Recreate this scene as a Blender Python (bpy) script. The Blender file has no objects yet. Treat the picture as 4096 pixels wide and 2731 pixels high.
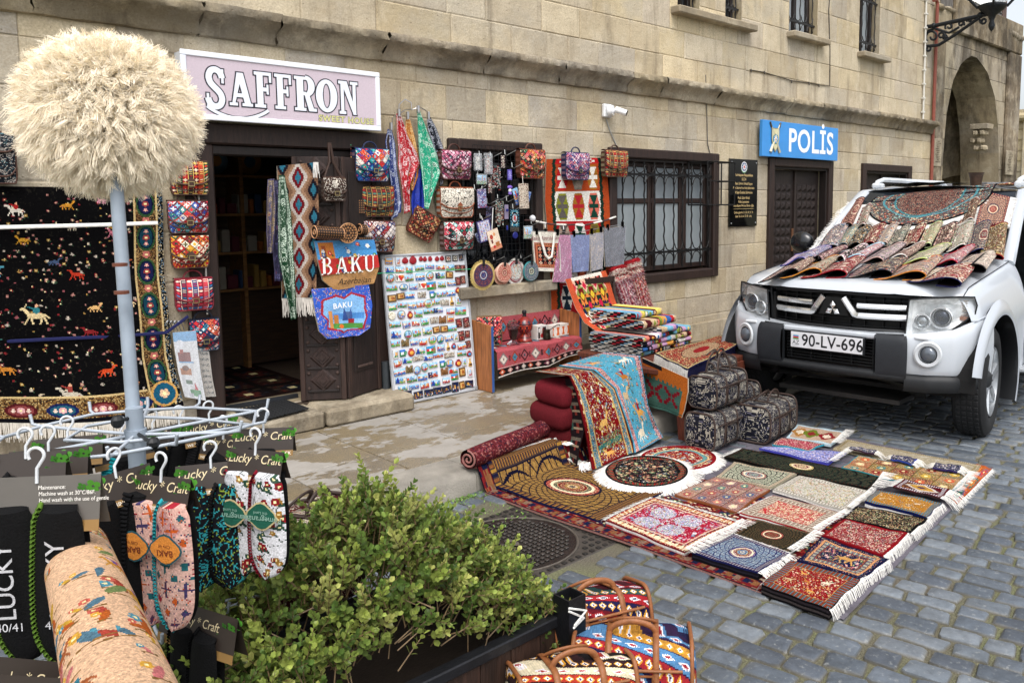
import bpy, math, random
import numpy as np
R_=math.radians
sc=bpy.context.scene
# camera
FPX,YAW,PIT,ROL,CX,CY=3291.678,R_(45.88006),R_(5.80848),R_(-0.169376),2439.046,1138.192
CAM=np.array([0,-5.75,1.72])
f_=np.array([math.sin(YAW)*math.cos(PIT),math.cos(YAW)*math.cos(PIT),-math.sin(PIT)])
_r=np.array([math.cos(YAW),-math.sin(YAW),0.]); _u=np.cross(_r,f_)
r_=_r*math.cos(ROL)+_u*math.sin(ROL); u_=-_r*math.sin(ROL)+_u*math.cos(ROL)
cd=bpy.data.cameras.new('camera'); cam=bpy.data.objects.new('camera',cd); sc.collection.objects.link(cam)
from mathutils import Matrix
cam.matrix_world=Matrix(((r_[0],u_[0],-f_[0],CAM[0]),(r_[1],u_[1],-f_[1],CAM[1]),(r_[2],u_[2],-f_[2],CAM[2]),(0,0,0,1)))
cd.sensor_width=36; cd.lens=36*FPX/4096; cd.shift_x=(2048-CX)/4096; cd.shift_y=(CY-1365.5)/4096
cd.clip_start=.05; cd.clip_end=500; sc.camera=cam
# world and sun
SUN_EL,SUN_AZ=R_(58),R_(215)      # azimuth clockwise from +y
w=bpy.data.worlds.new('World'); sc.world=w; w.use_nodes=True
nt=w.node_tree; bg=nt.nodes['Background']; sky=nt.nodes.new('ShaderNodeTexSky')
sky.sky_type='NISHITA'; sky.sun_disc=False; sky.sun_elevation=SUN_EL; sky.sun_rotation=SUN_AZ
sky.air_density=1.0; sky.dust_density=4.0; sky.ozone_density=1.0
hs=nt.nodes.new('ShaderNodeHueSaturation'); hs.inputs['Saturation'].default_value=.32; hs.inputs['Value'].default_value=1.4
nt.links.new(sky.outputs[0],hs.inputs['Color']); nt.links.new(hs.outputs[0],bg.inputs['Color']); bg.inputs['Strength'].default_value=.15
sl=bpy.data.lights.new('sun','SUN'); sl.energy=1.2; sl.angle=R_(32); sl.color=(1,.965,.92)
so=bpy.data.objects.new('sun',sl); sc.collection.objects.link(so)
so.rotation_euler=(math.pi/2-SUN_EL,0,math.pi-SUN_AZ)
so.location=(0,-8,9)
sc.view_settings.view_transform='Standard'; sc.view_settings.look='None'; sc.view_settings.gamma=1; sc.view_settings.exposure=0.35
# measuring helpers (survey of the place: pixel + known plane -> point)
ZT=dict(S=(0,0,1),V=(0,0,.57422),A=(0,500,1.3067),B=(0,0,1.47),C=(600,500,1.307),D=(1400,500,1.568),E=(2200,500,1.568),F=(3000,0,1.9598),G=(2900,700,1.4933),H=(0,1550,1.3277),
 I=(1700,1300,1.568),J=(2200,1650,1.3067),K=(600,1900,1.12),L=(2000,2200,2.94),N=(1500,950,2.24),O=(1850,1200,3.618),P=(2950,700,2.0524),Q=(1800,700,3.484),R=(2350,1150,3.92),T=(3300,1650,1.451),X=(1000,1500,1.809),Y=(600,2000,2.94),U=(3400,1100,1.4928),W=(2900,1100,1.628))
def px(z,x,y): o=ZT[z]; return o[0]+x/o[2],o[1]+y/o[2]
def ray(u,v): return f_+r_*(u-CX)/FPX-u_*(v-CY)/FPX
def on(z,x,y,ax,val): d=ray(*px(z,x,y)); return CAM+d*((val-CAM[ax])/d[ax])
def wy(z,x,y,yy=0.): return on(z,x,y,1,yy)
def gz(z,x,y,zz=0.): return on(z,x,y,2,zz)
def dp(z,x,y,dep): return CAM+ray(*px(z,x,y))*dep
def onpl(z,x,y,p,n): d=ray(*px(z,x,y)); return CAM+d*(((p-CAM)@n)/(d@n))
def lin(c):
 c=np.asarray(c,float); return np.where(c<=.04045,c/12.92,((c+.055)/1.055)**2.4)
def hx(s): return lin(np.array([int(s[i:i+2],16) for i in (0,2,4)])/255.)
def nrm(v): v=np.asarray(v,float); return v/np.linalg.norm(v,axis=-1,keepdims=True)
# materials
MATS={}
def mat(name,rough=.8,metal=0,noise=.12,nsc=30,bump=.15,bsc=200,coat=0,trans=0,ior=1.45,stretch=None,alpha=1,sheen=0,spec=.5,emit=0):
 if name in MATS: return MATS[name]
 m=bpy.data.materials.new(name); m.use_nodes=True; n=m.node_tree.nodes; l=m.node_tree.links
 b=n['Principled BSDF']; a=n.new('ShaderNodeAttribute'); a.attribute_name='Col'
 tc=n.new('ShaderNodeTexCoord'); mp=n.new('ShaderNodeMapping'); l.new(tc.outputs['Object'],mp.inputs[0])
 if stretch: mp.inputs['Scale'].default_value=stretch
 out=a.outputs['Color']
 if noise>0:
  t=n.new('ShaderNodeTexNoise'); t.inputs['Scale'].default_value=nsc; t.inputs['Detail'].default_value=5; l.new(mp.outputs[0],t.inputs['Vector'])
  mr=n.new('ShaderNodeMapRange'); mr.inputs['From Min'].default_value=.3; mr.inputs['From Max'].default_value=.7; mr.inputs['To Min'].default_value=1-noise; mr.inputs['To Max'].default_value=1+noise
  l.new(t.outputs['Fac'],mr.inputs['Value']); vm=n.new('ShaderNodeVectorMath'); vm.operation='SCALE'
  l.new(out,vm.inputs[0]); l.new(mr.outputs[0],vm.inputs['Scale']); out=vm.outputs[0]
 l.new(out,b.inputs['Base Color'])
 if bump>0:
  t=n.new('ShaderNodeTexNoise'); t.inputs['Scale'].default_value=bsc; t.inputs['Detail'].default_value=3; l.new(mp.outputs[0],t.inputs['Vector'])
  bp=n.new('ShaderNodeBump'); bp.inputs['Strength'].default_value=bump; bp.inputs['Distance'].default_value=.01
  l.new(t.outputs['Fac'],bp.inputs['Height']); l.new(bp.outputs[0],b.inputs['Normal'])
 b.inputs['Roughness'].default_value=rough; b.inputs['Metallic'].default_value=metal; b.inputs['IOR'].default_value=ior
 b.inputs['Specular IOR Level'].default_value=spec
 b.inputs['Coat Weight'].default_value=coat; b.inputs['Coat Roughness'].default_value=.06
 b.inputs['Transmission Weight'].default_value=trans; b.inputs['Alpha'].default_value=alpha
 if sheen: b.inputs['Sheen Weight'].default_value=sheen; b.inputs['Sheen Roughness'].default_value=.6
 if emit: l.new(out,b.inputs['Emission Color']); b.inputs['Emission Strength'].default_value=emit
 MATS[name]=m; return m
FAB=mat('woven_fabric',.9,noise=.14,nsc=60,bump=.3,bsc=260,spec=.25)
PILE=mat('carpet_pile',1.,noise=.22,nsc=140,bump=.6,bsc=320,spec=.1)
KIL=mat('flat_weave',.95,noise=.16,nsc=90,bump=.5,bsc=300,spec=.15,stretch=(1,1,2.5))
LEA=mat('leather',.5,noise=.2,nsc=40,bump=.2,bsc=150)
PLA=mat('plastic',.4,noise=.04,nsc=8,bump=0)
PAP=mat('printed_card',.45,noise=.05,nsc=20,bump=.05,bsc=30)
MET=mat('painted_metal',.45,noise=.12,nsc=14,bump=.06,bsc=60)
STE=mat('steel',.3,metal=1,noise=.06,nsc=10,bump=0)
CHR=mat('chrome',.2,metal=.8,noise=0,bump=0)
WOO=mat('wood',.6,noise=.4,nsc=9,bump=.25,bsc=22,stretch=(6,6,.7))
WOX=mat('wood_horizontal',.6,noise=.4,nsc=9,bump=.25,bsc=22,stretch=(.7,6,6))
IRO=mat('iron',.5,metal=.3,noise=.25,nsc=30,bump=.2,bsc=90)
RUB=mat('rubber',.8,noise=.15,nsc=30,bump=.2,bsc=120)
SATN=mat('silky_cloth',.42,noise=.05,nsc=20,bump=.08,bsc=120)
FRG=mat('cotton_fringe',.95,noise=.08,nsc=50,bump=0,spec=.2)
CPT=mat('car_paint',.28,noise=.01,nsc=4,bump=0,coat=.7)
GLS=mat('clear_glass',.03,noise=0,bump=0,trans=1,ior=1.45)
DGL=mat('dark_glass',.06,noise=0,bump=0,spec=.7)
CEL=mat('cellophane',.12,noise=0,bump=.25,bsc=45,alpha=.28,spec=.8)
# objects
WL={}; COL=sc.collection
def tag(o,label=None,cat=None,group=None,kind=None):
 if label: o['label']=label
 if cat: o['category']=cat
 if group: o['group']=group
 if kind: o['kind']=kind
 return o
def thing(name,label,cat,loc,group=None):
 o=bpy.data.objects.new(name,None); COL.objects.link(o); o.location=[float(x) for x in loc]; o.empty_display_size=.1
 WL[o.name]=np.array(loc,float); return tag(o,label,cat,group)
def rotz(a):
 c,s=math.cos(a),math.sin(a); return np.array([[c,-s,0],[s,c,0],[0,0,1.]])
def rotx(a):
 c,s=math.cos(a),math.sin(a); return np.array([[1,0,0],[0,c,-s],[0,s,c.real]])
def roty(a):
 c,s=math.cos(a),math.sin(a); return np.array([[c,0,s],[0,1,0],[-s,0,c]])
class MB:
 def __init__(s,col='808080'):
  s.V=[];s.F=[];s.n=0;s.c=hx(col) if isinstance(col,str) else np.array(col);s.A=np.eye(3);s.o=np.zeros(3)
 def fr(s,o=(0,0,0),A=None):
  s.o=np.array(o,float); s.A=np.eye(3) if A is None else np.array(A,float); return s
 def add(s,v,f,col=None):
  v=np.asarray(v,float).reshape(-1,3)@s.A.T+s.o
  col=s.c if col is None else (hx(col) if isinstance(col,str) else np.asarray(col,float))
  if isinstance(f,np.ndarray): groups={f.shape[1]:(f,np.arange(len(f)))}
  else:
   groups={}
   for i,q in enumerate(f): groups.setdefault(len(q),([],[])); groups[len(q)][0].append(q); groups[len(q)][1].append(i)
  for k,(q,ix) in groups.items():
   q=np.array(q,int)+s.n; c=np.broadcast_to(col,(len(q),3)) if col.ndim==1 else col[np.array(ix)]
   s.F.append((q,c))
  s.V.append(v); s.n+=len(v); return s
 def box(s,x0,x1,y0,y1,z0,z1,col=None,b=0):
  if b<=0:
   v=[(x,y,z) for z in (z0,z1) for y in (y0,y1) for x in (x0,x1)]
   return s.add(v,np.array([(0,2,3,1),(4,5,7,6),(0,1,5,4),(2,6,7,3),(0,4,6,2),(1,3,7,5)]),col)
  b=min(b,(x1-x0)*.45,(y1-y0)*.45,(z1-z0)*.45); cx,cy,cz=(x0+x1)/2,(y0+y1)/2,(z0+z1)/2; hx_,hy,hz=(x1-x0)/2,(y1-y0)/2,(z1-z0)/2
  v=[];f=[];idx={}
  for sx in (-1,1):
   for sy in (-1,1):
    for sz in (-1,1):
     for a in range(3):
      p=[sx*(hx_-b),sy*(hy-b),sz*(hz-b)]; p[a]=(sx*hx_,sy*hy,sz*hz)[a]
      idx[sx,sy,sz,a]=len(v); v.append((cx+p[0],cy+p[1],cz+p[2]))
  for a in range(3):
   o=[i for i in range(3) if i!=a]
   for sg in (-1,1):
    q=[]
    for p,r in ((-1,-1),(1,-1),(1,1),(-1,1)):
     k=[0,0,0]; k[a]=sg;k[o[0]]=p;k[o[1]]=r; q.append(idx[k[0],k[1],k[2],a])
    f.append(q)
  for a in range(3):   # edges along axis a
   o=[i for i in range(3) if i!=a]
   for p in (-1,1):
    for r in (-1,1):
     q=[]
     for t,fa in ((-1,o[0]),(1,o[0]),(1,o[1]),(-1,o[1])):
      k=[0,0,0];k[a]=t;k[o[0]]=p;k[o[1]]=r; q.append(idx[k[0],k[1],k[2],fa])
     f.append(q)
  for sx in (-1,1):
   for sy in (-1,1):
    for sz in (-1,1): f.append([idx[sx,sy,sz,a] for a in range(3)])
  return s.add(v,f,col)
 def grid(s,fn,nu,nv,col=None,wrapu=False):
  U,Vv=np.meshgrid(np.linspace(0,1,nu+1),np.linspace(0,1,nv+1))
  p=fn(U,Vv); p=np.stack([np.broadcast_to(np.asarray(t,float),U.shape) for t in p],-1) if isinstance(p,tuple) else p
  i=np.arange(nv)[:,None]*(nu+1)+np.arange(nu)[None]; q=np.stack([i,i+1,i+nu+2,i+nu+1],-1).reshape(-1,4)
  if isinstance(col,np.ndarray) and col.ndim==3: col=col.reshape(-1,3)
  return s.add(p.reshape(-1,3),q,col)
 def tube(s,pts,r,seg=8,col=None,cap=True,closed=False,flat=1.,up=None):
  P=np.array(pts,float); n=len(P); r=np.broadcast_to(np.asarray(r,float),(n,))
  T=np.gradient(P,axis=0) if not closed else np.roll(P,-1,0)-np.roll(P,1,0)
  T=nrm(T+1e-12); u0=np.array(up if up is not None else ((0,0,1.) if abs(T[0][2])<.9 else (0,1.,0)))
  U=[];u=u0
  for t in T:
   u=u-t*(u@t); u=u/(np.linalg.norm(u)+1e-12); U.append(u)
  U=np.array(U); W=np.cross(T,U); a=np.arange(seg)*2*math.pi/seg
  v=P[:,None]+r[:,None,None]*(flat*np.cos(a)[None,:,None]*U[:,None]+np.sin(a)[None,:,None]*W[:,None])
  f=[];m=n if closed else n-1
  i=np.arange(m)[:,None]; j=np.arange(seg)[None]; i2=(i+1)%n; j2=(j+1)%seg
  q=np.stack([i*seg+j,i*seg+j2,i2*seg+j2,i2*seg+j],-1).reshape(-1,4)
  s.add(v.reshape(-1,3),q,col)
  if cap and not closed:
   s.add(v[0],[list(range(seg))[::-1]],col); s.add(v[-1],[list(range(seg))],col)
  return s
 def lathe(s,prof,seg=20,col=None,c=(0,0,0),sx=1,sy=1):
  pr=np.array(prof,float); a=np.arange(seg)*2*math.pi/seg
  v=np.stack([c[0]+sx*pr[:,0:1]*np.cos(a),c[1]+sy*pr[:,0:1]*np.sin(a),c[2]+np.repeat(pr[:,1:2],seg,1)],-1)
  i=np.arange(len(pr)-1)[:,None]; j=np.arange(seg)[None]; j2=(j+1)%seg
  q=np.stack([i*seg+j,i*seg+j2,(i+1)*seg+j2,(i+1)*seg+j],-1).reshape(-1,4)
  if col is not None and not isinstance(col,str) and np.ndim(col)==3: col=np.asarray(col).reshape(-1,3)
  s.add(v.reshape(-1,3),q,col); return s
 def prism(s,poly,z0,z1,col=None,side=None,rings=None):
  # polygon in local xy, extruded along local z
  p=np.array(poly,float); n=len(p); lo=np.c_[p,np.full(n,z0)]; hi=np.c_[p,np.full(n,z1)]
  i=np.arange(n); q=np.stack([i,(i+1)%n,(i+1)%n+n,i+n],-1)
  s.add(np.r_[lo,hi],q,side if side is not None else col)
  s.add(hi,[list(range(n))],col); s.add(lo,[list(range(n))[::-1]],col); return s
 def fan(s,poly,col=None):
  p=np.array(poly,float); return s.add(p,[list(range(len(p)))],col)
 def ball(s,c,r,col=None,n=10,sc=(1,1,1)):
  t=np.linspace(0,math.pi,n+1); return s.lathe([(r*math.sin(a)*sc[0]+1e-5,-r*math.cos(a)*sc[2]) for a in t],n*2,col,c,1,sc[1]/sc[0])
 def build(s,name,m,parent=None,smooth=False,origin=None):
  V=np.concatenate(s.V)
  if parent is not None: W=WL[parent.name]
  elif origin is not None: W=np.array(origin,float)
  else: W=np.array([(V[:,0].min()+V[:,0].max())/2,(V[:,1].min()+V[:,1].max())/2,V[:,2].min()])
  V=V-W; me=bpy.data.meshes.new(name)
  tot=np.concatenate([np.full(len(q),q.shape[1]) for q,_ in s.F]); lv=np.concatenate([q.ravel() for q,_ in s.F]); fc=np.concatenate([c for _,c in s.F])
  me.vertices.add(len(V)); me.vertices.foreach_set('co',V.astype(np.float32).ravel())
  me.loops.add(len(lv)); me.loops.foreach_set('vertex_index',lv.astype(np.int32))
  me.polygons.add(len(tot)); st=np.concatenate([[0],np.cumsum(tot)[:-1]]); me.polygons.foreach_set('loop_start',st.astype(np.int32))
  me.polygons.foreach_set('loop_total',tot.astype(np.int32))
  me.polygons.foreach_set('use_smooth',np.full(len(tot),bool(smooth)))
  me.update(calc_edges=True)
  at=me.attributes.new('Col','FLOAT_COLOR','FACE'); at.data.foreach_set('color',np.c_[fc,np.ones(len(fc))].astype(np.float32).ravel())
  me.materials.append(m); me.validate()
  if smooth=='auto':
   try: me.set_sharp_from_angle(angle=R_(40))
   except Exception: pass
  o=bpy.data.objects.new(name,me); COL.objects.link(o)
  if parent is not None: o.parent=parent
  else: o.location=[float(x) for x in W]
  WL[o.name]=W; return o
FONTS={}
def text(mb,s,size,o,ex,ey,col,depth=.001,off=0,align='CENTER',sx=1.,shear=0,space=1.):
 """letters as geometry on the plane spanned by ex (reading direction) and ey (up); o = baseline point"""
 key=(s,off,shear,space,align)
 if key not in FONTS:
  cu=bpy.data.curves.new('t','FONT'); cu.body=s; cu.align_x=align; cu.offset=off; cu.shear=shear; cu.space_character=space; cu.resolution_u=4
  ob=bpy.data.objects.new('t',cu); COL.objects.link(ob); dg=bpy.context.evaluated_depsgraph_get(); dg.update()
  me=ob.evaluated_get(dg).to_mesh(); v=np.array([x.co[:] for x in me.vertices]).reshape(-1,3); f=[list(p.vertices) for p in me.polygons]
  ob.evaluated_get(dg).to_mesh_clear(); bpy.data.objects.remove(ob); bpy.data.curves.remove(cu); FONTS[key]=(v,f)
 v,f=FONTS[key]
 if not len(v): return
 ex=nrm(ex);ey=nrm(ey); ez=np.cross(ex,ey)
 p=np.asarray(o)+v[:,0:1]*size*sx*ex+v[:,1:2]*size*ey+ez*depth
 A,oo=mb.A,mb.o; mb.fr(); mb.add(p,f,col); mb.A,mb.o=A,oo
# woven patterns: each cell of a pattern is one face of the cloth
def pal(*h): return np.array([[int(s[i:i+2],16) for i in (0,2,4)] for s in h])/255.
def P1(h): return pal(h)[0]
class Cv:
 def __init__(s,w,h,bg,seed=0):
  s.w,s.h=w,h; s.a=np.empty((h,w,3)); s.a[:]=P1(bg); s.X,s.Y=np.meshgrid(np.arange(w)+.5,np.arange(h)+.5); s.r=np.random.default_rng(seed)
  s.E=np.minimum(np.minimum(s.X,w-s.X),np.minimum(s.Y,h-s.Y))
 def m(s,k,c): s.a[k]=P1(c) if isinstance(c,str) else c; return s
 def rect(s,x0,y0,x1,y1,c): return s.m((s.X>x0)&(s.X<x1)&(s.Y>y0)&(s.Y<y1),c)
 def ell(s,cx,cy,rx,ry,c,rot=0):
  dx,dy=s.X-cx,s.Y-cy
  if rot: ca,sa=math.cos(rot),math.sin(rot); dx,dy=dx*ca+dy*sa,-dx*sa+dy*ca
  return s.m((dx/rx)**2+(dy/ry)**2<1,c)
 def ring(s,cx,cy,rx,ry,t,c):
  q=np.hypot((s.X-cx)/rx,(s.Y-cy)/ry); return s.m(abs(q-1)<t/rx,c)
 def dia(s,cx,cy,rx,ry,c,step=0):
  dx,dy=abs(s.X-cx),abs(s.Y-cy)
  if step: dy=np.floor(dy/step)*step; dx=np.floor(dx/step)*step
  return s.m(dx/rx+dy/ry<1,c)
 def poly(s,pts,c):
  k=np.zeros(s.X.shape,bool); n=len(pts)
  for i in range(n):
   x0,y0=pts[i]; x1,y1=pts[(i+1)%n]
   if y0==y1: continue
   t=((y0>s.Y)!=(y1>s.Y))&(s.X<(x1-x0)*(s.Y-y0)/(y1-y0)+x0); k^=t
  return s.m(k,c)
 def line(s,x0,y0,x1,y1,t,c):
  dx,dy=x1-x0,y1-y0; L=dx*dx+dy*dy+1e-9; q=np.clip(((s.X-x0)*dx+(s.Y-y0)*dy)/L,0,1)
  return s.m(np.hypot(s.X-x0-q*dx,s.Y-y0-q*dy)<t,c)
 def border(s,t0,t1,c): return s.m((s.E>=t0)&(s.E<t1),c)
 def bdots(s,t0,t1,per,cols):
  k=(s.E>=t0)&(s.E<t1); P=np.where((s.Y==s.E+0*s.Y)|(s.h-s.Y==s.E),s.X,s.Y); i=(P/per).astype(int)
  on_=k&((P/per)%1<.62); pc=pal(*cols)[i%len(cols)]; s.a[on_]=pc[on_]; return s
 def inner(s,t): return s.E>=t
 def speck(s,k,cols,d,blk=1):
  h2,w2=s.h//blk+1,s.w//blk+1; g=s.r.random((h2,w2)); ci=s.r.integers(0,len(cols),(h2,w2))
  g=np.repeat(np.repeat(g,blk,0),blk,1)[:s.h,:s.w]; ci=np.repeat(np.repeat(ci,blk,0),blk,1)[:s.h,:s.w]
  k=k&(g<d); s.a[k]=pal(*cols)[ci[k]]; return s
 def field(s,sc,n=10):
  f=0
  for _ in range(n):
   t=s.r.random()*6.283; k=sc*(.6+.8*s.r.random()); f=f+np.cos(k*(s.X*math.cos(t)+s.Y*math.sin(t))+s.r.random()*6.283)
  return f
 def curls(s,k,c,sc=.5,t=.35,n=8):
  f=s.field(sc,n); return s.m(k&(abs(f)<t*1.2),c)
 def flower(s,cx,cy,r,c,c2='f4e6b0'):
  for i in range(5): a=i*1.2566+.3; s.ell(cx+math.cos(a)*r*.6,cy+math.sin(a)*r*.6,r*.45,r*.45,c)
  return s.ell(cx,cy,r*.32,r*.32,c2)
 def flowers(s,t,n,cols,r=2.,c2='f4e6b0',leaf='3d5a3a'):
  for _ in range(n):
   x=t+s.r.random()*(s.w-2*t); y=t+s.r.random()*(s.h-2*t); q=r*(.6+.8*s.r.random())
   if leaf: s.ell(x+q,y+q*.8,q*.7,q*.35,leaf,.6)
   s.flower(x,y,q,cols[s.r.integers(len(cols))],c2)
  return s
 def beast(s,x,y,q,c,f=1,rider=None,horn=None):
  L=s.line; s.ell(x,y,q,q*.42,c); L(x+f*q*.8,y-q*.2,x+f*q*1.25,y-q*.85,q*.2,c); s.ell(x+f*q*1.45,y-q*.9,q*.32,q*.18,c)
  for dx,dx2 in ((-.8,-1.15),(-.6,-.4),(.6,.35),(.8,1.25)): L(x+f*dx*q,y+q*.2,x+f*dx2*q,y+q*1.05,max(.5,q*.1),c)
  L(x-f*q*.95,y-q*.1,x-f*q*1.4,y+q*.3,max(.5,q*.1),c)
  if horn: L(x+f*q*1.3,y-q,x+f*q*1.05,y-q*1.5,.6,horn)
  if rider: s.ell(x,y-q*.75,q*.36,q*.5,rider); s.ell(x+q*.05,y-q*1.35,q*.2,q*.22,'e0b090'); L(x,y-q*.8,x+f*q*.9,y-q*1.2,.7,rider)
  return s
 def done(s,jit=.05):
  a=np.clip(s.a*(1+jit*s.r.standard_normal((s.h,s.w,1))),0,1); return lin(a)**1.12*.9
RUGC=['c9a06a','e8d8c0','b23a3a','3f5f8f','4e6e4a','d98a8a','7a1f26','d8b45a']
def p_mandala(w,h,g,line,c1,c2,cen,bord,bcols,seed=0,n=16,k=2.6,asp=None,q_=1.4):
 w,h=int(w*q_),int(h*q_)
 s=Cv(w,h,g,seed); asp=asp or 1; dx,dy=(s.X-w/2)/(w/2),(s.Y-h/2)/(h/2); r=np.hypot(dx,dy)+1e-3; th=np.arctan2(dy,dx)
 u=n*th/6.2832+k*np.log(r)*n/9; v=n*th/6.2832-k*np.log(r)*n/9
 fu,fv=abs(u%1-.5),abs(v%1-.5); par=(np.floor(u)+np.floor(v))%2
 s.m(par==0,c1); s.speck(np.ones_like(r,bool),[c1,c2,g],.5); s.m((fu<.13)&(fv<.13),c2); s.m((fu>.41)|(fv>.41),line)
 rc=np.hypot((s.X-w/2)/(min(w,h)*.5*(1.25 if w>h*1.2 else 1)),(s.Y-h/2)/(min(w,h)*.5*(1.25 if h>w*1.2 else 1)))
 for i,(q,c) in enumerate(zip((.44,.40,.34,.29,.23,.17,.10,.05),cen)): s.m(rc<q,c)
 s.speck(rc<.40,cen,.35); 
 for i,q in enumerate((.42,.31,.2,.1)): s.m(abs(rc-q)<.02,[line,'efe0c0','7a1f26',c2][i])
 b=max(3,int(min(w,h)*.10)); s.border(0,b,bord); s.bdots(1.5,b-1.5,3,bcols); s.border(b-1,b,line); s.border(0,1.2,line)
 return s
def p_floral(w,h,g,cols,bord,bcols,line='1a1420',seed=0,dens=1.,bt=.12,curl='e8d8c0',med=None,q_=1.4):
 w,h=int(w*q_),int(h*q_)
 s=Cv(w,h,g,seed); A=np.ones((h,w),bool); b=max(3,int(min(w,h)*bt))
 if curl: s.curls(A,curl,.55,.22)
 s.speck(A,cols,.13,1); s.flowers(b,int(w*h/42*dens),cols,1.6)
 if med:
  s.ell(w/2,h/2,w*.3,h*.3,med[0]); s.speck(np.hypot((s.X-w/2)/(w*.3),(s.Y-h/2)/(h*.3))<1,med[1:],.5); s.ring(w/2,h/2,w*.3,h*.3,1,line)
  s.ell(w/2,h/2,w*.13,h*.13,med[1])
 s.border(0,b,bord); s.speck((s.E<b-1)&(s.E>1),bcols,.35); s.bdots(b*.35,b*.8,3,bcols); s.border(b-1,b,line); s.border(0,1,line)
 return s
def p_hunt(w,h,g,cols,bord,bcols,seed=0,nb=5,q=5,bt=.12,rider='b02830',line='caa25a',q_=1.4):
 w,h=int(w*q_),int(h*q_)
 s=Cv(w,h,g,seed); b=max(3,int(min(w,h)*bt)); s.flowers(b,int(w*h/90),cols,1.7); s.speck(s.inner(b),cols,.07)
 for i in range(nb):
  x=b+q*1.6+(w-2*b-3.2*q)*((i*.618+.2)%1); y=b+q*1.5+(h-2*b-3*q)*((i+.5)/nb)
  s.beast(x,y,q*(.8+.4*s.r.random()),['d8a45a','ece0c8','b87a3a','c9b08a'][i%4],1 if i%2 else -1,rider if i%2==0 else None)
 s.border(0,b,bord); s.bdots(1.5,b-1,3,bcols); s.border(b-1.2,b,line); return s
def p_comp(w,h,cols,acc,line,bord,nx,ny,seed=0,q_=1.4):
 w,h=int(w*q_),int(h*q_)
 s=Cv(w,h,cols[0],seed)
 for i in range(nx):
  for j in range(ny):
   x0,x1,y0,y1=w*i/nx,w*(i+1)/nx,h*j/ny,h*(j+1)/ny; s.rect(x0,y0,x1,y1,cols[(i*2+j*3+s.r.integers(2))%len(cols)])
   k=(s.X>x0+1)&(s.X<x1-1)&(s.Y>y0+1)&(s.Y<y1-1); s.speck(k,acc,.35)
   s.flower((x0+x1)/2,(y0+y1)/2,min(x1-x0,y1-y0)*.28,acc[(i+j)%len(acc)])
 for i in range(nx+1): s.rect(w*i/nx-.6,0,w*i/nx+.6,h,line)
 for j in range(ny+1): s.rect(0,h*j/ny-.6,w,h*j/ny+.6,line)
 s.border(0,2,bord); return s
def p_patch(w,h,cols,acc,line,seed=0,cell=9,diag=True):
 s=Cv(w,h,cols[0],seed)
 u,v=((s.X+s.Y)/cell,(s.X-s.Y)/cell) if diag else (s.X/cell,s.Y/cell)
 iu,iv=np.floor(u).astype(int),np.floor(v).astype(int); hsh=((iu*73856093)^(iv*19349663)^(seed*83492791))
 s.a[:]=pal(*cols)[(hsh>>3)%len(cols)]; fu,fv=abs(u%1-.5),abs(v%1-.5)
 m2=((hsh>>6)%3); ac=pal(*acc)[(hsh>>5)%len(acc)]
 k=((m2==0)&(fu<.2)&(fv<.2))|((m2==1)&(fu+fv<.3))|((m2==2)&(abs(fu-fv)<.1)&(fu<.33)); s.a[k]=ac[k]
 s.speck(np.ones((h,w),bool),acc,.10)
 if line: s.m((fu>.44)|(fv>.44),line)
 return s
def p_stripes(w,h,bands,acc,seed=0):
 s=Cv(w,h,bands[0],seed); n=len(bands); i=np.minimum((s.X/w*n).astype(int),n-1); s.a[:]=pal(*bands)[i]
 f=abs((s.X/w*n)%1-.5); y=s.Y/5.; j=np.floor(y).astype(int); ac=pal(*acc)[(i*3+j*7)%len(acc)]
 k=(f+abs(y%1-.5)<.42)&(i%2==0); s.a[k]=ac[k]; k=(i%2==1)&((s.Y.astype(int)%3)==0)&(f<.3); s.a[k]=ac[k]; s.m(f>.46,acc[0]); return s
def p_paisley(w,h,g,c,acc,seed=0,sc=.9):
 s=Cv(w,h,g,seed); A=np.ones((h,w),bool); s.curls(A,c,sc,.42); s.curls(A,acc,sc*.8,.16)
 for _ in range(max(2,int(w*h/420))):
  x,y=s.r.random()*w,s.r.random()*h; s.ell(x,y,4.2,3,c); s.ell(x,y,3.2,2.1,g); s.ell(x,y,1.8,1.2,c); s.line(x+3,y,x+5,y-3.5,1,c)
 return s
def p_bandana(w,h,g,c,k,seed=0):
 s=Cv(w,h,g,seed)
 for _ in range(int(w*h/110)):
  x,y=s.r.random()*w,s.r.random()*h; s.ell(x,y,3.4,2.6,c); s.ell(x,y,2.3,1.7,g if s.r.random()<.5 else k); s.ell(x,y,1,.8,c)
 s.speck(np.ones((h,w),bool),[c],.09); 
 for t in (3,6): s.m((abs(s.E-t)<.7)&((s.X+s.Y).astype(int)%3<2),c)
 s.border(0,1.5,g); return s
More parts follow.
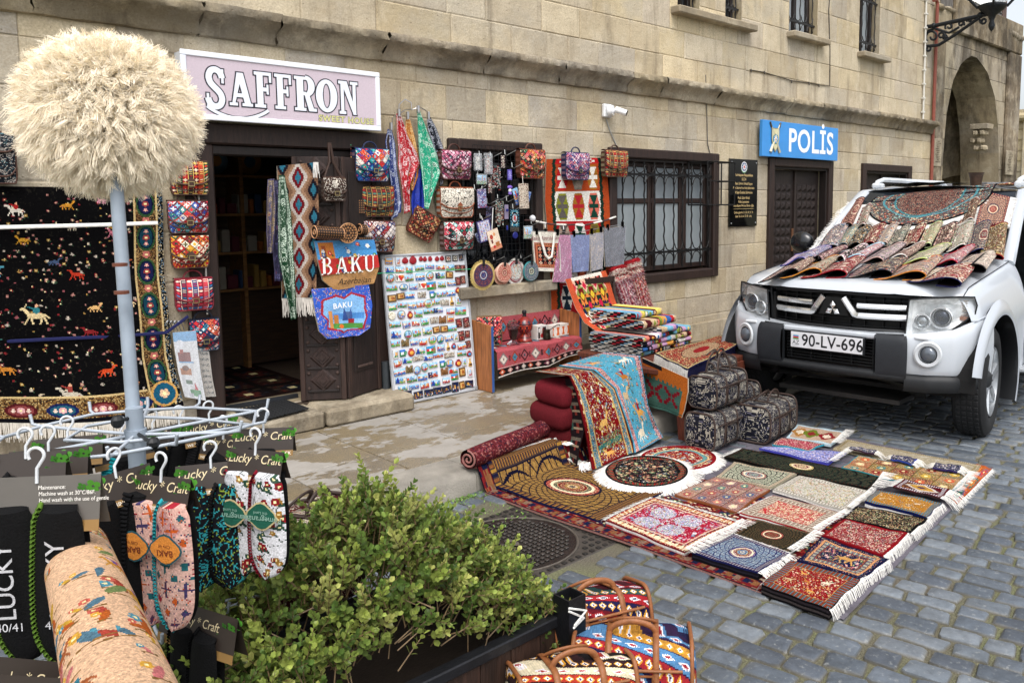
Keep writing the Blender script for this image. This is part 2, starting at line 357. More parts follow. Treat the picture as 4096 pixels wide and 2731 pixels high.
def p_kilim_hour(w,h,g,rows,seed=0,zig=True):
 """rows: (y0,y1,ground,[(figure,cross)...]) in fractions"""
 s=Cv(w,h,g,seed)
 for y0,y1,gr,figs in rows:
  s.rect(w*.13,h*y0,w*.87,h*y1,gr); n=len(figs)
  for i,(c1,c2) in enumerate(figs):
   cx=w*(.13+.74*(i+.5)/n); cy=h*(y0+y1)/2; rw=w*.74/n*.40; rh=h*(y1-y0)*.42
   dy=np.floor(abs(s.Y-cy)/1.5)*1.5; dx=abs(s.X-cx); s.m((dy<rh)&(dx<rw*(1-.45*np.clip(dy/rh,0,1))),c1)
   s.m((dy<rh*.86)&(dx<rw*(.12+.62*np.clip((dy/rh-.12)/.8,0,1))),c2); s.m((dy<rh*.10)&(dx<rw*.8),c2)
 if zig:
  for sg in (0,1):
   X=s.X if sg==0 else w-s.X; e=w*.085+((np.floor(s.Y/2)%6)-3).__abs__()*.5; s.m(X<e,g); s.m((X>=e)&(X<e+w*.055),'1d3a2e')
 return s
def p_kilim_dia(w,h,grounds,nx,ny,edge='d86a4a',seed=0):
 s=Cv(w,h,edge,seed); m=max(3,int(w*.1)); inn=(s.X>m)&(s.X<w-m); cw=(w-2*m)/nx; ch=h/ny
 for j in range(-1,ny*2+1):
  for i in range(-1,nx+1):
   cx=m+cw*(i+.5+(.5 if j%2 else 0)); cy=ch*.5*(j+.5); c,f1,f2=grounds[j%len(grounds)]
   dx=np.floor(abs(s.X-cx)); dy=np.floor(abs(s.Y-cy)/1.5)*1.5; k=inn&(dx/(cw*.52)+dy/(ch*.52)<1); s.m(k,c)
   q=dy/(ch*.5); k=inn&((dx<cw*.10)&(q<.62)|(dx<cw*.30)&(q<.13)|(dx<cw*.22)&(abs(q-.3)<.07)|(dx<cw*.16)&(abs(q-.55)<.08)); s.m(k,f1)
   k=inn&(dx/(cw*.12)+dy/(ch*.16)<1); s.m(k,f2)
 return s
def p_picture(w,h,seed=0,sky='6fb0e8',frame=None,night=False):
 s=Cv(w,h,'20305a' if night else sky,seed); g=int(h*.68); s.rect(0,0,w,h*.35,'17264e' if night else 'a8d4f4')
 bc=['6a5a3a','a07a3a','d8a850','504030'] if night else ['e0b070','c98a4a','f0dcc0','d06a4a','b8c8d8','7a98b8']
 x=0
 while x<w:
  bw=1+s.r.random()*w*.18; bh=h*(.15+.4*s.r.random()); s.rect(x,g-bh,x+bw,g,bc[s.r.integers(len(bc))]); x+=bw+s.r.random()*2
 s.rect(0,g,w,h,'2a3a52' if night else ['3c8a4a','3a78c0','b83a3a','58a858'][seed%4]); s.speck(s.Y>h*.55,['f0f0f0','d04040','3a70b0','e8c040'],.22)
 if frame: s.border(0,1.2,frame)
 return s
rng=np.random.default_rng(7)
def stone_mat(name,streak=.5,soot=.0,bump=.5):
 m=bpy.data.materials.new(name); m.use_nodes=True; n=m.node_tree.nodes; l=m.node_tree.links; b=n['Principled BSDF']
 a=n.new('ShaderNodeAttribute'); a.attribute_name='Col'; tc=n.new('ShaderNodeTexCoord')
 def noise(sc_,stretch=(1,1,1),det=6,ro=.6,loc=(0,0,0)):
  mp=n.new('ShaderNodeMapping'); mp.inputs['Scale'].default_value=stretch; mp.inputs['Location'].default_value=loc; l.new(tc.outputs['Object'],mp.inputs[0])
  t=n.new('ShaderNodeTexNoise'); t.inputs['Scale'].default_value=sc_; t.inputs['Detail'].default_value=det; t.inputs['Roughness'].default_value=ro; l.new(mp.outputs[0],t.inputs['Vector']); return t.outputs['Fac']
 def mr(x,a0,a1,b0,b1):
  q=n.new('ShaderNodeMapRange'); l.new(x,q.inputs['Value']); q.inputs['From Min'].default_value=a0;q.inputs['From Max'].default_value=a1;q.inputs['To Min'].default_value=b0;q.inputs['To Max'].default_value=b1; return q.outputs[0]
 def mix(f,c0,c1,mode='MIX'):
  q=n.new('ShaderNodeMix'); q.data_type='RGBA'; q.blend_type=mode
  if isinstance(f,float): q.inputs['Factor'].default_value=f
  else: l.new(f,q.inputs['Factor'])
  l.new(c0,q.inputs['A'])
  if isinstance(c1,tuple): q.inputs['B'].default_value=(*c1,1)
  else: l.new(c1,q.inputs['B'])
  return q.outputs['Result']
 c=a.outputs['Color']
 c=mix(mr(noise(2.2),.42,.66,0,.55),c,tuple(hx('a8987d')),'MIX')
 c=mix(mr(noise(5.,det=8,loc=(3,1,2)),.5,.68,0,.55),c,tuple(hx('d8ccb4')))
 c=mix(mr(noise(1.3,loc=(9,2,4)),.52,.62,0,.5),c,tuple(hx('b3ada0')))
 c=mix(mr(noise(2.6,(2.2,2.2,.28),8,.7,(1,5,3)),.53,.68,0,streak),c,tuple(hx('6a6052')))
 c=mix(mr(noise(3.5,(2.8,2.8,.35),6,.7,(6,1,8)),.60,.70,0,streak*.8),c,tuple(hx('cbbfa6')))
 c=mix(mr(noise(85,det=3),.3,.7,.0,.5),c,tuple(hx('8a7c66')))
 if soot: c=mix(mr(noise(1.1,(1,1,.5),9,.72,(2,7,1)),.45,.58,0,soot),c,tuple(hx('37312b')))
 v=n.new('ShaderNodeTexVoronoi'); v.inputs['Scale'].default_value=19; l.new(tc.outputs['Object'],v.inputs['Vector'])
 pit=mr(v.outputs['Distance'],.05,.12,.7,0); c=mix(pit,c,tuple(hx('6c6050')))
 l.new(c,b.inputs['Base Color']); b.inputs['Roughness'].default_value=.95; b.inputs['Specular IOR Level'].default_value=.15
 h=n.new('ShaderNodeMath'); h.operation='ADD'; l.new(noise(28,det=8),h.inputs[0]); l.new(mr(pit,0,1,0,-.5),h.inputs[1])
 h2=n.new('ShaderNodeMath'); h2.operation='ADD'; l.new(h.outputs[0],h2.inputs[0]); l.new(mr(noise(6,det=4),0,1,0,1.5),h2.inputs[1])
 bp=n.new('ShaderNodeBump'); bp.inputs['Strength'].default_value=bump; bp.inputs['Distance'].default_value=.012; l.new(h2.outputs[0],bp.inputs['Height']); l.new(bp.outputs[0],b.inputs['Normal'])
 return m
ST=stone_mat('limestone_ashlar',.55); STD=stone_mat('weathered_limestone',.8,.55,.7); STP=stone_mat('sooty_limestone',.7,.75,.6)
BLK=[hx(c) for c in ('c6b99f','bdb19b','cdc1a8','b5ac9b','c5b696','b3aca0','c9bea8','d0c1a2','bbb09e','bbad92')]
def rect_sub(rs,h):
 out=[]
 for (x0,x1,z0,z1) in rs:
  a0,a1,b0,b1=h
  if a1<=x0 or a0>=x1 or b1<=z0 or b0>=z1: out.append((x0,x1,z0,z1)); continue
  if x0<a0: out.append((x0,a0,z0,z1))
  if x1>a1: out.append((a1,x1,z0,z1))
  c0,c1=max(x0,a0),min(x1,a1)
  if z0<b0: out.append((c0,c1,z0,b0))
  if z1>b1: out.append((c0,c1,b1,z1))
 return out
def ashlar(mb,x0,x1,z0,z1,y,holes,ch=(.2,.3),bw=(.3,.62),pall=BLK,inset=.006,rg=rng,mort='a99d86',seam=.004,tone=1.):
 """courses of dressed blocks, each block its own face with a chamfered edge and its own tint"""
 z=z0
 rs=[(x0,x1,z0,z1)]
 for h in holes: rs=rect_sub(rs,h)
 for r in rs: mb.add([(r[0],y+inset,r[2]),(r[1],y+inset,r[2]),(r[1],y+inset,r[3]),(r[0],y+inset,r[3])],[(0,1,2,3)],mort)
 while z<z1-.02:
  h=ch[0]+rg.random()*(ch[1]-ch[0]); zt=min(z+h,z1)
  if z1-zt<.08: zt=z1
  x=x0-rg.random()*.2
  while x<x1:
   wd=bw[0]+rg.random()*(bw[1]-bw[0]); xe=min(x+wd,x1); xs=max(x,x0)
   if x1-xe<.1: xe=x1
   if xe-xs>.02:
    rr=[(xs,xe,z,zt)]
    for hh in holes: rr=rect_sub(rr,hh)
    c=pall[rg.integers(len(pall))]*(.86+.26*rg.random())*tone; dy=(rg.random()-.5)*.006
    for (a0,a1,b0,b1) in rr:
     if a1-a0<.015 or b1-b0<.015: continue
     g=seam*.5; e=.005+rg.random()*.006; j=lambda:(rg.random()-.5)*.006
     o=[(a0+g,b0+g),(a1-g,b0+g),(a1-g,b1-g),(a0+g,b1-g)]; i_=[(a0+g+e,b0+g+e),(a1-g-e,b0+g+e),(a1-g-e,b1-g-e),(a0+g+e,b1-g-e)]
     v=[(p[0],y+inset,p[1]) for p in o]+[(p[0]+j(),y+dy,p[1]+j()) for p in i_]
     mb.add(v,[(4,5,6,7),(0,1,5,4),(1,2,6,5),(2,3,7,6),(3,0,4,7)],c)
   x+=wd
   if xe>=x1: break
  z=zt
# openings
DOOR=(2.02,3.42,.27,2.19); WN1=(4.07,4.94,1.00,2.17); WN2=(5.98,7.62,.93,2.19); PD=(8.80,10.24,.13,2.18); D3=(11.21,12.71,.13,2.18)
UP=[(9.22,9.92,3.84,5.6),(11.06,11.68,3.82,5.6),(7.02,7.40,3.80,5.6),(7.88,8.20,3.78,5.6)]
FX0,FX1=-1.2,13.58
bld=thing('stone_building','long sandstone building with moulded cornice, shop doorway and barred windows along the pavement','building',(6.2,.3,0))
mb=MB(); ashlar(mb,FX0,FX1,.13,2.80,0,[DOOR,WN1,WN2,PD,D3],ch=(.2,.33),bw=(.24,.62))
ashlar(mb,FX0,FX1-.02,2.94,6.4,.03,UP,ch=(.27,.34),bw=(.38,.75),tone=1.08)
# reveals of the openings, right gable and roof edge
for (a0,a1,b0,b1) in (DOOR,WN1,WN2,PD,D3):
 d=.34 if (a0,a1)!=DOOR[:2] else .28
 mb.add([(a0,.01,b0),(a0,d,b0),(a0,d,b1),(a0,.01,b1),(a1,.01,b0),(a1,d,b0),(a1,d,b1),(a1,.01,b1)],[(0,1,2,3),(4,7,6,5),(3,2,6,7),(0,4,5,1)],'93866c')
for (a0,a1,b0,b1) in UP:
 d=.30; mb.add([(a0,.04,b0),(a0,d,b0),(a0,d,b1),(a0,.04,b1),(a1,.04,b0),(a1,d,b0),(a1,d,b1),(a1,.04,b1)],[(0,1,2,3),(4,7,6,5),(3,2,6,7),(0,4,5,1)],'a39779')
mb.box(FX0,FX1-.02,.012,.05,2.78,2.96,'5a5042'); mb.box(FX1-.01,FX1+.0,.02,2.0,.13,6.4,'a39779')
mb.build('wall',ST,bld)
# cornice: moulded profile in cut lengths with cracked joints
mb=MB(); prof=[(0,2.79),(-.035,2.795),(-.05,2.82),(-.055,2.85),(-.09,2.885),(-.135,2.915),(-.155,2.93),(-.158,2.965),(-.15,2.985),(.03,3.02)]
x=FX0
while x<FX1-.1:
 L=.5+rng.random()*.5; xe=x+L
 if xe>FX1-.5: xe=FX1-.08
 c=BLK[rng.integers(10)]*(.62+.22*rng.random()); n=max(3,int((xe-x)/.05)); ph=rng.random()*9; dz=(rng.random()-.5)*.008
 xs=np.linspace(x+.003,xe-.003,n+1); V=[]
 for i,xx in enumerate(xs):
  e=.012*(1 if i in (0,n) else 0)
  for k,(py,pz) in enumerate(prof):
   ch=.010*math.sin(xx*9+ph+k)*math.sin(xx*23+k*2); V.append((xx+.012*math.sin(k*1.7+ph),py*(1-.08*e*20*(k>1))+ch*(k in (5,6,7,8))*.8,pz+dz+ch*.5))
 m_=len(prof); i=np.arange(n)[:,None]*m_; j=np.arange(m_-1)[None]; mb.add(V,np.stack([i+j,i+j+1,i+j+1+m_,i+j+m_],-1).reshape(-1,4),c)
 if xe>FX1-.2: mb.add(V[-m_:],[list(range(m_))],c)
 x=xe
mb.build('cornice',STD,bld,smooth='auto')
def sill(a0,a1,z,y0=-.12,y1=.06,h=.075,m=ST):
 s=MB(); n=14; xs=np.linspace(a0,a1,n+1)
 s.box(a0,a1,y0,y1,z-h,z,'8e8472',b=.012); return s.build('window_sill',m,bld)
sill(4.02,5.10,1.0,-.14,.05,.10,STD); sill(9.16,10.05,3.83,-.10,.06); sill(11.0,11.82,3.81,-.10,.06); sill(6.9,8.35,3.77,-.10,.05,.08)
# plinth
mb=MB(); ashlar(mb,5.4,8.72,.13,.34,-.05,[],ch=(.2,.21),bw=(.5,.9),tone=.85); mb.box(5.4,8.72,-.05+.01,.02,.13,.335,'877b66'); mb.build('plinth',STD,bld)
DKW='2a1c17'; DKW2='1b120f'
def wood_frame(a0,a1,b0,b1,par,t=.10,y0=-.045,y1=.10,bottom=True,name='window_frame'):
 s=MB()
 for (c0,c1,e0,e1) in ([(a0,a0+t,b0,b1),(a1-t,a1,b0,b1),(a0+t,a1-t,b1-t,b1)]+([(a0+t,a1-t,b0,b0+t)] if bottom else [])):
  s.box(c0,c1,y0,y1,e0,e1,DKW,b=.012)
 k=t*.55
 for (c0,c1,e0,e1) in ([(a0+t,a0+t+.03,b0+(t if bottom else 0),b1-t),(a1-t-.03,a1-t,b0+(t if bottom else 0),b1-t),(a0+t+.03,a1-t-.03,b1-t-.03,b1-t)]): s.box(c0,c1,y0+.035,y1,e0,e1,DKW2,b=.006)
 return s.build(name,WOO,par,smooth=False)
def pane(a0,a1,b0,b1,y,par,col='8f979a',nm='pane',m=None):
 s=MB(col); s.box(a0,a1,y,y+.006,b0,b1); return s.build(nm,m or mat('frosted_glass',.25,noise=.08,nsc=3,bump=.12,bsc=160,spec=.6),par)
# window 2: casement frame, three lights, grille
wn=wood_frame(5.90,7.70,.85,2.25,bld)
s=MB()
for x in (6.05,6.57,6.64,7.09,7.16,7.53): s.box(x,x+.055,.05,.10,.97,2.12,DKW,b=.008)
for z in (.97,1.69,2.07): s.box(6.05,7.58,.055,.095,z,z+.055,DKW,b=.008)
s.build('casement',WOO,wn)
for a,b in ((6.10,6.57),(6.69,7.09),(7.21,7.53)): pane(a,b,1.02,1.69,.075,wn); pane(a,b,1.745,2.07,.075,wn,'7d858a')
def rail_grille(a0,a1,b0,b1,xs,zt,zb,y,par,r=.009,arc=.055,col='141314',name='grille'):
 s=MB(col)
 for x in xs:
  n=40; pts=[(x+.004*math.cos(i*1.25),y+.004*math.sin(i*1.25),b0+(b1-b0)*i/n) for i in range(n+1)]; s.tube(pts,r,5)
 for z in (zt,zb): s.box(a0,a1,y-.012,y+.006,z-.012,z+.012)
 for z in (zt,zb):
  for i,x in enumerate(xs[:-1]):
   cx=(x+xs[i+1])/2; rr=(xs[i+1]-x)/2-.012
   for sg in (1,-1):
    t=np.linspace(-.25,math.pi+.25,11); pts=[(cx+rr*math.cos(a)*(1+.25*(math.sin(a)<0)),y-.012,z+sg*(rr+.014-rr*math.sin(a)*1.0)) for a in t]; s.tube(pts,.006,5)
 return s.build(name,IRO,par)
rail_grille(6.0,7.60,.99,2.16,[6.12,6.29,6.45,6.61,6.77,6.93,7.08,7.24,7.40,7.55],1.99,1.17,.0,wn)
# box grille for the open casement
s=MB('141314'); 
def bar(s,p,q,r=.008): s.tube([p,q],r,5)
X0,X1,Z0,Z1,Y0,Y1=7.16,7.66,1.67,2.14,-.02,-.28
for z in (Z0,Z1):
 for p,q in (((X0,Y0,z),(X0,Y1,z)),((X1,Y0,z),(X1,Y1,z)),((X0,Y1,z),(X1,Y1,z)),((X0,Y0,z),(X1,Y0,z))): bar(s,p,q)
for x in (X0,X1):
 for y in (Y0,Y1): bar(s,(x,y,Z0),(x,y,Z1))
bar(s,(X0+.25,Y1,Z0),(X0+.25,Y1,Z1)); bar(s,(X0,Y1,1.93),(X1,Y1,1.93)); bar(s,(X1,Y0,1.93),(X1,Y1,1.93)); s.build('box_grille',IRO,wn)
# window 1 (behind the wire panel)
wn1=wood_frame(4.0,5.02,.98,2.24,bld,t=.09)
s=MB(); s.box(4.48,4.53,.05,.1,1.07,2.13,DKW); s.box(4.08,4.93,.05,.1,1.6,1.65,DKW); s.build('casement',WOO,wn1)
for a,b in ((4.10,4.48),(4.53,4.92)): pane(a,b,1.07,2.12,.08,wn1,'0c0f13',m=DGL)
rail_grille(4.07,4.95,1.05,2.15,[4.13,4.29,4.45,4.61,4.77,4.91],2.02,1.20,.01,wn1,r=.008)
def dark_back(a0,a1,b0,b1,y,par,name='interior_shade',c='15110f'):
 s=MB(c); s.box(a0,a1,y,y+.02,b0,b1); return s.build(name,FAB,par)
dark_back(4.0,5.0,.95,2.2,.34,bld,'room_dark_back'); dark_back(5.95,7.65,.9,2.2,.34,bld,'room_dark_back','3a3c3e')  # dark sheets: shade of the unlit rooms behind the panes, put in as colour
# upper windows
for i,(a0,a1,b0,b1) in enumerate(UP):
 u=MB()
 y0,y1=.16,.24
 for (c0,c1,e0,e1) in ((a0,a0+.05,b0,b1),(a1-.05,a1,b0,b1),(a0+.05,a1-.05,b0,b0+.06),((a0+a1)/2-.025,(a0+a1)/2+.025,b0+.06,b1)): u.box(c0,c1,y0,y1,e0,e1,'241a18',b=.006)
 u.box(a0+.05,(a0+a1)/2-.025,y0+.01,y1-.01,b0+.55,b0+.60,'241a18'); uf=u.build('window_frame',WOO,bld)
 pane(a0+.05,a1-.05,b0+.06,b1,.21,uf,'9aa2a8' if i<2 else '2a2d31')
 xs=list(np.linspace(a0+.05,a1-.05,5 if a1-a0>.5 else 4)); rail_grille(a0,a1,b0+.02,b1,xs,b0+.75 if i<2 else b0+.7,b0+.16,.09,uf,r=.008,col='2b2a2a')
# doors with coffered panels
def coffer_door(a0,a1,b0,b1,y,par,cols=4,rows=16,name='door_leaf',top=.17,c='241a17'):
 s=MB(c); s.box(a0,a1,y,y+.045,b0,b1,c,b=.006)
 m=(a1-a0)*.12; cw=(a1-a0-2*m)/cols; zt=b1-top; chh=(zt-b0-.08)/rows
 for i in range(cols):
  for j in range(rows):
   x=a0+m+cw*i; z=b0+.08+chh*j; g=cw*.08; q=cw*.36
   o=[(x+g,y-.003,z+g),(x+cw-g,y-.003,z+g),(x+cw-g,y-.003,z+chh-g),(x+g,y-.003,z+chh-g)]
   t=[(x+q,y-.028,z+q),(x+cw-q,y-.028,z+q),(x+cw-q,y-.028,z+chh-q),(x+q,y-.028,z+chh-q)]
   s.add(o+t,[(4,5,6,7),(0,1,5,4),(1,2,6,5),(2,3,7,6),(3,0,4,7)],c)
 return s.build(name,WOO,par)
def door_set(a0,a1,b0,b1,label_frame,rows=15):
 fr=wood_frame(a0,a1,b0,b1,bld,t=.11,bottom=False,name='door_frame'); mid=(a0+a1)/2
 l1=coffer_door(a0+.14,mid-.006,b0+.01,b1-.14,.10,fr,rows=rows); l2=coffer_door(mid+.006,a1-.14,b0+.01,b1-.14,.11,fr,rows=rows)
 s=MB('6b4a35'); s.box(mid-.05,mid-.025,.075,.10,1.05,1.35,b=.004); s.tube([(mid-.037,.07,1.2),(mid-.037,.04,1.2),(mid+.05,.04,1.2)],.008,6); s.build('handle',MET,l1)
 s=MB('2a201c'); s.box(mid-.02,mid+.012,.07,.10,b0+.02,b1-.15,b=.006); s.build('cover_strip',WOO,fr); return fr
door_set(8.74,10.30,.13,2.25,'p'); door_set(11.16,12.78,.13,2.25,'q')
# shop doorway: lintel, jambs, folded-back carved leaves
s=MB(); 
s.box(1.93,3.47,-.05,.10,2.10,2.24,DKW,b=.012); s.box(1.97,3.43,-.02,.12,2.03,2.10,DKW2,b=.01)
s.box(3.30,3.45,-.04,.12,.27,2.10,DKW,b=.012); s.box(1.95,2.13,-.04,.12,.27,2.10,DKW,b=.012); dfr=s.build('door_frame',WOO,bld)
def carved_leaf(p0,p1,z0,z1,par,carve=True,name='door_leaf'):
 p0=np.array([*p0,0.]);p1=np.array([*p1,0.]); L=np.linalg.norm(p1-p0); ex=(p1-p0)/L; ey=np.array([-ex[1],ex[0],0]); s=MB('2a1e1b'); A=np.array([ex,ey,[0,0,1]]).T
 s.fr((p0[0],p0[1],0),A); s.box(0,L,0,.04,z0,z1,b=.006); s.box(0,.035,-.012,0,z0,z1,'35251f',b=.004); s.box(L-.035,L,-.012,0,z0,z1,'35251f',b=.004)
 if carve:
  for z in np.arange(z0+.06,z1-.12,.17):
   s.box(.05,L-.05,-.010,0,z,z+.018,'1c1412',b=.003); 
   cx,cz=L/2,z+.09
   for r,h in ((.075,.012),(.05,.022),(.025,.03)): s.add([(cx-r,-h,cz),(cx,-h,cz-r),(cx+r,-h,cz),(cx,-h,cz+r),(cx-r*1.25,0,cz),(cx,0,cz-r*1.25),(cx+r*1.25,0,cz),(cx,0,cz+r*1.25)],[(0,1,2,3),(4,5,1,0),(5,6,2,1),(6,7,3,2),(7,4,0,3)],'31231f')
   for sx in (.06,L-.06):
    for dz in (.03,.14): s.ball((sx,0,z+dz),.014,'3a2a24',n=4)
 else:
  for a,b in ((z0+.18,z0+.95),(z0+1.0,z1-.1)): s.box(.07,L-.07,-.008,0,a,b,'1f1512',b=.01); s.box(.10,L-.10,-.016,-.008,a+.03,a+.05,'4a3a34',b=.003)
 return s.build(name,WOO,par)
carved_leaf((2.665,-.02),(2.93,-.20),.27,2.04,dfr); carved_leaf((2.945,-.20),(3.29,-.06),.27,2.04,dfr,False)
# shop room behind the doorway
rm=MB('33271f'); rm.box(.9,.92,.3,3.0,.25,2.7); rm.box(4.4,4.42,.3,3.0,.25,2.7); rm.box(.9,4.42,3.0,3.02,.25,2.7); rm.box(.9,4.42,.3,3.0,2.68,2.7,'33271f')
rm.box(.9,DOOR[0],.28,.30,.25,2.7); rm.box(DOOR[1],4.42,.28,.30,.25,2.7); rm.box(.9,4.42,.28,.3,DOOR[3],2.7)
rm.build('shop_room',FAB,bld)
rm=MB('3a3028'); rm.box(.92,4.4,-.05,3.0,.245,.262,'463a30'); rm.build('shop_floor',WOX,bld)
rm=MB(); c=p_comp(60,60,['3a1e1c','221c1e','2e221c'],['5a2c26','222833','4a3e30'],'1a1414','2a1a18',5,6,3,q_=1); rm.grid(lambda u,v:(1.3+u*1.7,.3+v*2.2,.268+0*u),60,60,c.done()); tag(rm.build('shop_carpet',PILE),'dark red carpet on the floor inside the shop doorway','carpet')
rm=MB('22252a'); rm.box(2.02,2.70,.10,.13,.27,.30); rm.build('threshold',WOX,dfr)
# pavement, step and kerb
def pave_mat():
 m=bpy.data.materials.new('terrazzo_slabs'); m.use_nodes=True; n=m.node_tree.nodes; l=m.node_tree.links; b=n['Principled BSDF']; tc=n.new('ShaderNodeTexCoord')
 at=n.new('ShaderNodeAttribute'); at.attribute_name='Col'
 def noise(sc_,det=8,ro=.65,stretch=(1,1,1)):
  mp=n.new('ShaderNodeMapping'); mp.inputs['Scale'].default_value=stretch; l.new(tc.outputs['Object'],mp.inputs[0]); t=n.new('ShaderNodeTexNoise'); t.inputs['Scale'].default_value=sc_; t.inputs['Detail'].default_value=det; t.inputs['Roughness'].default_value=ro; l.new(mp.outputs[0],t.inputs['Vector']); return t.outputs['Fac']
 def ramp(x,a0,a1):
  q=n.new('ShaderNodeMapRange'); q.inputs['From Min'].default_value=a0; q.inputs['From Max'].default_value=a1; l.new(x,q.inputs['Value']); return q.outputs[0]
 def mix(f,A,B):
  q=n.new('ShaderNodeMix'); q.data_type='RGBA'; l.new(f,q.inputs['Factor'])
  for nm,c in (('A',A),('B',B)):
   if isinstance(c,str): q.inputs[nm].default_value=(*hx(c),1)
   else: l.new(c,q.inputs[nm])
  return q.outputs['Result']
 pale=mix(ramp(noise(7),.4,.65),'908b83','9c9790'); wet=mix(ramp(noise(1.4,4),.45,.6),'746853','686156'); wet=mix(ramp(noise(170,2),.5,.62),wet,'9a8a6c')
 f=ramp(noise(2.1,10,.66,(1,1.5,1)),.487,.507); c=mix(f,pale,wet)
 mu=n.new('ShaderNodeMix'); mu.data_type='RGBA'; mu.blend_type='MULTIPLY'; mu.inputs['Factor'].default_value=1; l.new(c,mu.inputs['A']); l.new(at.outputs['Color'],mu.inputs['B'])
 l.new(mu.outputs['Result'],b.inputs['Base Color'])
 rr=n.new('ShaderNodeMapRange'); rr.inputs['To Min'].default_value=.75; rr.inputs['To Max'].default_value=.38; l.new(f,rr.inputs['Value']); l.new(rr.outputs[0],b.inputs['Roughness'])
 bp=n.new('ShaderNodeBump'); bp.inputs['Strength'].default_value=.25; bp.inputs['Distance'].default_value=.004; l.new(noise(90,3),bp.inputs['Height']); l.new(bp.outputs[0],b.inputs['Normal']); return m
KY=-1.86
s=MB(); s.box(-3,14.2,KY+.03,.3,.02,.112,'c8c8c8')
y=KY+.30; rows=[]
while y<.05: rows.append((y,min(y+.40,.06))); y+=.40
for ri,(y0,y1) in enumerate(rows):
 x=-3+(ri%2)*.0
 while x<14:
  L=.56; t=.9+.16*rng.random(); s.box(x+.0035,x+L-.0035,y0+.0035,y1-.0035,.10,.13+(rng.random()-.5)*.0015,np.array([t,t,t]),b=.003); x+=L
s.build('pavement',pave_mat()).__setitem__('kind','structure')
s=MB('989286')
x=-3.
while x<14.2:
 L=.85+rng.random()*.2; n=10; t=.9+.15*rng.random()
 prof=[(KY+.298,.131),(KY+.06,.131),(KY+.03,.126),(KY+.008,.108),(KY,.085),(KY-.008,-.02)]
 xs=np.linspace(x+.002,min(x+L,14.2)-.002,n+1); V=[(xx,py+.006*math.sin(xx*7+k)*(k>1),pz+.003*math.sin(xx*11+k*2)*(k>1)) for xx in xs for k,(py,pz) in enumerate(prof)]; m_=len(prof)
 i=np.arange(n)[:,None]*m_; j=np.arange(m_-1)[None]; s.add(V,np.stack([i+j,i+j+1,i+j+1+m_,i+j+m_],-1).reshape(-1,4)[:,::-1],hx('8c877e')*t); s.add(V[:m_],[list(range(m_))]); s.add(V[-m_:],[list(range(m_))]); x+=L
s.build('kerb',mat('kerb_stone',.85,noise=.22,nsc=7,bump=.5,bsc=90,spec=.2),smooth='auto').__setitem__('kind','structure')
# door step
s=MB(); s.box(1.85,2.68,-.36,.04,.125,.255,'8a8272',b=.02); s.box(2.69,3.40,-.38,.0,.125,.262,'8f8675',b=.025); s.build('door_step',STD,bld)
# road: bedding sheet and setts
def moss_mat():
 m=bpy.data.materials.new('gritty_joint'); m.use_nodes=True; n=m.node_tree.nodes; l=m.node_tree.links; b=n['Principled BSDF']; tc=n.new('ShaderNodeTexCoord')
 t=n.new('ShaderNodeTexNoise'); t.inputs['Scale'].default_value=2.2; t.inputs['Detail'].default_value=6; l.new(tc.outputs['Object'],t.inputs['Vector'])
 t2=n.new('ShaderNodeTexNoise'); t2.inputs['Scale'].default_value=120; t2.inputs['Detail'].default_value=3; l.new(tc.outputs['Object'],t2.inputs['Vector'])
 r=n.new('ShaderNodeValToRGB'); r.color_ramp.elements[0].position=.35; r.color_ramp.elements[0].color=(*hx('5d574b'),1); r.color_ramp.elements[1].position=.7; r.color_ramp.elements[1].color=(*hx('686c49'),1); l.new(t.outputs['Fac'],r.inputs[0])
 q=n.new('ShaderNodeMix'); q.data_type='RGBA'; q.blend_type='OVERLAY'; q.inputs['Factor'].default_value=.9; l.new(r.outputs[0],q.inputs['A']); l.new(t2.outputs['Fac'],q.inputs['B']); l.new(q.outputs['Result'],b.inputs['Base Color'])
 bp=n.new('ShaderNodeBump'); bp.inputs['Strength'].default_value=.8; bp.inputs['Distance'].default_value=.01; l.new(t2.outputs['Fac'],bp.inputs['Height']); l.new(bp.outputs[0],b.inputs['Normal']); b.inputs['Roughness'].default_value=.95; return m
s=MB(); s.box(-60,140,-70,60,-.4,-.016); g=s.build('ground',moss_mat()); g['kind']='structure'
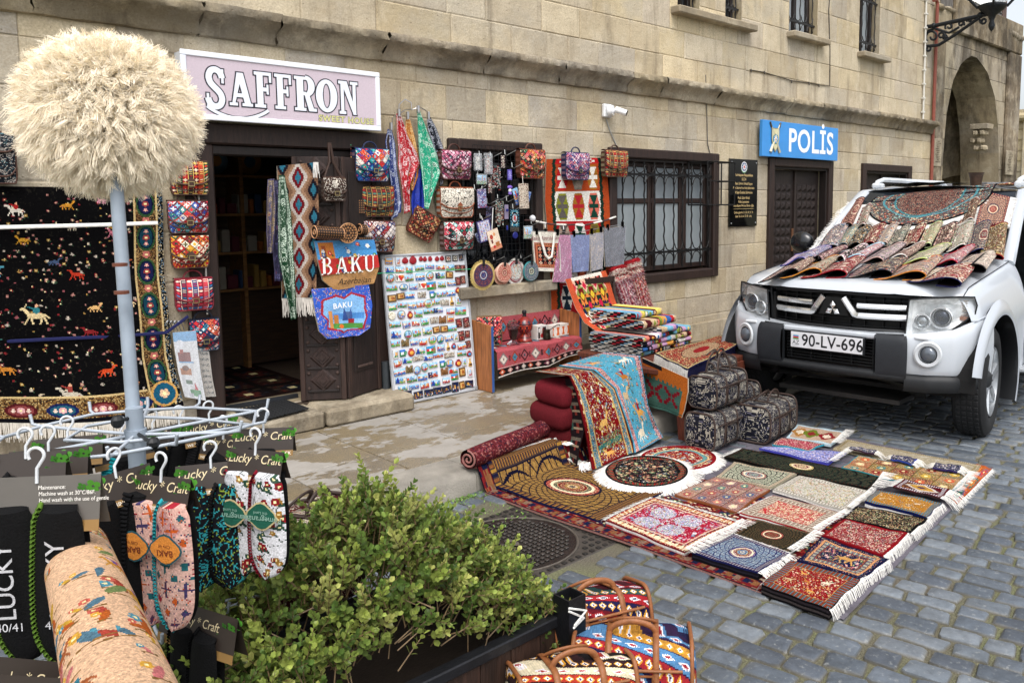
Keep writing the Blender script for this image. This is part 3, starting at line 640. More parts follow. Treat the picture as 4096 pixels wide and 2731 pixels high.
def sett_mat():
 m=bpy.data.materials.new('basalt_setts'); m.use_nodes=True; n=m.node_tree.nodes; l=m.node_tree.links; b=n['Principled BSDF']; tc=n.new('ShaderNodeTexCoord'); a=n.new('ShaderNodeAttribute'); a.attribute_name='Col'
 ge=n.new('ShaderNodeNewGeometry'); sx=n.new('ShaderNodeSeparateXYZ'); l.new(ge.outputs['Position'],sx.inputs[0])
 def noise(sc_,det=5):
  t=n.new('ShaderNodeTexNoise'); t.inputs['Scale'].default_value=sc_; t.inputs['Detail'].default_value=det; t.inputs['Roughness'].default_value=.65; l.new(tc.outputs['Object'],t.inputs['Vector']); return t.outputs['Fac']
 mr=n.new('ShaderNodeMapRange'); mr.inputs['From Min'].default_value=.3; mr.inputs['From Max'].default_value=.7; mr.inputs['To Min'].default_value=.72; mr.inputs['To Max'].default_value=1.28; l.new(noise(16,8),mr.inputs['Value'])
 vm=n.new('ShaderNodeVectorMath'); vm.operation='SCALE'; l.new(a.outputs['Color'],vm.inputs[0]); l.new(mr.outputs[0],vm.inputs['Scale'])
 mz=n.new('ShaderNodeMapRange'); mz.inputs['From Min'].default_value=-.014; mz.inputs['From Max'].default_value=-.001; l.new(sx.outputs['Z'],mz.inputs['Value'])
 q=n.new('ShaderNodeMix'); q.data_type='RGBA'; l.new(mz.outputs[0],q.inputs['Factor']); q.inputs['A'].default_value=(*hx('6e695b'),1); l.new(vm.outputs[0],q.inputs['B'])
 w2=n.new('ShaderNodeMapRange'); w2.inputs['From Min'].default_value=.58; w2.inputs['From Max'].default_value=.66; l.new(noise(42,6),w2.inputs['Value']); q2=n.new('ShaderNodeMix'); q2.data_type='RGBA'; 
 mm=n.new('ShaderNodeMath'); mm.operation='MULTIPLY'; mm.inputs[1].default_value=.5; l.new(w2.outputs[0],mm.inputs[0]); l.new(mm.outputs[0],q2.inputs['Factor']); l.new(q.outputs['Result'],q2.inputs['A']); q2.inputs['B'].default_value=(*hx('969896'),1)
 l.new(q2.outputs['Result'],b.inputs['Base Color']); b.inputs['Roughness'].default_value=.46; b.inputs['Specular IOR Level'].default_value=.5
 bp=n.new('ShaderNodeBump'); bp.inputs['Strength'].default_value=.45; bp.inputs['Distance'].default_value=.008; l.new(noise(38,6),bp.inputs['Height']); l.new(bp.outputs[0],b.inputs['Normal']); return m
MH=None
def in_manhole(x,y): return MAN is not None and all(((MAN[(i+1)%4]-MAN[i])[0]*(y-MAN[i][1])-(MAN[(i+1)%4]-MAN[i])[1]*(x-MAN[i][0]))*MSG>-.06 for i in range(4))
_m1=gz('I',1210,1345)[:2]; _m0=gz('I',590,1115)[:2]; _d=_m1-_m0; _n=np.array([_d[1],-_d[0]]); 
if (_n@np.array([-1,-1]))<0: _n=-_n
MAN=[_m0,_m1,_m1+_n,_m0+_n]; MSG=1 if np.cross(MAN[1]-MAN[0],MAN[2]-MAN[1])>0 else -1
s=MB(); a=R_(-10); e1=np.array([math.sin(a),math.cos(a)]); e2=np.array([math.cos(a),-math.sin(a)])
rg=np.random.default_rng(3); V=[];Fq=[];CC=[]; off=0
ring=[(-.82,-1),(.82,-1),(1,-.8),(1,.8),(.82,1),(-.82,1),(-1,.8),(-1,-.8)]
q=-3.0
while q<12.5:
 wd=.097+rg.random()*.024; p=-7.2+rg.random()*.2
 while p<1.2:
  L=.12+rg.random()*.10; cx,cy=e1*(p+L/2)+e2*(q+wd/2)
  if KY-4.4<cy<KY-.02 and -.6<cx<12 and not in_manhole(cx,cy):
   hl,hw=L/2-.006-.003*rg.random(),wd/2-.005-.003*rg.random(); ja=(rg.random()-.5)*.09; dz=(rg.random()-.5)*.008; tl=(rg.random(2)-.5)*.05; jt=(rg.random((8,2))-.5)*.014
   c=hx(('575e66','4e555d','626970','666c72','494f57')[rg.integers(5)])*(.85+.3*rg.random())
   ca,sa=math.cos(ja),math.sin(ja); vs=[]
   for k,(sc_,z) in enumerate(((1.,-.035),(1.,-.012),(.94,-.003),(.80,.001),(.40,.003))):
    for i,(u,v) in enumerate(ring):
     lx,ly=(u*hl+jt[i][0])*sc_ ,(v*hw+jt[i][1])*sc_; 
     if k<3: lx-=(1-sc_)*0
     x_,y_=lx*ca-ly*sa,lx*sa+ly*ca; wp=e1*(p+L/2+x_)+e2*(q+wd/2+y_); vs.append((wp[0],wp[1],z+dz*.6+(tl[0]*x_+tl[1]*y_)*(k>1)+.003*(rg.random()-.5)*(k in (3,4))))
   V+=vs
   for k in range(4):
    for i in range(8): j=(i+1)%8; Fq.append((off+k*8+i,off+k*8+j,off+k*8+8+j,off+k*8+8+i)); CC.append(c)
   for t in ((0,1,2,3),(0,3,4,7),(7,4,5,6)): Fq.append(tuple(off+32+i for i in t)); CC.append(c)
   off+=40
  p+=L
 q+=wd
V=np.array(V); nz=V[3*0:1]
s.add(V,np.array(Fq),np.array(CC)); rd=s.build('cobbled_road',sett_mat(),smooth='auto',origin=(0,0,0)); rd['kind']='structure'
# weeds along the kerb foot
rg=np.random.default_rng(5); s=MB()
for _ in range(2600):
 if rg.random()<.75: x,y=1.6+rg.random()*1.7,KY-.02-abs(rg.normal())*.035
 else: x,y=1.9+rg.random()*1.3,KY-.05-rg.random()*.5
 z=-.008+rg.random()*.008; a_=rg.random()*6.28; L=.004+rg.random()*.006; d=np.array([math.cos(a_),math.sin(a_)]); p_=np.array([x,y]); o=np.array([-d[1],d[0]])*L*.45
 s.add([(*p_,z),(*(p_+d*L+o),z+L*.8),(*(p_+d*L*1.9),z+L),(*(p_+d*L-o),z+L*.5)],[(0,1,2,3)],hx(('6d8a45','587838','7f9a52')[rg.integers(3)]))
tag(s.build('ground_moss',FAB,origin=(0,0,0)),'small green weeds growing at the foot of the kerb','weeds',kind='stuff')
# shelving inside the shop with plates and stock
sf=thing('shop_shelf','wooden shelves with painted plates and stock seen in the dim shop','shelf',(2.5,1.6,.26)); s=MB('8a6236')
for x in (1.75,2.33,2.92,3.5): s.box(x-.015,x+.015,1.5,1.8,.26,2.3)
SH=(2.26,1.93,1.60,1.27,.95); 
for z in SH: s.box(1.76,3.49,1.51,1.8,z,z+.02)
s.box(1.76,3.49,1.6,1.8,.28,.94,'3a281a'); s.box(1.76,3.49,1.80,1.82,.26,2.3,'4a3828'); s.build('frame',WOX,sf)
for i,x in enumerate((1.98,2.15,2.55,2.76,3.05)):
 s=MB(); s.fr((x,1.62,1.95+.12),rotx(math.pi/2)); s.lathe([(.001,0),(.07,.0),(.11,-.015)],24,'6a88a0' if i%2 else 'a87840'); s.lathe([(.001,.002),(.05,.002)],16,['c89050','385878','b86a3a'][i%3]); tag(s.build('painted_plate',PLA),['blue rimmed painted plate','brown painted plate'][i%2==0]+' on the upper shelf, %s from left'%['first','second','third','fourth','fifth'][i],'plate','plates on the shop shelf')
rgs=np.random.default_rng(8)
for r,z in enumerate(SH[2:]+(SH[1]-.0,)):
 if r==3: continue
 s=MB(); x=1.79
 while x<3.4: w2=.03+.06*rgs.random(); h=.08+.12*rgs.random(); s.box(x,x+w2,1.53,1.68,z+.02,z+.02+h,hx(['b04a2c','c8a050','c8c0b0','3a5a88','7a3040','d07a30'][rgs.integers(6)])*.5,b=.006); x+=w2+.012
 s=tag(s.build('shelf_stock',PAP),'row of small boxed souvenirs on the %s shelf inside the shop'%['middle','lower','lowest'][r],'souvenirs',kind='stuff')
s=MB('1a1b1d'); p=wy('C',400,1480,-.1); dm=[gz('C',a,b,.262) for a,b in ((430,1500),(700,1440),(835,1490),(560,1560))]
s.grid(lambda U,V:((dm[0]*(1-U[...,None])+dm[1]*U[...,None])*(1-V[...,None])+(dm[3]*(1-U[...,None])+dm[2]*U[...,None])*V[...,None])+np.array([0,0,1.])*(.012+.003*np.sign(np.sin(U*90)))[...,None],90,4); tag(s.build('door_mat',RUB),'black ribbed rubber mat on the step in front of the shop doorway','mat')
ZT['M']=(1200,300,1.3835)
# old portal with pointed arch
por=thing('stone_portal','soot stained old stone gateway with tall pointed arch beside the sandstone building','gateway',(15.6,.3,0))
apx=[(1500,1500),(1515,1200),(1540,900),(1590,640),(1660,490),(1757,425)]; apr=[(1757,425),(1860,560),(1920,760),(1945,1000),(1950,1200),(1950,1500)]
AL=np.array([wy('F',a,b,.02)[[0,2]] for a,b in apx]); AR=np.array([wy('F',a,b,.02)[[0,2]] for a,b in apr]); zap=AL[-1][1]
def xl(z): return np.interp(z,AL[:,1],AL[:,0])
def xr(z): return np.interp(z,AR[::-1,1],AR[::-1,0])
PX0,PX1,PZT=13.60,17.52,4.86
s=MB(); z=.0; rg=np.random.default_rng(11)
while z<PZT-.01:
 hh=.34+.12*rg.random(); zt=min(z+hh,PZT); zt=PZT if PZT-zt<.12 else zt
 joints=[PX0]; 
 while joints[-1]<PX1: joints.append(min(PX1,joints[-1]+.45+.5*rg.random()))
 cols=[BLK[rg.integers(10)]*(.52+.25*rg.random()) for _ in joints]
 zz=np.linspace(z+.004,zt-.004,5)
 for a,b,c in zip(joints[:-1],joints[1:],cols):
  if b-a<.02: continue
  for z0,z1 in zip(zz[:-1],zz[1:]):
   if z1>zap: segs=[(a,b,a,b)]
   else:
    segs=[(a,min(b,xl(z0)),a,min(b,xl(z1))),(max(a,xr(z0)),b,max(a,xr(z1)),b)]
   for q0,q1,p0,p1 in segs:
    if q1-q0>.003 or p1-p0>.003: s.add([(q0+.003*(q0==a),.02,z0),(max(q0,q1)-.003,.02,z0),(max(p0,p1)-.003,.02,z1),(p0+.003*(p0==a),.02,z1)],[(0,1,2,3)],c)
 z=zt
s.box(PX0,PX1,.5,.52,0,0.01,'5d5446')
# soffit of the arch, then the wider niche behind it
ap=[(p[0],p[1]) for p in AL]+[(p[0],p[1]) for p in AR[1:]]
A2=np.array(ap)
for i in range(len(ap)-1):
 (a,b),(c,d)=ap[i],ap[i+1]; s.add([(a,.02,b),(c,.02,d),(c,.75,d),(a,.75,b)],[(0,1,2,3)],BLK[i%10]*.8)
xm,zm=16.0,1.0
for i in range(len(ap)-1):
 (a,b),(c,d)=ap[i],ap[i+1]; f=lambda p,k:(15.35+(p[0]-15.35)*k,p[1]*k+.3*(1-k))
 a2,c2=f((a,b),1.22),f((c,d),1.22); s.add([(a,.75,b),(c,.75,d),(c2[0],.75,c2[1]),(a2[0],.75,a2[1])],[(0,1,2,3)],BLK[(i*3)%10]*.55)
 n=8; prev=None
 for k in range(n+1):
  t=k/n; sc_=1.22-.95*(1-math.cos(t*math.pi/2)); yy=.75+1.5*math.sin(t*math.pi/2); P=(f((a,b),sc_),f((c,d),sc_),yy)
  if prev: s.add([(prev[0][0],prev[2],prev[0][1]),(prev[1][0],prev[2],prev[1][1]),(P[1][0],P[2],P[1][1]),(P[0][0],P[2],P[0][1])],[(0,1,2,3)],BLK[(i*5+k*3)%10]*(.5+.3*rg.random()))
  prev=P
s.add([(13.7,2.45,0),(17.3,2.45,0),(17.3,2.45,4.6),(13.7,2.45,4.6)],[(0,1,2,3)],'8a7c63')
s.box(PX1-.01,PX1,.03,2.6,0,PZT,'7d705c'); s.box(PX0,PX1-.012,.03,2.6,PZT-.05,PZT,'5a5044')
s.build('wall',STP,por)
# raised frame round the arch and broken coping
s=MB()
p0=wy('F',1600,240,0);p1=wy('F',2022,400,0)
s.box(14.25,PX1+.03,-.06,.018,p0[2]-.03,p0[2]+.55,'7b6f5c',b=.02); s.box(p1[0],PX1+.03,-.06,.018,0,p0[2]-.04,'71665a',b=.02); s.box(PX0+.04,13.95,-.03,.018,0,p0[2]-.04,'6d6355',b=.02)
s.build('frame_moulding',STP,por)
s=MB()
for i in range(60):
 x=PX0+(PX1-PX0)*rg.random(); r=.05+.07*rg.random(); s.ball((x,.02+.12*rg.random(),PZT+.03*rg.random()),r,BLK[rg.integers(10)]*.4,n=4,sc=(1.5,1,.6))
for i in range(6): s.ball((PX1-.02-.1*i,.0,PZT-.02+.04*rg.random()),.12,BLK[rg.integers(10)]*.5,n=5,sc=(1,.8,.7))
s.build('broken_coping',STP,por,smooth=True)
# stalactite bracket in the niche
s=MB()
bx=on('F',1945,1030,1,.5)
for r in range(3):
 for k in range(2): xx=16.30-.0; yy=.12+.13*k+.06*(r%2); zz=bx[2]-.10-.14*r; s.box(xx-.10+.03*r,xx+.16,yy,yy+.10,zz-.10,zz,BLK[2]*.6,b=.025)
s.box(16.2,16.5,.06,.40,bx[2]-.08,bx[2]+.02,BLK[3]*.65,b=.01); s.build('stone_bracket',STP,por)
def plate(z,a,b,y=.0,nm='stone_plaque',label='',c='8f8879',lines=12):
 p=wy(z,*a,y); q=wy(z,*b,y); s=MB(c); s.box(p[0],q[0],y-.03,y,q[2],p[2],b=.006); o=s.build(nm,ST); tag(o,label,'plaque'); 
 t=MB('4c463c')
 for i in range(lines): zz=p[2]-(p[2]-q[2])*(.12+.8*i/lines); wd=(q[0]-p[0])*(.3+.5*((i*37)%10)/10); cx=(p[0]+q[0])/2; t.box(cx-wd/2,cx+wd/2,y-.032,y-.03,zz,zz+.015)
 t.build('lettering',STD,o)
plate('F',(1436,1085),(1486,1308),-.01,label='tall pale stone plaque with worn lettering left of the pointed arch')
plate('F',(2003,1180),(2052,1375),-.07,label='narrow pale stone plaque with worn lettering right of the pointed arch')
# house behind the portal
hb=thing('upper_house','tall pale stone house with a wooden bay behind the gateway','house',(16.5,5,0))
s=MB(); ashlar(s,14.2,24,4.0,9,3.2,[],ch=(.3,.36),bw=(.5,.9),rg=rg,tone=1.05); s.box(14.2,24,3.24,6,0,9,'a99c80'); s.build('wall',ST,hb)
s=MB('6f6d6c'); a=on('F',1735,160,1,2.4); b=on('F',2003,130,1,2.4); s.box(a[0],b[0],2.4,3.19,a[2]+.05,8.5,b=.02)
for k in range(7): s.box(a[0]-.01,b[0]-.3,2.37,2.4,a[2]+.3+k*.17,a[2]+.315+k*.17,'585655')
s.box(a[0]-.03,b[0]+.03,2.36,3.19,a[2]-.13,a[2]+.048,'4a201d',b=.01); s.box(b[0]-.28,b[0]+.02,2.38,2.42,a[2]+.05,8.5,'57423a'); s.build('wooden_bay',WOO,hb)
# distant pale building down the street
db=thing('distant_building','pale beige building with arched windows far down the street at the right edge','building',(34,-4,0))
s=MB('d8c9a6'); e=on('S',4052,600,0,34.); top=on('S',4060,368,0,34.)[2]; mid=on('S',4060,440,0,34.)[2]
s.box(34,46,-14,e[1],0,mid+.0,'cdbd98'); s.box(35.2,46,-14,e[1]-.3,mid,top+.2,'bfb091'); s.box(33.7,35,-14,e[1]+.2,mid-.45,mid-.15,'c4b48e',b=.1); s.box(34.9,46,-14,e[1]-.1,top-.2,top+.1,'b8a988')
for k in range(30): s.box(33.97,34,-14,e[1],.4*k,.4*k+.03,'a8996f') if .4*k<mid-.5 else None
s.build('wall',ST,db)
for k in range(3):
 s=MB('4e5560'); yc=e[1]-.95-k*2.2; s.box(33.93,33.99,yc-.42,yc+.42,2.2,4.9); t=np.linspace(0,math.pi,9); s.add([(33.93,yc+.42*math.cos(a),4.9+.42*math.sin(a)) for a in t],[list(range(9))]); wv=s.build('window',DGL,db)
 s=MB('e0d2b0'); s.tube([(33.9,yc-.5,2.1),(33.9,yc-.5,4.9)]+[(33.9,yc-.5*math.cos(a),4.9+.5*math.sin(a)) for a in t]+[(33.9,yc+.5,2.1)],.09,6); s.build('surround',ST,wv)
# street lamp on a wrought iron bracket (all in the plane x = 13.3)
LX=13.30
def lp(x,y): return on('F',x,y,0,LX)
la=thing('wall_lamp','black wrought iron street lamp on a scrolled bracket above the pointed arch','street lamp',lp(1360,310))
s=MB('1f2328')
s.tube([lp(1362,190),lp(1362,430)],.035,8,flat=.5); s.tube([lp(1372,215),lp(1440,205),lp(1800,128),lp(1905,100)],.032,8); s.tube([lp(1370,250),lp(1372,360),lp(1420,362),lp(1480,355),lp(1600,280),lp(1800,140)],.026,8)
def scroll(cx,cy,r,t0,t1,th=.018,shr=.75):
 t=np.linspace(t0,t1,26); P=[]
 for i,a in enumerate(t): q=r*(1-shr*i/25); P.append(lp(cx+q*math.cos(a),cy+q*math.sin(a)))
 s.tube(P,th,6)
scroll(1430,290,55,2.4,9.5); scroll(1395,385,26,4.5,11); scroll(1560,210,32,2.5,9.5); scroll(1655,190,26,.5,-6.5); scroll(1830,165,28,3.5,-4); scroll(1500,285,35,.3,-5); scroll(1720,160,20,2.5,9)
for i in range(8): a=i*math.pi/4; s.tube([lp(1527,292),lp(1527+24*math.cos(a),292+24*math.sin(a))],.016,4)
s.tube([lp(1372,300),lp(1400,240),lp(1450,225),lp(1520,250),lp(1560,260),lp(1640,215)],.02,6)
s.ball(lp(1362,188),.05,n=5); s.ball(lp(1440,204),.045,n=5); s.ball(lp(1805,122),.05,n=5); s.build('bracket',IRO,la,smooth=True)
c0=lp(1900,60); s=MB('1f2328'); s.lathe([(.001,-.36),(.03,-.33),(.05,-.27),(.03,-.2),(.06,-.12),(.17,-.04),(.2,0),(.21,.03),(.16,.05)],20,c=c0); 
for k in range(4):
 a=k*math.pi/2+.4; s.tube([c0+np.array([.20*math.cos(a),.20*math.sin(a),0]),c0+np.array([.40*math.cos(a),.40*math.sin(a),.22]),c0+np.array([.48*math.cos(a),.48*math.sin(a),.50])],.02,6)
s.build('lantern_cage',IRO,la,smooth=True); s=MB('dfe4e6'); s.lathe([(.15,.05),(.30,.14),(.40,.3),(.43,.5),(.42,.7)],22,c=c0); s.build('glass_bowl',mat('milky_glass',.15,noise=0,bump=0,trans=.5),la,smooth=True)
# pipes and cables on the facade
s=MB('d9d7d0'); s.tube([wy('F',1385,-60,.0),wy('F',1357,935,0.0)],.014,6); [s.box(*(lambda p:(p[0]-.03,p[0]+.03,-.02,.02,p[2]-.012,p[2]+.012))(wy('F',1385-28*k/8,k*110,0))) for k in range(9)]; tag(s.build('cable_conduit',PLA),'thin white cable conduit running down the corner of the building','conduit')
s=MB('8a4a3c'); s.tube([wy('F',1440,5,-.03),wy('F',1462,0,-.03),wy('F',1470,30,-.03),wy('F',1415,1600,-.03)],.028,8); tag(s.build('copper_pipe',MET),'reddish brown pipe running down between building and gateway','pipe')
s=MB('3a3530'); pts=[(0,550),(110,568),(330,635),(460,652),(540,668),(626,676),(628,400),(618,80),(628,-60)]; s.tube([wy('F',a,b,.02) for a,b in pts],.006,5)
for a,b in ((8,545),(112,560),(325,630),(462,645),(540,662)): s.tube([wy('F',a,b,.02),wy('F',a+2,b+22,.0)],.008,4)
tag(s.build('wall_cable',PLA),'thin dark cable clipped along the upper wall','cable')
s=MB('4a4a48'); s.tube([wy('M',2245,0,-.02),wy('M',2250,140,-.01),wy('M',2255,380,-.01),wy('M',2270,440,-.01)],.005,5); tag(s.build('hanging_cable',PLA),'thin grey cable hanging down to the barred window','cable')
# white security camera
cc=thing('security_camera','white bullet security camera on a junction box on the stone wall','security camera',wy('M',1690,230,0))
p=wy('M',1690,200,0); s=MB('e6e8ea'); s.box(p[0]-.06,p[0]+.06,-.045,0,p[2]-.065,p[2]+.065,b=.012); s.build('junction_box',PLA,cc)
s=MB('eceef0'); s.tube([p+[.0,-.05,0],p+[.02,-.09,0]],[.06,.05],10); s.tube([p+[.03,-.08,.0],p+[.06,-.13,-.01],p+[.08,-.14,-.015]],.022,8); a,b=p+np.array([.03,-.11,.01]),p+np.array([.09,-.20,-.03]); s.tube([a,b],.03,12); s.build('camera_body',PLA,cc,smooth='auto')
s=MB('0d0d10'); s.tube([b,b+(b-a)*.06],.028,12); s.build('lens',DGL,cc)
s=MB('9a9a96'); s.tube([p+[.0,-.01,-.08],wy('M',1715,310,-.01),wy('M',1755,400,-.01)],.006,5); s.build('camera_cable',PLA,cc)
# manhole cover
mh=thing('manhole_cover','square cast iron manhole cover with round waffle lid in the road by the carpets','manhole cover',(*((MAN[0]+MAN[2])/2),0))
ex=nrm(MAN[1]-MAN[0]); ey=nrm(MAN[3]-MAN[0]); Lm=np.linalg.norm(MAN[1]-MAN[0]); A=np.array([[ex[0],ey[0],0],[ex[1],ey[1],0],[0,0,1]])
s=MB('4b4641'); s.fr((*MAN[0],-.012),A); s.box(0,Lm,0,Lm,-.05,0,b=.004)
R0=Lm*.43; n=15; 
for i in range(n+1):
 for j in range(n+1):
  x=Lm*(i+.5)/(n+1);y=Lm*(j+.5)/(n+1)
  if math.hypot(x-Lm/2,y-Lm/2)>R0+.03: s.box(x-.012,x+.012,y-.012,y+.012,0,.006,'2c2a28',b=.002)
t=np.linspace(0,2*math.pi,41)[:-1]; s.tube([(Lm/2+(R0+.008)*math.cos(a),Lm/2+(R0+.008)*math.sin(a),.003) for a in t],.006,6,'5f5850',closed=True); s.build('frame',IRO,mh)
s=MB('3b3734'); s.fr((*MAN[0],-.010),A); s.prism([(Lm/2+R0*math.cos(a),Lm/2+R0*math.sin(a)) for a in t],-.02,.002,'332f2d')
n=20
for i in range(n):
 for j in range(n):
  x=Lm/2+(i-n/2+.5)*R0*2/n; y=Lm/2+(j-n/2+.5)*R0*2/n
  if math.hypot(x-Lm/2,y-Lm/2)<R0-.03 and not(abs(i-n/2+.5)<2.2 and abs(j-n/2+.5)<1.2): s.box(x-.009,x+.009,y-.009,y+.009,.002,.008,'54504c',b=.002)
s.lathe([(.02,.003),(.045,.009),(.05,.008)],16,'6b655e',c=(Lm/2,Lm/2,0),sy=.55); s.build('lid',mat('wet_iron',.25,metal=.5,noise=.35,nsc=9,bump=.1,bsc=40),mh)
# signs
def sign_axes(pl,pr_): ex=nrm(np.array(pr_)-np.array(pl)); return ex
# shop sign: light box tilted with the wall
sg=thing('shop_sign','pink shop sign board reading SAFFRON SWEET HOUSE in a white frame over the doorway','sign',(2.55,-.1,2.2))
x0,x1=1.925,3.30; zb,zt=2.245,2.675; yf=-.155
s=MB('e4e8f0'); s.box(x0,x1,-.14,-.02,zb+.01,zt-.01,'d4d8de'); 
for (a,b,c,d) in ((x0-.01,x1+.01,zt-.035,zt),(x0-.01,x1+.01,zb,zb+.035),(x0-.01,x0+.025,zb+.035,zt-.035),(x1-.025,x1+.01,zb+.035,zt-.035)): s.box(a,b,yf,-.135,c,d,b=.004)
s.build('frame',PLA,sg); s=MB('c9bac4'); s.box(x0+.025,x1-.025,-.147,-.141,zb+.035,zt-.035); s.build('panel',mat('canvas_print',.7,noise=.05,nsc=120,bump=.2,bsc=400),sg)
def sglyph(mb,ch,x,z,wd,h,c,g=0,y0=0):
 y=y0
 """fat slab-serif capitals drawn as polygons in the wall plane; g grows the shape for the dark outline"""
 T=wd*.36;S_=h*.10; kk=[0]
 def R(a,b,c0,d): kk[0]+=1; y=y0-kk[0]*.00006; mb.add([(x+a*wd-g,y,z+c0*h-g),(x+b*wd+g,y,z+c0*h-g),(x+b*wd+g,y,z+d*h+g),(x+a*wd-g,y,z+d*h+g)],[(0,1,2,3)],c)
 def Q(p): mb.add([(x+a*wd,y,z+b*h) for a,b in p],[list(range(len(p)))],c)
 def grow(p):
  kk[0]+=1; y=y0-kk[0]*.00006; p=[(a*wd,b*h) for a,b in p]; cx=sum(a for a,b in p)/len(p); cz=sum(b for a,b in p)/len(p); n=len(p); ar=sum(p[i][0]*p[(i+1)%n][1]-p[(i+1)%n][0]*p[i][1] for i in range(n)); sgn=1 if ar>0 else -1; out=[]
  for i in range(n):
   a=np.array(p[i-1]);b=np.array(p[i]);d=np.array(p[(i+1)%n]); n1=nrm([(b-a)[1],-(b-a)[0]])*sgn; n2=nrm([(d-b)[1],-(d-b)[0]])*sgn; m=n1+n2; m=m/(m@n1+1e-6); m=m/max(1,np.linalg.norm(m)/1.6); out.append(b+m*g)
  mb.add([(x+q[0],y,z+q[1]) for q in out],[list(range(n))],c)
 if ch=='A': grow([(.36,1),(.66,1),(1.0,.06),(.70,.06)]); grow([(.36,1),(.50,1),(.52,.75),(.24,.06),(.10,.06)]); R(.3,.75,.26,.38); R(-.02,.36,0,.09); R(.58,1.08,0,.09)
 elif ch=='F': R(.14,.50,0,1); R(.0,.64,0,.09); R(.0,1.,.91,1); R(.86,1.,.72,1); R(.4,.80,.46,.57); R(.70,.82,.38,.66)
 elif ch=='R': R(.12,.46,0,1); R(.0,.58,0,.09); R(.0,.7,.91,1); bowl(mb,x+.58*wd,z+.73*h,.30*wd,.27*h,.17*wd,y,c,g,-1.57,1.57); R(.4,.6,.46,.56); grow([(.5,.5),(.75,.5),(1.02,.0),(.72,.0)]); R(.72,1.12,0,.09)
 elif ch=='O': bowl(mb,x+.5*wd,z+.5*h,.40*wd,.45*h,.19*wd,y,c,g,0,6.2832)
 elif ch=='N': R(.10,.28,0,1); R(.0,.38,0,.09); R(-.02,.3,.91,1); grow([(.12,1),(.46,1),(.98,0),(.80,0)]); R(.78,.96,0,1); R(.64,1.08,.91,1)
 elif ch=='S':
  P=[(.84,.72),(.80,.86),(.62,.94),(.40,.95),(.20,.86),(.18,.68),(.34,.56),(.62,.45),(.82,.32),(.80,.14),(.60,.05),(.36,.05),(.16,.14),(.12,.28)]
  stroke(mb,[(x+a*wd,z+b*h) for a,b in P],wd*.15,y,c,g); R(.80,.92,.62,.96); R(.06,.18,.04,.36)
def bowl(mb,cx,cz,rx,rz,t,y,c,g,a0,a1):
 n=28; v=[]
 for i in range(n+1): a=a0+(a1-a0)*i/n; v+=[(cx+(rx+t+g)*math.cos(a),y,cz+(rz+t*.35+g)*math.sin(a)),(cx+(max(.2*t,rx-t)-g)*math.cos(a),y,cz+(rz-t*.75-g)*math.sin(a))]
 i=np.arange(n)*2; mb.add(v,np.stack([i,i+1,i+3,i+2],-1),c)
def stroke(mb,P,t,y,c,g):
 P=np.array(P); u=np.linspace(0,len(P)-1,60); P=np.c_[np.interp(u,range(len(P)),P[:,0]),np.interp(u,range(len(P)),P[:,1])]
 k=np.ones(7)/7; P=np.c_[np.convolve(np.pad(P[:,0],3,'edge'),k,'valid'),np.convolve(np.pad(P[:,1],3,'edge'),k,'valid')]
 T=nrm(np.gradient(P,axis=0)); N=np.c_[-T[:,1],T[:,0]]*(t+g); a=P+N;b=P-N; v=np.stack([np.c_[a[:,0],np.full(60,y),a[:,1]],np.c_[b[:,0],np.full(60,y),b[:,1]]],1).reshape(-1,3); i=np.arange(59)*2; mb.add(v,np.stack([i,i+1,i+3,i+2],-1),c)
xs0=2.055; W_=[.150,.160,.135,.135,.165,.160,.160]; 
for gg,cc_,yy in ((.008,'2c2a33',-.1485),(0,'e6ebf5',-.1505)):
 s=MB(cc_); xx=xs0
 for i,(ch,wd) in enumerate(zip('SAFFRON',W_)):
  h=.235-.02*(i in (1,)) if i else .265; sglyph(s,ch,xx,2.350-(.0 if i else .03),wd*.86,h-.0,cc_,gg,yy-.00002*i); xx+=wd*1.02
 if 1:
  t=np.linspace(0,1,20); P=[(2.055+.41*a,2.338-.072*math.sin(math.pi*min(1,a*1.0))**.8+.0*a) for a in t]; stroke(s,P,.010,yy+.0003,cc_,gg*.8)
 s.build('outline' if gg else 'lettering',PLA,sg)
s=MB('3d3b30'); text(s,'SWEET HOUSE',.060,(3.25,-.1480,2.29),(1,0,0),(0,0,1),'3d3b30',.0004,off=.055,align='RIGHT',space=1.12); text(s,'SWEET HOUSE',.060,(3.25,-.1488,2.29),(1,0,0),(0,0,1),'d5d390',.0006,off=.025,align='RIGHT',space=1.12); s.build('small_lettering',PLA,sg)
# police sign
ps=thing('police_sign','blue sign reading POLIS in white letters with a shield emblem above the dark doors','sign',(9.4,-.05,2.24))
s=MB('3f8fd6'); s.box(8.47,10.29,-.10,-.055,2.25,2.685,b=.004); s.build('panel',PLA,ps)
s=MB('f2f4f6'); 
text(s,'POLİS',.40,(9.60,-.101,2.335),(1,0,0),(0,0,1),'f4f6f8',.001,off=.02,sx=.98,space=1.08); s.build('lettering',PLA,ps)
s=MB(); cx,cz=8.735,2.475
for sgn in (-1,1): s.tube([(cx-sgn*.10,-.106,cz+.17),(cx+sgn*.10,-.106,cz-.17)],[.008,.022],5,'b9b49a'); s.tube([(cx-sgn*.085,-.106,cz+.13),(cx-sgn*.115,-.106,cz+.19)],.013,6,'4a4436')
s.fr((0,0,0)); sh=[(-.085,.11),(-.05,.125),(0,.12),(.05,.125),(.085,.11),(.085,-.02),(.05,-.11),(0,-.17),(-.05,-.11),(-.085,-.02)]
s.add([(cx+a,-.112,cz+b) for a,b in sh],[list(range(10))],'8d8a6a'); s.add([(cx+a*.88,-.1135,cz+b*.9) for a,b in sh],[list(range(10))],'cfc9a2')
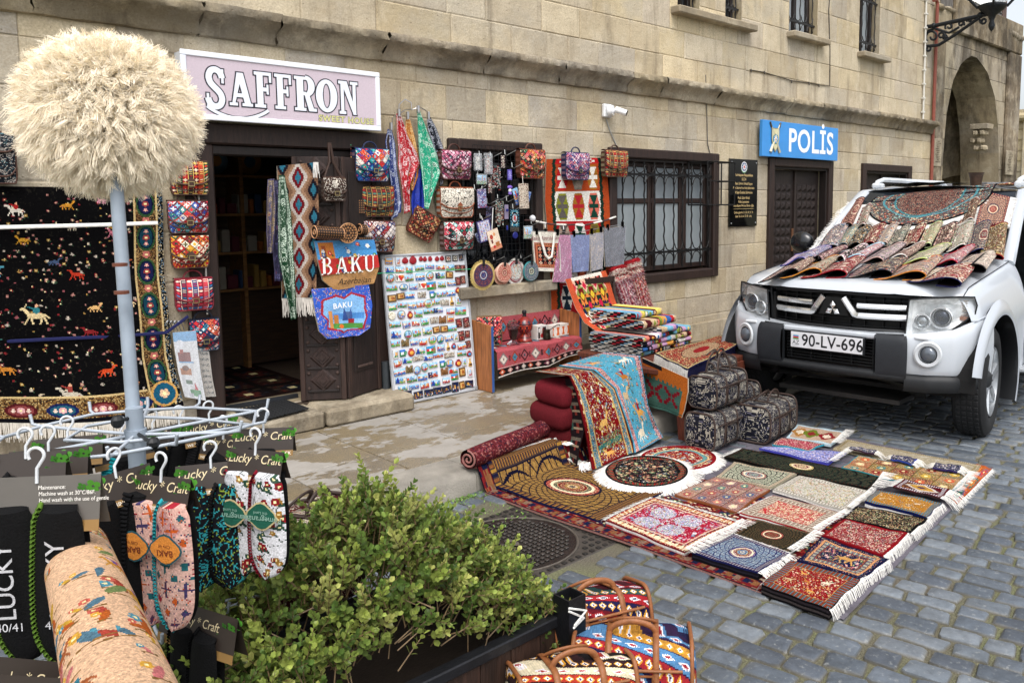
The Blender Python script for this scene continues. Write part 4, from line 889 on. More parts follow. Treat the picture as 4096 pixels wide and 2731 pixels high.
def disc(mb,c,r,y,col,n=16): mb.add([(c[0]+r*math.cos(a),y,c[1]+r*math.sin(a)) for a in np.arange(n)*2*math.pi/n],[list(range(n))],col)
disc(s,(cx,cz-.01),.062,-.115,'3a7a52'); disc(s,(cx,cz-.01),.052,-.116,'4a8fd0')
s.add([(cx+(.048 if i%2==0 else .02)*math.cos(i*math.pi/8),-.117,cz-.01+(.048 if i%2==0 else .02)*math.sin(i*math.pi/8)) for i in range(16)],[list(range(16))],'f0ece6'); disc(s,(cx,cz-.01),.014,-.118,'c8403a')
s.build('emblem',PLA,ps)
# black plaque
bp_=thing('black_plaque','glossy black engraved plaque with gold lettering beside the police doors','plaque',(8.2,0,1.4))
s=MB('08090a'); s.box(7.92,8.49,-.025,-.004,1.41,2.205,b=.003)
s.build('panel',mat('black_granite',.05,noise=0,bump=0,spec=.7),bp_)
s=MB('d3b781'); L=['Azərbaycan Respublikası','D.İ.N','Bakı Şəhəri Səbail Rayon','Polis İdarəsi 9-cu Polis Bölməsinin','4 Saylı İnzibati Sahəsinin','Polis Sahə Rəisi','Polis Leytenantı','Nurullayev Fərrux Elmin oğlu','','Qəbul günləri: I, II, III, IV, V, VI','Saat: 10-13 və 17-18 - dək','Mob:050 050 00 00'][:11]
for t,z,sz in zip(L,(2.005,1.955,1.905,1.855,1.80,1.735,1.69,1.645,0,1.565,1.52),(.043,.043,.040,.036,.042,.044,.040,.040,0,.036,.036)):
 if t: text(s,t,sz,(8.205,-.0255,z),(1,0,0),(0,0,1),'d3b781',.0006,off=.008,sx=.86)
s.box(8.0,8.41,-.0262,-.0255,1.618,1.621); s.build('lettering',PLA,bp_)
s=MB(); cx,cz=8.205,2.115
disc(s,(cx,cz-.012),.062,-.0262,'3f7a4a'); disc(s,(cx,cz),.062,-.0268,'f0f0f0'); disc(s,(cx,cz),.052,-.0272,'39507a'); s.add([(cx+(.05 if i%2==0 else .02)*math.cos(i*math.pi/8),-.0278,cz+(.05 if i%2==0 else .02)*math.sin(i*math.pi/8)) for i in range(16)],[list(range(16))],'f4f0ee'); disc(s,(cx,cz),.016,-.0284,'b8433f'); s.build('emblem',PLA,bp_)
s=MB('c0c0c0')
for x in (7.955,8.455):
 for z in (1.45,2.165): s.ball((x,-.027,z),.009,n=4)
s.build('screw',STE,bp_)
OUT=np.array([0,-1.,0])
def ipl(P,t):
 P=np.array(P,float); d=np.r_[0,np.cumsum(np.linalg.norm(np.diff(P,axis=0),axis=1))]; d/=d[-1]
 return np.stack([np.interp(t,d,P[:,i]) for i in range(P.shape[1])],-1)
def drape(mb,L,R,cv,amp=.01,folds=3,ph=0,th=0,gather=0,col=None,back=None,out=OUT,rip=.3,nu=None,nv=None,taper=1.):
 """cloth between two edge lines; one face per woven cell; folds run downwards"""
 if cv is not None: c=cv.done() if isinstance(cv,Cv) else cv; nv,nu=c.shape[:2]
 else: c=None; nu=nu or 24; nv=nv or 30
 U,Vv=np.meshgrid(np.linspace(0,1,nu+1),np.linspace(0,1,nv+1)); A=ipl(L,Vv[:,0]);B=ipl(R,Vv[:,0])
 P=A[:,None]*(1-U[...,None])+B[:,None]*U[...,None]
 a=amp*(gather+(1-gather)*Vv)*(np.sin(U*math.pi*2*folds+ph+1.3*np.sin(Vv*3+ph))+rip*np.sin(U*17+Vv*9+ph)+rip*.6*np.sin(Vv*23+U*5))
 P=P+a[...,None]*out
 i=np.arange(nv)[:,None]*(nu+1)+np.arange(nu)[None]; q=np.stack([i,i+nu+1,i+nu+2,i+1],-1).reshape(-1,4)
 mb.add(P.reshape(-1,3),q,c.reshape(-1,3) if c is not None else col)
 if th:
  mb.add((P-out*th).reshape(-1,3),q[:,::-1],back if back else (c.reshape(-1,3)*.5 if c is not None else col))
  e=np.r_[np.arange(nu+1),np.arange(1,nv+1)*(nu+1)+nu,nv*(nu+1)+np.arange(nu-1,-1,-1),np.arange(nv-1,0,-1)*(nu+1)]; F=P.reshape(-1,3)[e]; n=len(e); k=np.arange(n)
  mb.add(np.r_[F,F-out*th],np.stack([k,(k+1)%n,(k+1)%n+n,k+n],-1),back or 'b0a898')
 return P
def fringe(mb,A,B,d,L,n,w=.003,jit=.35,drop=0,col='e9e6e0',rg=np.random.default_rng(2),zmin=None):
 """tassel threads from the edge A-B hanging along d"""
 A=np.array(A,float);B=np.array(B,float);d=nrm(d); t=(np.arange(n)+rg.random(n))/n; o=A+(B-A)*t[:,None]; e=nrm(B-A)
 l=L*(.75+.4*rg.random(n)); dr=d+e*(rg.normal(size=n)*jit)[:,None]; dr=nrm(dr); up=np.cross(e,d); m=3; V=[];K=[]
 pts=[]
 for k in range(m+1):
  s_=k/m; p=o+dr*(l*s_)[:,None]+e*(np.sin(s_*5+t*40)*.25*L*jit*s_)[:,None]+np.array([0,0,-drop])*s_*s_+up*((rg.random(n)-.5)*.004+.001)[:,None]
  if zmin is not None: p[:,2]=np.maximum(p[:,2],zmin+rg.random(n)*.002)
  ww=e*(w*(1-.5*s_)); pts+=[p-ww,p+ww]
 V=np.stack(pts,1).reshape(-1,3); b=np.arange(n)[:,None]*(2*(m+1))+np.arange(m)[None]*2; q=np.stack([b,b+1,b+3,b+2],-1).reshape(-1,4)
 c=np.repeat(hx(col)*(.82+.25*rg.random(n))[:,None],m,0); mb.add(V,q,c)
def wbox(z,x0,y0,x1,y1,yy):
 """centre and world size on the wall plane of an image rectangle"""
 cx,cy=(x0+x1)/2,(y0+y1)/2; return wy(z,cx,cy,yy),wy(z,x1,cy,yy)[0]-wy(z,x0,cy,yy)[0],wy(z,cx,y0,yy)[2]-wy(z,cx,y1,yy)[2]
GB='patterned bags hung on the shop front'
def satchel(z,x0,y0,x1,y1,pat,trim,label,yy=-.02,D=.08,tilt=0,handle='loop',cat='bag',name='satchel_bag',yaw=0,group=GB,flap=.62,seed=0,o=None,W=None,H=None,mt=FAB,buckle=True):
 if o is None: o,W,H=wbox(z,x0,y0,x1,y1,yy-D)
 o=np.array(o)+np.array([0,D,0]); A=rotz(yaw)@roty(tilt); t=thing(name,label,cat,o-np.array([0,0,H/2]),group)
 nx=min(64,max(26,int(W/.0042))); nz=min(64,max(24,int(H/.0042)))
 def wf(v): 
  q=np.clip((v-.78)/.22,0,1); q2=np.clip((.08-v)/.08,0,1); return 1-.13*q**2.2-.05*q2**2
 def bz(v): return H*(.5-v)
 def by(u,v): return -D*(.72+.28*(1-abs(u)**3)*(1-abs(2*v-1)**3))
 cv=pat(nx,nz,seed); c=cv.done()
 s=MB(); s.fr(o,A)
 def front(U,V): u=2*U-1; return (-u*W/2*wf(V),by(u,V),bz(V))
 s.grid(lambda U,V:front(1-U,V)[:0] or (W/2*(2*U-1)*wf(V),by(2*U-1,V),bz(V)),nx,nz,c)
 n=30; tt=np.linspace(0,1,n+1); per=[(-W/2*wf(v),bz(v),by(-1,v)) for v in tt]+[(W/2*(2*a-1)*wf(1.),bz(1.),by(2*a-1,1.)) for a in np.linspace(0,1,12)[1:-1]]+[(W/2*wf(v),bz(v),by(1,v)) for v in tt[::-1]]+[(W/2*(1-2*a),bz(0.),by(1-2*a,0.)) for a in np.linspace(0,1,12)[1:-1]]
 m=len(per); v=[(x,y,zz) for x,zz,y in per]+[(x*.97,0,zz*.97) for x,zz,y in per]; k=np.arange(m); sc_=c[-1].mean(0)*.6
 edge=np.where(((k//3)%2==0)[:,None],hx(trim),sc_); s.add(v,np.stack([k,(k+1)%m,(k+1)%m+m,k+m],-1),edge); s.build('body',mt,t,smooth='auto')
 s=MB(trim); s.fr(o,A); per2=[(x,y-.002,zz) for x,zz,y in per]; s.tube(per2,.0045,5,closed=True)
 lowv=lambda u:flap+.09*(1-abs(u)**2.5)-.10*abs(u)**6
 if flap:
  cv2=pat(nx,int(nz*.7),seed+1).done(); f=MB(); f.fr(o,A)
  f.grid(lambda U,V:(W/2*(2*U-1)*1.01,by(2*U-1,V*lowv(2*U-1))-.010-.006*np.sin(V*3.1),bz(V*lowv(2*U-1)-.02)),nx,int(nz*.7),cv2)
  f.grid(lambda U,V:(W/2*(2*U-1)*1.01,(by(2*U-1,0*U)-.010)*(1-V),bz(-.02+0*U)+.012*np.sin(V*3.14)),nx,3,trim); f.build('flap',mt,t,smooth='auto')
  uu=np.linspace(-1,1,25); s.tube([(W/2*1.01*u,by(u,lowv(u))-.013,bz(lowv(u)-.02)) for u in uu],.0055,5)
  s.tube([(W/2*.93*u,by(u,.86-.12*abs(u)**4)-.003,bz(.86-.16*abs(u)**3)) for u in uu],.0045,5)
 s.build('piping',LEA,t,smooth=True)
 if buckle:
  s=MB(trim); s.fr(o,A); q=flap+.02; s.box(-.014,.014,-D-.022,-D-.008,bz(q+.16),bz(q-.13),b=.003); s.add([(-.026,-D-.023,bz(q-.06)),(0,-D-.023,bz(q-.19)),(.026,-D-.023,bz(q-.06)),(0,-D-.023,bz(q+.02))],[(0,1,2,3)]); b_=s.build('buckle_strap',LEA,t)
  s=MB('b9a67a'); s.fr(o,A)
  zq=bz(q+.03)
  for (a,b,c0,d) in ((-.019,.019,zq+.011,zq+.016),(-.019,.019,zq-.016,zq-.011),(-.019,-.014,zq-.011,zq+.011),(.014,.019,zq-.011,zq+.011)): s.box(a,b,-D-.028,-D-.022,c0,d)
  s.build('buckle',STE,b_)
 if handle=='loop':
  s=MB(trim); s.fr(o,A); a=np.linspace(0,math.pi,12); s.tube([(.055*math.cos(x),-D*.45,H*.5+.01+.05*math.sin(x)) for x in a],.006,5,flat=1.6); s.build('handle',LEA,t,smooth=True)
 elif handle:
  hxx,hz=handle; s=MB(trim); s.fr(o,A); s.tube([(-W*.42,-D*.4,H*.45),(hxx*.6-W*.05,-D*.3,hz*.6),(hxx,-.01,hz)],.007,5,flat=1.8); s.tube([(W*.42,-D*.4,H*.45),(hxx*.6+W*.12,-D*.3,hz*.6),(hxx+.01,-.01,hz)],.007,5,flat=1.8); s.build('strap',LEA,t,smooth=True)
 return t
def PPatch(cols,acc,line,cell): return lambda w,h,s:p_patch(w,h,cols,acc,line,s,cell)
def PStr(b,a): return lambda w,h,s:p_stripes(w,h,b,a,s)
def PPais(g,c,a): return lambda w,h,s:p_paisley(w,h,g,c,a,s)
RB=['b5383c','3b62a8','e0d6d0','3a8f8c','d86a5a','742a3c']; YR=['b83038','d9a43a','ece2cc','3c5a48','c86a3a','7e2c30']
satchel('C',130,195,320,365,PStr(['6e2230','2f4a3a','a8333a','22303c','6e2230','b85a3a','2f4a3a'],['e0c070','d84a3a','f0e0c0']),'4a3028','striped red and green satchel, topmost of the column left of the doorway',D=.10,yaw=-.15,seed=1,handle=(.03,.22),buckle=True)
satchel('C',120,403,318,565,PPatch(RB,['f0e8e0','d84048','2a4a90','8fc4d8'],'5a2a34',12),'4a3028','red and blue patchwork satchel, second in the column left of the doorway',D=.10,yaw=-.15,seed=2)
satchel('C',135,583,322,748,PPatch(YR,['f4ead0','c82c34','e8b84a','2c4a3c'],'5c2620',12),'4a3028','yellow and red patchwork satchel, third in the column left of the doorway',D=.10,yaw=-.15,seed=3)
satchel('C',155,810,345,968,PStr(['8e2a3a','26304a','b8404a','3a4a78','8e2a3a','c05058','26304a'],['f0d8c8','d8485a','5a88b8']),'74202c','red satchel with navy stripes, fourth in the column left of the doorway',D=.10,yaw=-.15,seed=4)
satchel('C',222,1022,370,1182,PPatch(['c8383c','3a88a0','e8e0d8','26406a','d87858'],['f4f0e8','c83c44','2a3a60'],'20202c',9),'1c2030','small teal and red zigzag backpack, lowest of the column left of the doorway',D=.07,yaw=-.1,seed=5)
satchel('A',-70,45,88,305,PPais('20242c','b8b0a8','5a7a80'),'4a2e22','dark blue and white paisley bag cut off by the left edge of the photo',D=.08,seed=6,flap=.3,handle=None,buckle=False)
satchel('C',912,280,1028,397,PPais('4a3a34','ddd6ca','8a7a6a'),'3c2a22','small brown and white paisley shoulder bag hanging by its strap from the lintel',yy=-.22,D=.05,seed=7,handle=(-.02,.33))
satchel('D',50,155,257,352,PPatch(['c8423c','2f66b0','e8dcd0','2a9a94','d8703c','27407c'],['f0e8e0','d03838','2a4aa0','68b8c8'],'24305a',13),'1e2848','blue and red patchwork backpack with navy trim right of the doorway',yy=-.07,D=.11,seed=8)
satchel('D',78,390,284,575,PStr(['5c2a2c','2e443c','7a3034','3a5248','5c2a2c','2e443c','8a3c34'],['c8a060','a83c38','5a9080']),'3c2a22','dark red and green striped satchel below the blue patchwork backpack',yy=-.05,D=.08,seed=9)
satchel('D',95,610,290,795,PPatch(['a83a40','dcd2cc','3a4a78','7a3038','c8a898','486a68'],['f0e6e0','7c2430','88a8c0'],'3a2420',10),'4a2c24','satchel of small red and white diamonds, lowest of three right of the doorway',yy=-.05,D=.09,seed=10,tilt=.05)
satchel('D',385,545,548,710,PPatch(['6a2c2c','a84a3c','3c3430','c89868','7a3c30'],['e0c098','c84838','6a8a58'],'3a201a',8),'5a2c20','brown patchwork pouch hanging askew under the blue scarf',yy=-.02,D=.05,seed=11,tilt=.5,flap=.55,handle=None,buckle=False)
satchel('D',585,165,768,340,PPatch(['c86a88','e8c8d0','5a3048','8a4868','d890a8'],['f4e8ec','5a2840','3a8a8a'],'4a2430',8),'4a2a22','pink diamond patterned satchel at the top left of the wire panel',yy=-.05,D=.09,seed=12)
satchel('D',580,400,785,580,PPais('e4ddcf','2a2622','6a5a4a'),'8a4a2c','black and cream paisley satchel with tan leather trim beside the wire panel',yy=-.05,D=.09,seed=13)
satchel('D',600,612,785,782,PPatch(['e06a78','f0ece8','2a4a40','88c8c0','c83c50','30303c'],['f8f0f0','d84860','3a9a90','20202a'],'30201e',11),'4a3026','pink, white and teal floral patchwork satchel above the magnet board corner',yy=-.05,D=.09,seed=14)
satchel('D',1078,160,1232,335,PPatch(['d0503c','e89858','2a5a48','30303a','d87078'],['f4e0c0','3a9a6a','c83838','20202a'],'5a2a20',10),'5a3222','red, green and orange patchwork backpack at the top right of the wire panel',yy=-.07,D=.09,seed=15)
satchel('D',1365,180,1510,343,PPatch(['b878a0','d8c0c8','3c4a80','8a6090','c87078'],['f0e8f0','32406c','d88888'],'2a3058',7),'20284a','navy trimmed lilac scalloped backpack hung over the orange kilim',yy=-.04,D=.09,seed=16,handle='loop')
satchel('E',355,165,497,325,PStr(['5c2a2e','2c3c34','8a3034','26302c','5c2a2e','8a3034','3c4a3c'],['d0a468','c04038','b0b090']),'4a2e24','dark striped red backpack hung at the left corner of the barred window',yy=-.06,D=.08,seed=17,handle='loop')
# string that carries the left column
s=MB('d8d4cc'); s.tube([wy('C',250,330,-.05),wy('C',272,560,-.05),wy('C',292,760,-.05),wy('C',300,990,-.05)],.006,5); tag(s.build('knotted_rope',FRG),'white knotted cord behind the column of bags left of the doorway','cord')
# two totes with pictures
def tote(z,L,R,yy,paint,label,W_=60,H_=60,amp=.006,trim=None,th=.02,folds=1.):
 L=[wy(z,a,b,yy) for a,b in L];R=[wy(z,a,b,yy) for a,b in R]
 c=paint(); mid=(L[0]+R[0]+L[-1]+R[-1])/4; t=thing('tote_bag',label,'tote bag',(mid[0],yy,L[-1][2]),GB); s=MB(); drape(s,L,R,c,amp=amp,folds=folds,th=th,gather=.4); s.build('body',SATN,t,smooth='auto'); return t,L,R
def paintA():
 c=Cv(90,66,'c83a34',3); c.rect(0,0,90,22,'5aa4dc'); c.rect(4,2,26,22,'d88a3c'); c.rect(8,6,14,22,'b05a2c'); c.rect(58,0,90,14,'4a90c8'); c.flowers(2,40,['3a8a4a','e8c040','d83838','f0f0f0','2a6ab0'],2.4); c.rect(0,42,90,66,'b98f5e'); c.rect(0,41,90,43,'8a6a40'); return c
t,L,R=tote('C',[(858,607),(880,720),(905,815),(968,866)],[(1172,600),(1190,690),(1198,740),(1170,828)],-.235,paintA,'tote bag with big white BAKU letters over a kraft bottom, below the drum bags')
s=MB(); ex=nrm(R[1]-L[1]); ez=np.array([0,0,1.]); b0=wy('C',885,785,-.251)
def serif(mb,ch,x,z,w,h,col,o,ex):
 q=lambda pts:mb.add([o+ex*(x+a*w)+np.array([0,0,z+b*h]) for a,b in pts],[list(range(len(pts)))],col)
 R_2=lambda a,b,c,d:q([(a,c),(b,c),(b,d),(a,d)])
 if ch in 'BK': R_2(.14,.34,0,1); R_2(0,.46,0,.06); R_2(0,.46,.94,1)
 if ch=='B':
  for cz,rz,rx in ((.75,.25,.38),(.27,.27,.46)):
   n=12; a=np.linspace(-1.57,1.57,n)
   for i in range(n-1): q([(.42+rx*math.cos(a[i]),cz+rz*math.sin(a[i])),(.42+rx*math.cos(a[i+1]),cz+rz*math.sin(a[i+1])),(.42+(rx-.17)*math.cos(a[i+1]),cz+(rz-.06)*math.sin(a[i+1])),(.42+(rx-.17)*math.cos(a[i]),cz+(rz-.06)*math.sin(a[i]))])
  R_2(.3,.45,.94,1);R_2(.3,.45,0,.06);R_2(.3,.45,.49,.55)
 if ch=='A': q([(.44,1),(.56,1),(.18,0),(.08,0)]); q([(.44,1),(.60,1),(.96,0),(.74,0)]); R_2(.28,.72,.28,.36); R_2(0,.30,0,.06); R_2(.64,1.06,0,.06)
 if ch=='K': q([(.34,.42),(.34,.54),(.82,1),(.94,1)]); q([(.46,.6),(.62,.66),(1.02,0),(.80,0)]); R_2(.70,1.04,.94,1); R_2(.70,1.12,0,.06)
 if ch=='U': R_2(.14,.32,.3,1); R_2(0,.46,.94,1); R_2(.80,.90,.3,1); R_2(.68,1.02,.94,1); n=12; a=np.linspace(math.pi,2*math.pi,n); [q([(.52+.38*math.cos(a[i]),.32+.32*math.sin(a[i])),(.52+.38*math.cos(a[i+1]),.32+.32*math.sin(a[i+1])),(.55+.24*math.cos(a[i+1]),.32+.25*math.sin(a[i+1])),(.55+.24*math.cos(a[i]),.32+.25*math.sin(a[i]))]) for i in range(n-1)]
o0=wy('C',890,785,-.252); W4=(wy('C',1180,720,-.252)-o0)[0]/4.35
for i,ch in enumerate('BAKU'): serif(s,ch,.01+i*W4*1.09,0,W4*.92,.125,'f4f2ee',o0,np.array([1,0,0.]))
text(s,'Azerbaijan',.062,wy('C',1070,828,-.253),(1,0,.0),(0,0,1),'1a1614',.0005,shear=.35,off=.0); s.build('lettering',PLA,t)
def paintB():
 c=Cv(90,76,'3a68cc',4); c.curls(np.ones((76,90),bool),'c89a4a',.5,.12); c.speck(np.ones((76,90),bool),['d84848','e8c060','f0f0f0'],.08)
 c.poly([(12,16),(36,10),(48,14),(60,8),(82,14),(80,30),(84,42),(78,60),(52,62),(46,68),(38,62),(14,58),(16,44),(8,36)],'b02c3c'); c.poly([(15,18),(36,13),(48,17),(60,11),(79,17),(77,30),(81,42),(75,57),(50,59),(46,64),(40,59),(17,55),(19,44),(12,36)],'8fc0ec')
 c.rect(18,36,78,44,'5a98d8'); c.rect(20,32,26,56,'d89a5c'); c.rect(28,38,36,56,'c88848'); c.rect(44,34,58,46,'5a70a0'); c.poly([(46,28),(52,46),(42,46)],'3a5a9a'); c.poly([(56,26),(60,46),(54,46)],'4a6aaa'); c.rect(52,44,62,52,'a83038'); c.rect(26,50,76,57,'5a9a4a'); c.ell(40,54,4,3,'e87830'); return c
t,L,R=tote('C',[(843,858),(860,970),(885,1080),(925,1118)],[(1145,835),(1160,940),(1150,1060),(1090,1100)],-.235,paintB,'bright blue tote bag with a framed city picture, below the kraft bottomed tote',amp=.008)
s=MB('f4f4f8'); text(s,'BAKU',.055,wy('C',1008,955,-.255),(1,0,.03),(0,0,1),'f4f4f8',.001,off=.015,space=1.1); s.build('lettering',PLA,t)
# beaded drums and cube pouches
def beadpat(w,h,s_=0):
 c=Cv(w,h,'2a1c16',s_); fx,fy=(c.X%4-2),(c.Y%4-2); c.m(np.hypot(fx,fy)<1.5,'9a7048'); c.m(np.hypot(fx,fy)<.7,'7a3428'); return c
def drum(z,a,b,r,yy,label):
 A,B=wy(z,*a,yy),wy(z,*b,yy); t=thing('beaded_drum_bag',label,'bag',(A+B)/2,GB); d=nrm(B-A); up=np.array([0,0,1.]); w_=np.cross(d,up); c=beadpat(60,int(np.linalg.norm(B-A)/.0045)).done()
 s=MB(); s.grid(lambda U,V:A+(B-A)*V[...,None]+r*(np.cos(U*6.2832)[...,None]*up+np.sin(U*6.2832)[...,None]*w_),60,c.shape[0],c)
 s.build('body',LEA,t,smooth=True)
 for P,sg in ((A,-1),(B,1)):
  k=MB('3a241c'); al=np.arange(20)*6.2832/20; k.add([P+d*sg*.001+r*(math.cos(x)*up+math.sin(x)*w_) for x in al],[list(range(20))]); 
  for q in (.35,.65,.95): k.tube([P+d*sg*.004+r*q*(math.cos(x)*up+math.sin(x)*w_) for x in al],.004,4,closed=True,col=('c8946a' if q!=.65 else '1c120e'))
  k.build('end_cap',LEA,t)
 return t
drum('C',(862,560),(1000,568),.046,-.29,'long beaded drum bag lying sideways above the BAKU tote')
drum('C',(1098,545),(1125,548),.040,-.16,'short beaded drum bag beside the round beaded bag')
t=thing('round_beaded_bag','round dark beaded bag with ring pattern between the drum bags','bag',wy('C',1018,565,-.2),GB); o=wy('C',1018,565,-.26); s=MB(); al=np.arange(28)*6.2832/28; r=.070
s.prism([(math.cos(x)*r,math.sin(x)*r) for x in al],0,.05,'2a1c18') if 0 else None
s.fr(o,np.array([[1,0,0],[0,0,-1],[0,1,0]]).T@np.eye(3) if 0 else rotx(math.pi/2)); s.prism([(math.cos(x)*r,math.sin(x)*r) for x in al],0,.05,'2a1c18')
for q,n in ((.28,6),(.55,12),(.85,18)):
 for k in range(n): x=k*6.2832/n; s.ball((r*q*math.cos(x),r*q*math.sin(x),.051),.009,'94683f',n=3,sc=(1,1,.5)); 
s.build('body',LEA,t); s=MB('b98a5e'); s.fr(o,rotx(math.pi/2)); s.tube([(math.cos(x)*r,math.sin(x)*r,.05) for x in al],.004,5,closed=True); s.build('rim',LEA,t)
def cube(z,x0,y0,x1,y1,yy,label,sd):
 o,W,H=wbox(z,x0,y0,x1,y1,yy); s=MB(); c=beadpat(int(W/.0042),int(H/.0042),sd).done(); s.fr(o); s.grid(lambda U,V:((U-.5)*W,-.045+0*U,(.5-V)*H),c.shape[1],c.shape[0],c); s.box(-W/2,W/2,-.0445,.03,-H/2,H/2,'33211a',b=.004); s.tube([(-W*.4,0,H/2),(0,.02,H*1.8),(W*.4,0,H/2)],.004,4,'2a1c18'); tag(s.build('beaded_pouch',LEA),label,'pouch',GB)
cube('C',1030,390,1105,463,-.1,'small cube pouch studded with beads below the shoulder bag',1); cube('C',1078,585,1145,655,-.13,'dark cube pouch studded with beads over the corner of the BAKU tote',2)
# bead strings
rg=np.random.default_rng(9)
def beads(z,P,yy,label,cols,r=.005,gap=.028,n=None,cat='bead string'):
 P=[wy(z,a,b,yy) for a,b in P]; t=np.linspace(0,1,60); C_=ipl(P,t); s=MB('3a241c'); s.tube(C_,.0012,3); L=np.linalg.norm(np.diff(C_,axis=0),axis=1).sum(); k=int(L/gap)
 for i in range(k): s.ball(ipl(P,np.array([(i+.5)/k]))[0],r,cols[rg.integers(len(cols))],n=4)
 return tag(s.build('bead_string',PLA),label,cat)
BC=['b8303a','d8a040','3a8a60','e0d8c8','3a6aa0','7a2a20']
beads('C',[(1050,95),(1052,190),(1062,340),(1105,460),(1122,500)],-.10,'string of coloured beads hanging from the lintel to the striped satchel',BC)
beads('C',[(990,410),(996,470),(1010,505)],-.1,'short bead string above the round beaded bag',BC); beads('C',[(1066,360),(1080,440),(1095,520)],-.11,'bead string between shoulder bag and dark cube pouch',BC)
beads('C',[(925,400),(875,470),(880,560)],-.12,'bead string left of the long beaded drum bag',BC)
# scarves
GSC='patterned scarves hanging from a wire hanger'
def scarf(z,L,R,yy,cv,label,amp=.012,folds=3,ph=0,name='scarf',group=GSC,gather=.35,m=None,cat='scarf'):
 L=[wy(z,a,b,yy) for a,b in L];R=[wy(z,a,b,yy) for a,b in R]; s=MB(); drape(s,L,R,cv,amp=amp,folds=folds,ph=ph,gather=gather,rip=.2); return tag(s.build(name,m or SATN,smooth=True),label,cat,group)
scarf('M',[(485,300),(470,370),(488,500),(505,640),(500,815)],[(508,300),(525,380),(533,520),(560,700),(556,760)],-.05,p_bandana(30,110,'3a4a88','d0d8ec','1c2850',1),'blue paisley scarf, leftmost on the wire hanger',folds=2)
scarf('M',[(700,235),(705,300),(735,390),(760,500),(775,620)],[(722,235),(755,300),(790,400),(803,540),(790,600)],-.04,p_bandana(34,90,'161c2c','c8ccd8','0c1018',2),'black and white paisley scarf at the right end of the wire hanger',folds=2,ph=1)
scarf('M',[(640,520),(625,600),(612,700),(622,812)],[(690,520),(690,640),(700,730),(640,800)],-.045,p_bandana(34,60,'2038a0','2c48c0','182c80',3),'royal blue scarf end hanging below the mustard scarf',folds=2)
scarf('M',[(585,232),(580,320),(590,450),(600,560),(615,640)],[(605,232),(630,330),(655,450),(650,560),(622,640)],-.055,p_bandana(30,80,'c07a2a','e8c890','8a5018',4),'mustard scarf between the red and the teal scarf',folds=2,ph=2)
scarf('M',[(533,215),(535,330),(542,420),(540,495),(560,620),(575,768)],[(556,215),(600,340),(650,430),(672,492),(610,600),(607,755)],-.075,p_bandana(56,110,'b81f30','f0dcdc','8a1020',5),'red scarf with white paisley, second from left on the wire hanger',folds=2.5,amp=.016)
scarf('M',[(647,200),(648,300),(655,420),(672,580),(688,735)],[(665,200),(715,330),(765,450),(790,540),(705,742)],-.085,p_bandana(60,120,'23a583','d4f0e0','0c4a3c',6),'teal green scarf with white dots, widest on the wire hanger',folds=2.5,amp=.016,ph=.6)
scarf('M',[(745,640),(742,680),(748,722)],[(778,640),(785,690),(762,722)],-.03,p_bandana(18,24,'3f5a38','7a9a68','2c4028',7),'dark olive scarf tip peeking out below the teal scarf',folds=1)
s=MB('c4c4c8'); s.tube([wy('M',505,290,-.05),wy('M',512,240,-.06),wy('M',545,210,-.07),wy('M',548,165,-.04),wy('M',580,135,-.02),wy('M',615,155,-.03),wy('M',618,195,-.05),wy('M',660,178,-.07),wy('M',700,200,-.05),wy('M',712,235,-.04)],.004,5); s.tube([wy('M',548,218,-.07),wy('M',580,195,-.05),wy('M',618,190,-.04)],.004,5)
for a,b in ((505,285),(548,210),(597,225),(655,190),(712,225)): q=wy('M',a,b,-.09); s.box(q[0]-.008,q[0]+.008,q[1]-.01,q[1]+.02,q[2]-.03,q[2]+.03,b=.003)
tag(s.build('scarf_hanger',STE),'bent wire hanger with clips above the row of scarves','hanger')
# textiles hung on the open door leaf
GD='scarves and rugs hung in the shop doorway'
def kil1(w,h):
 c=Cv(w,h,'a5846a',8); m=w*.5
 for j in range(-1,6):
  for i,cx in enumerate((w*.12,w*.5,w*.88)):
   cy=h*(j*.2+(.1 if i==1 else .0)); gcol='c8c0b8' if i==1 else '8a6a54'; dx,dy=abs(c.X-cx),np.floor(abs(c.Y-cy)/2)*2
   k=(dx/(w*.24)+dy/(h*.115)<1); c.m(k,gcol); c.m(dx/(w*.15)+dy/(h*.08)<1,'7a2028' if i==1 else '24202a'); c.m(dx/(w*.07)+dy/(h*.04)<1,'3a7a90')
 return c
t=thing('hanging_kilim','brown and white diamond kilim with fringe hung on the carved door leaf','kilim',wy('C',780,900,-.21),GD); s=MB(); L=[wy('C',a,b,-.21) for a,b in ((665,215),(672,500),(690,905))];R=[wy('C',a,b,-.23) for a,b in ((875,195),(885,500),(868,900))]; drape(s,L,R,kil1(56,130),amp=.008,folds=1.5,th=.008); s.build('field',KIL,t,smooth='auto')
s=MB(); fringe(s,L[-1],R[-1],(0,0,-1),.12,70,w=.0035,jit=.06,col='d6cfc6'); fringe(s,wy('C',855,195,-.24),wy('C',880,195,-.24),(0,0,-1),.10,14,w=.003,jit=.1,col='e6e2dc'); s.build('fringe',FRG,t)
scarf('C',[(615,285),(608,400),(606,560),(612,670)],[(650,280),(655,400),(650,560),(640,670)],-.26,p_bandana(24,90,'5a5470','a8987a','8a3040',11),'purple and olive patterned scarf at the left of the doorway textiles',folds=2,group=GD)
scarf('C',[(640,290),(645,480),(640,680),(650,815)],[(680,285),(690,480),(700,690),(690,815)],-.25,p_bandana(26,100,'34304c','6a6890','8a3a48',12),'dark violet scarf behind the green scarf in the doorway',folds=2,group=GD)
scarf('C',[(672,262),(665,480),(668,690),(700,850),(735,1018)],[(705,262),(735,450),(745,640),(755,800),(765,1010)],-.30,p_bandana(36,150,'1f4a30','c8d8c8','12301f',13),'dark green scarf with white paisley hanging in the doorway',folds=2,amp=.016,group=GD)
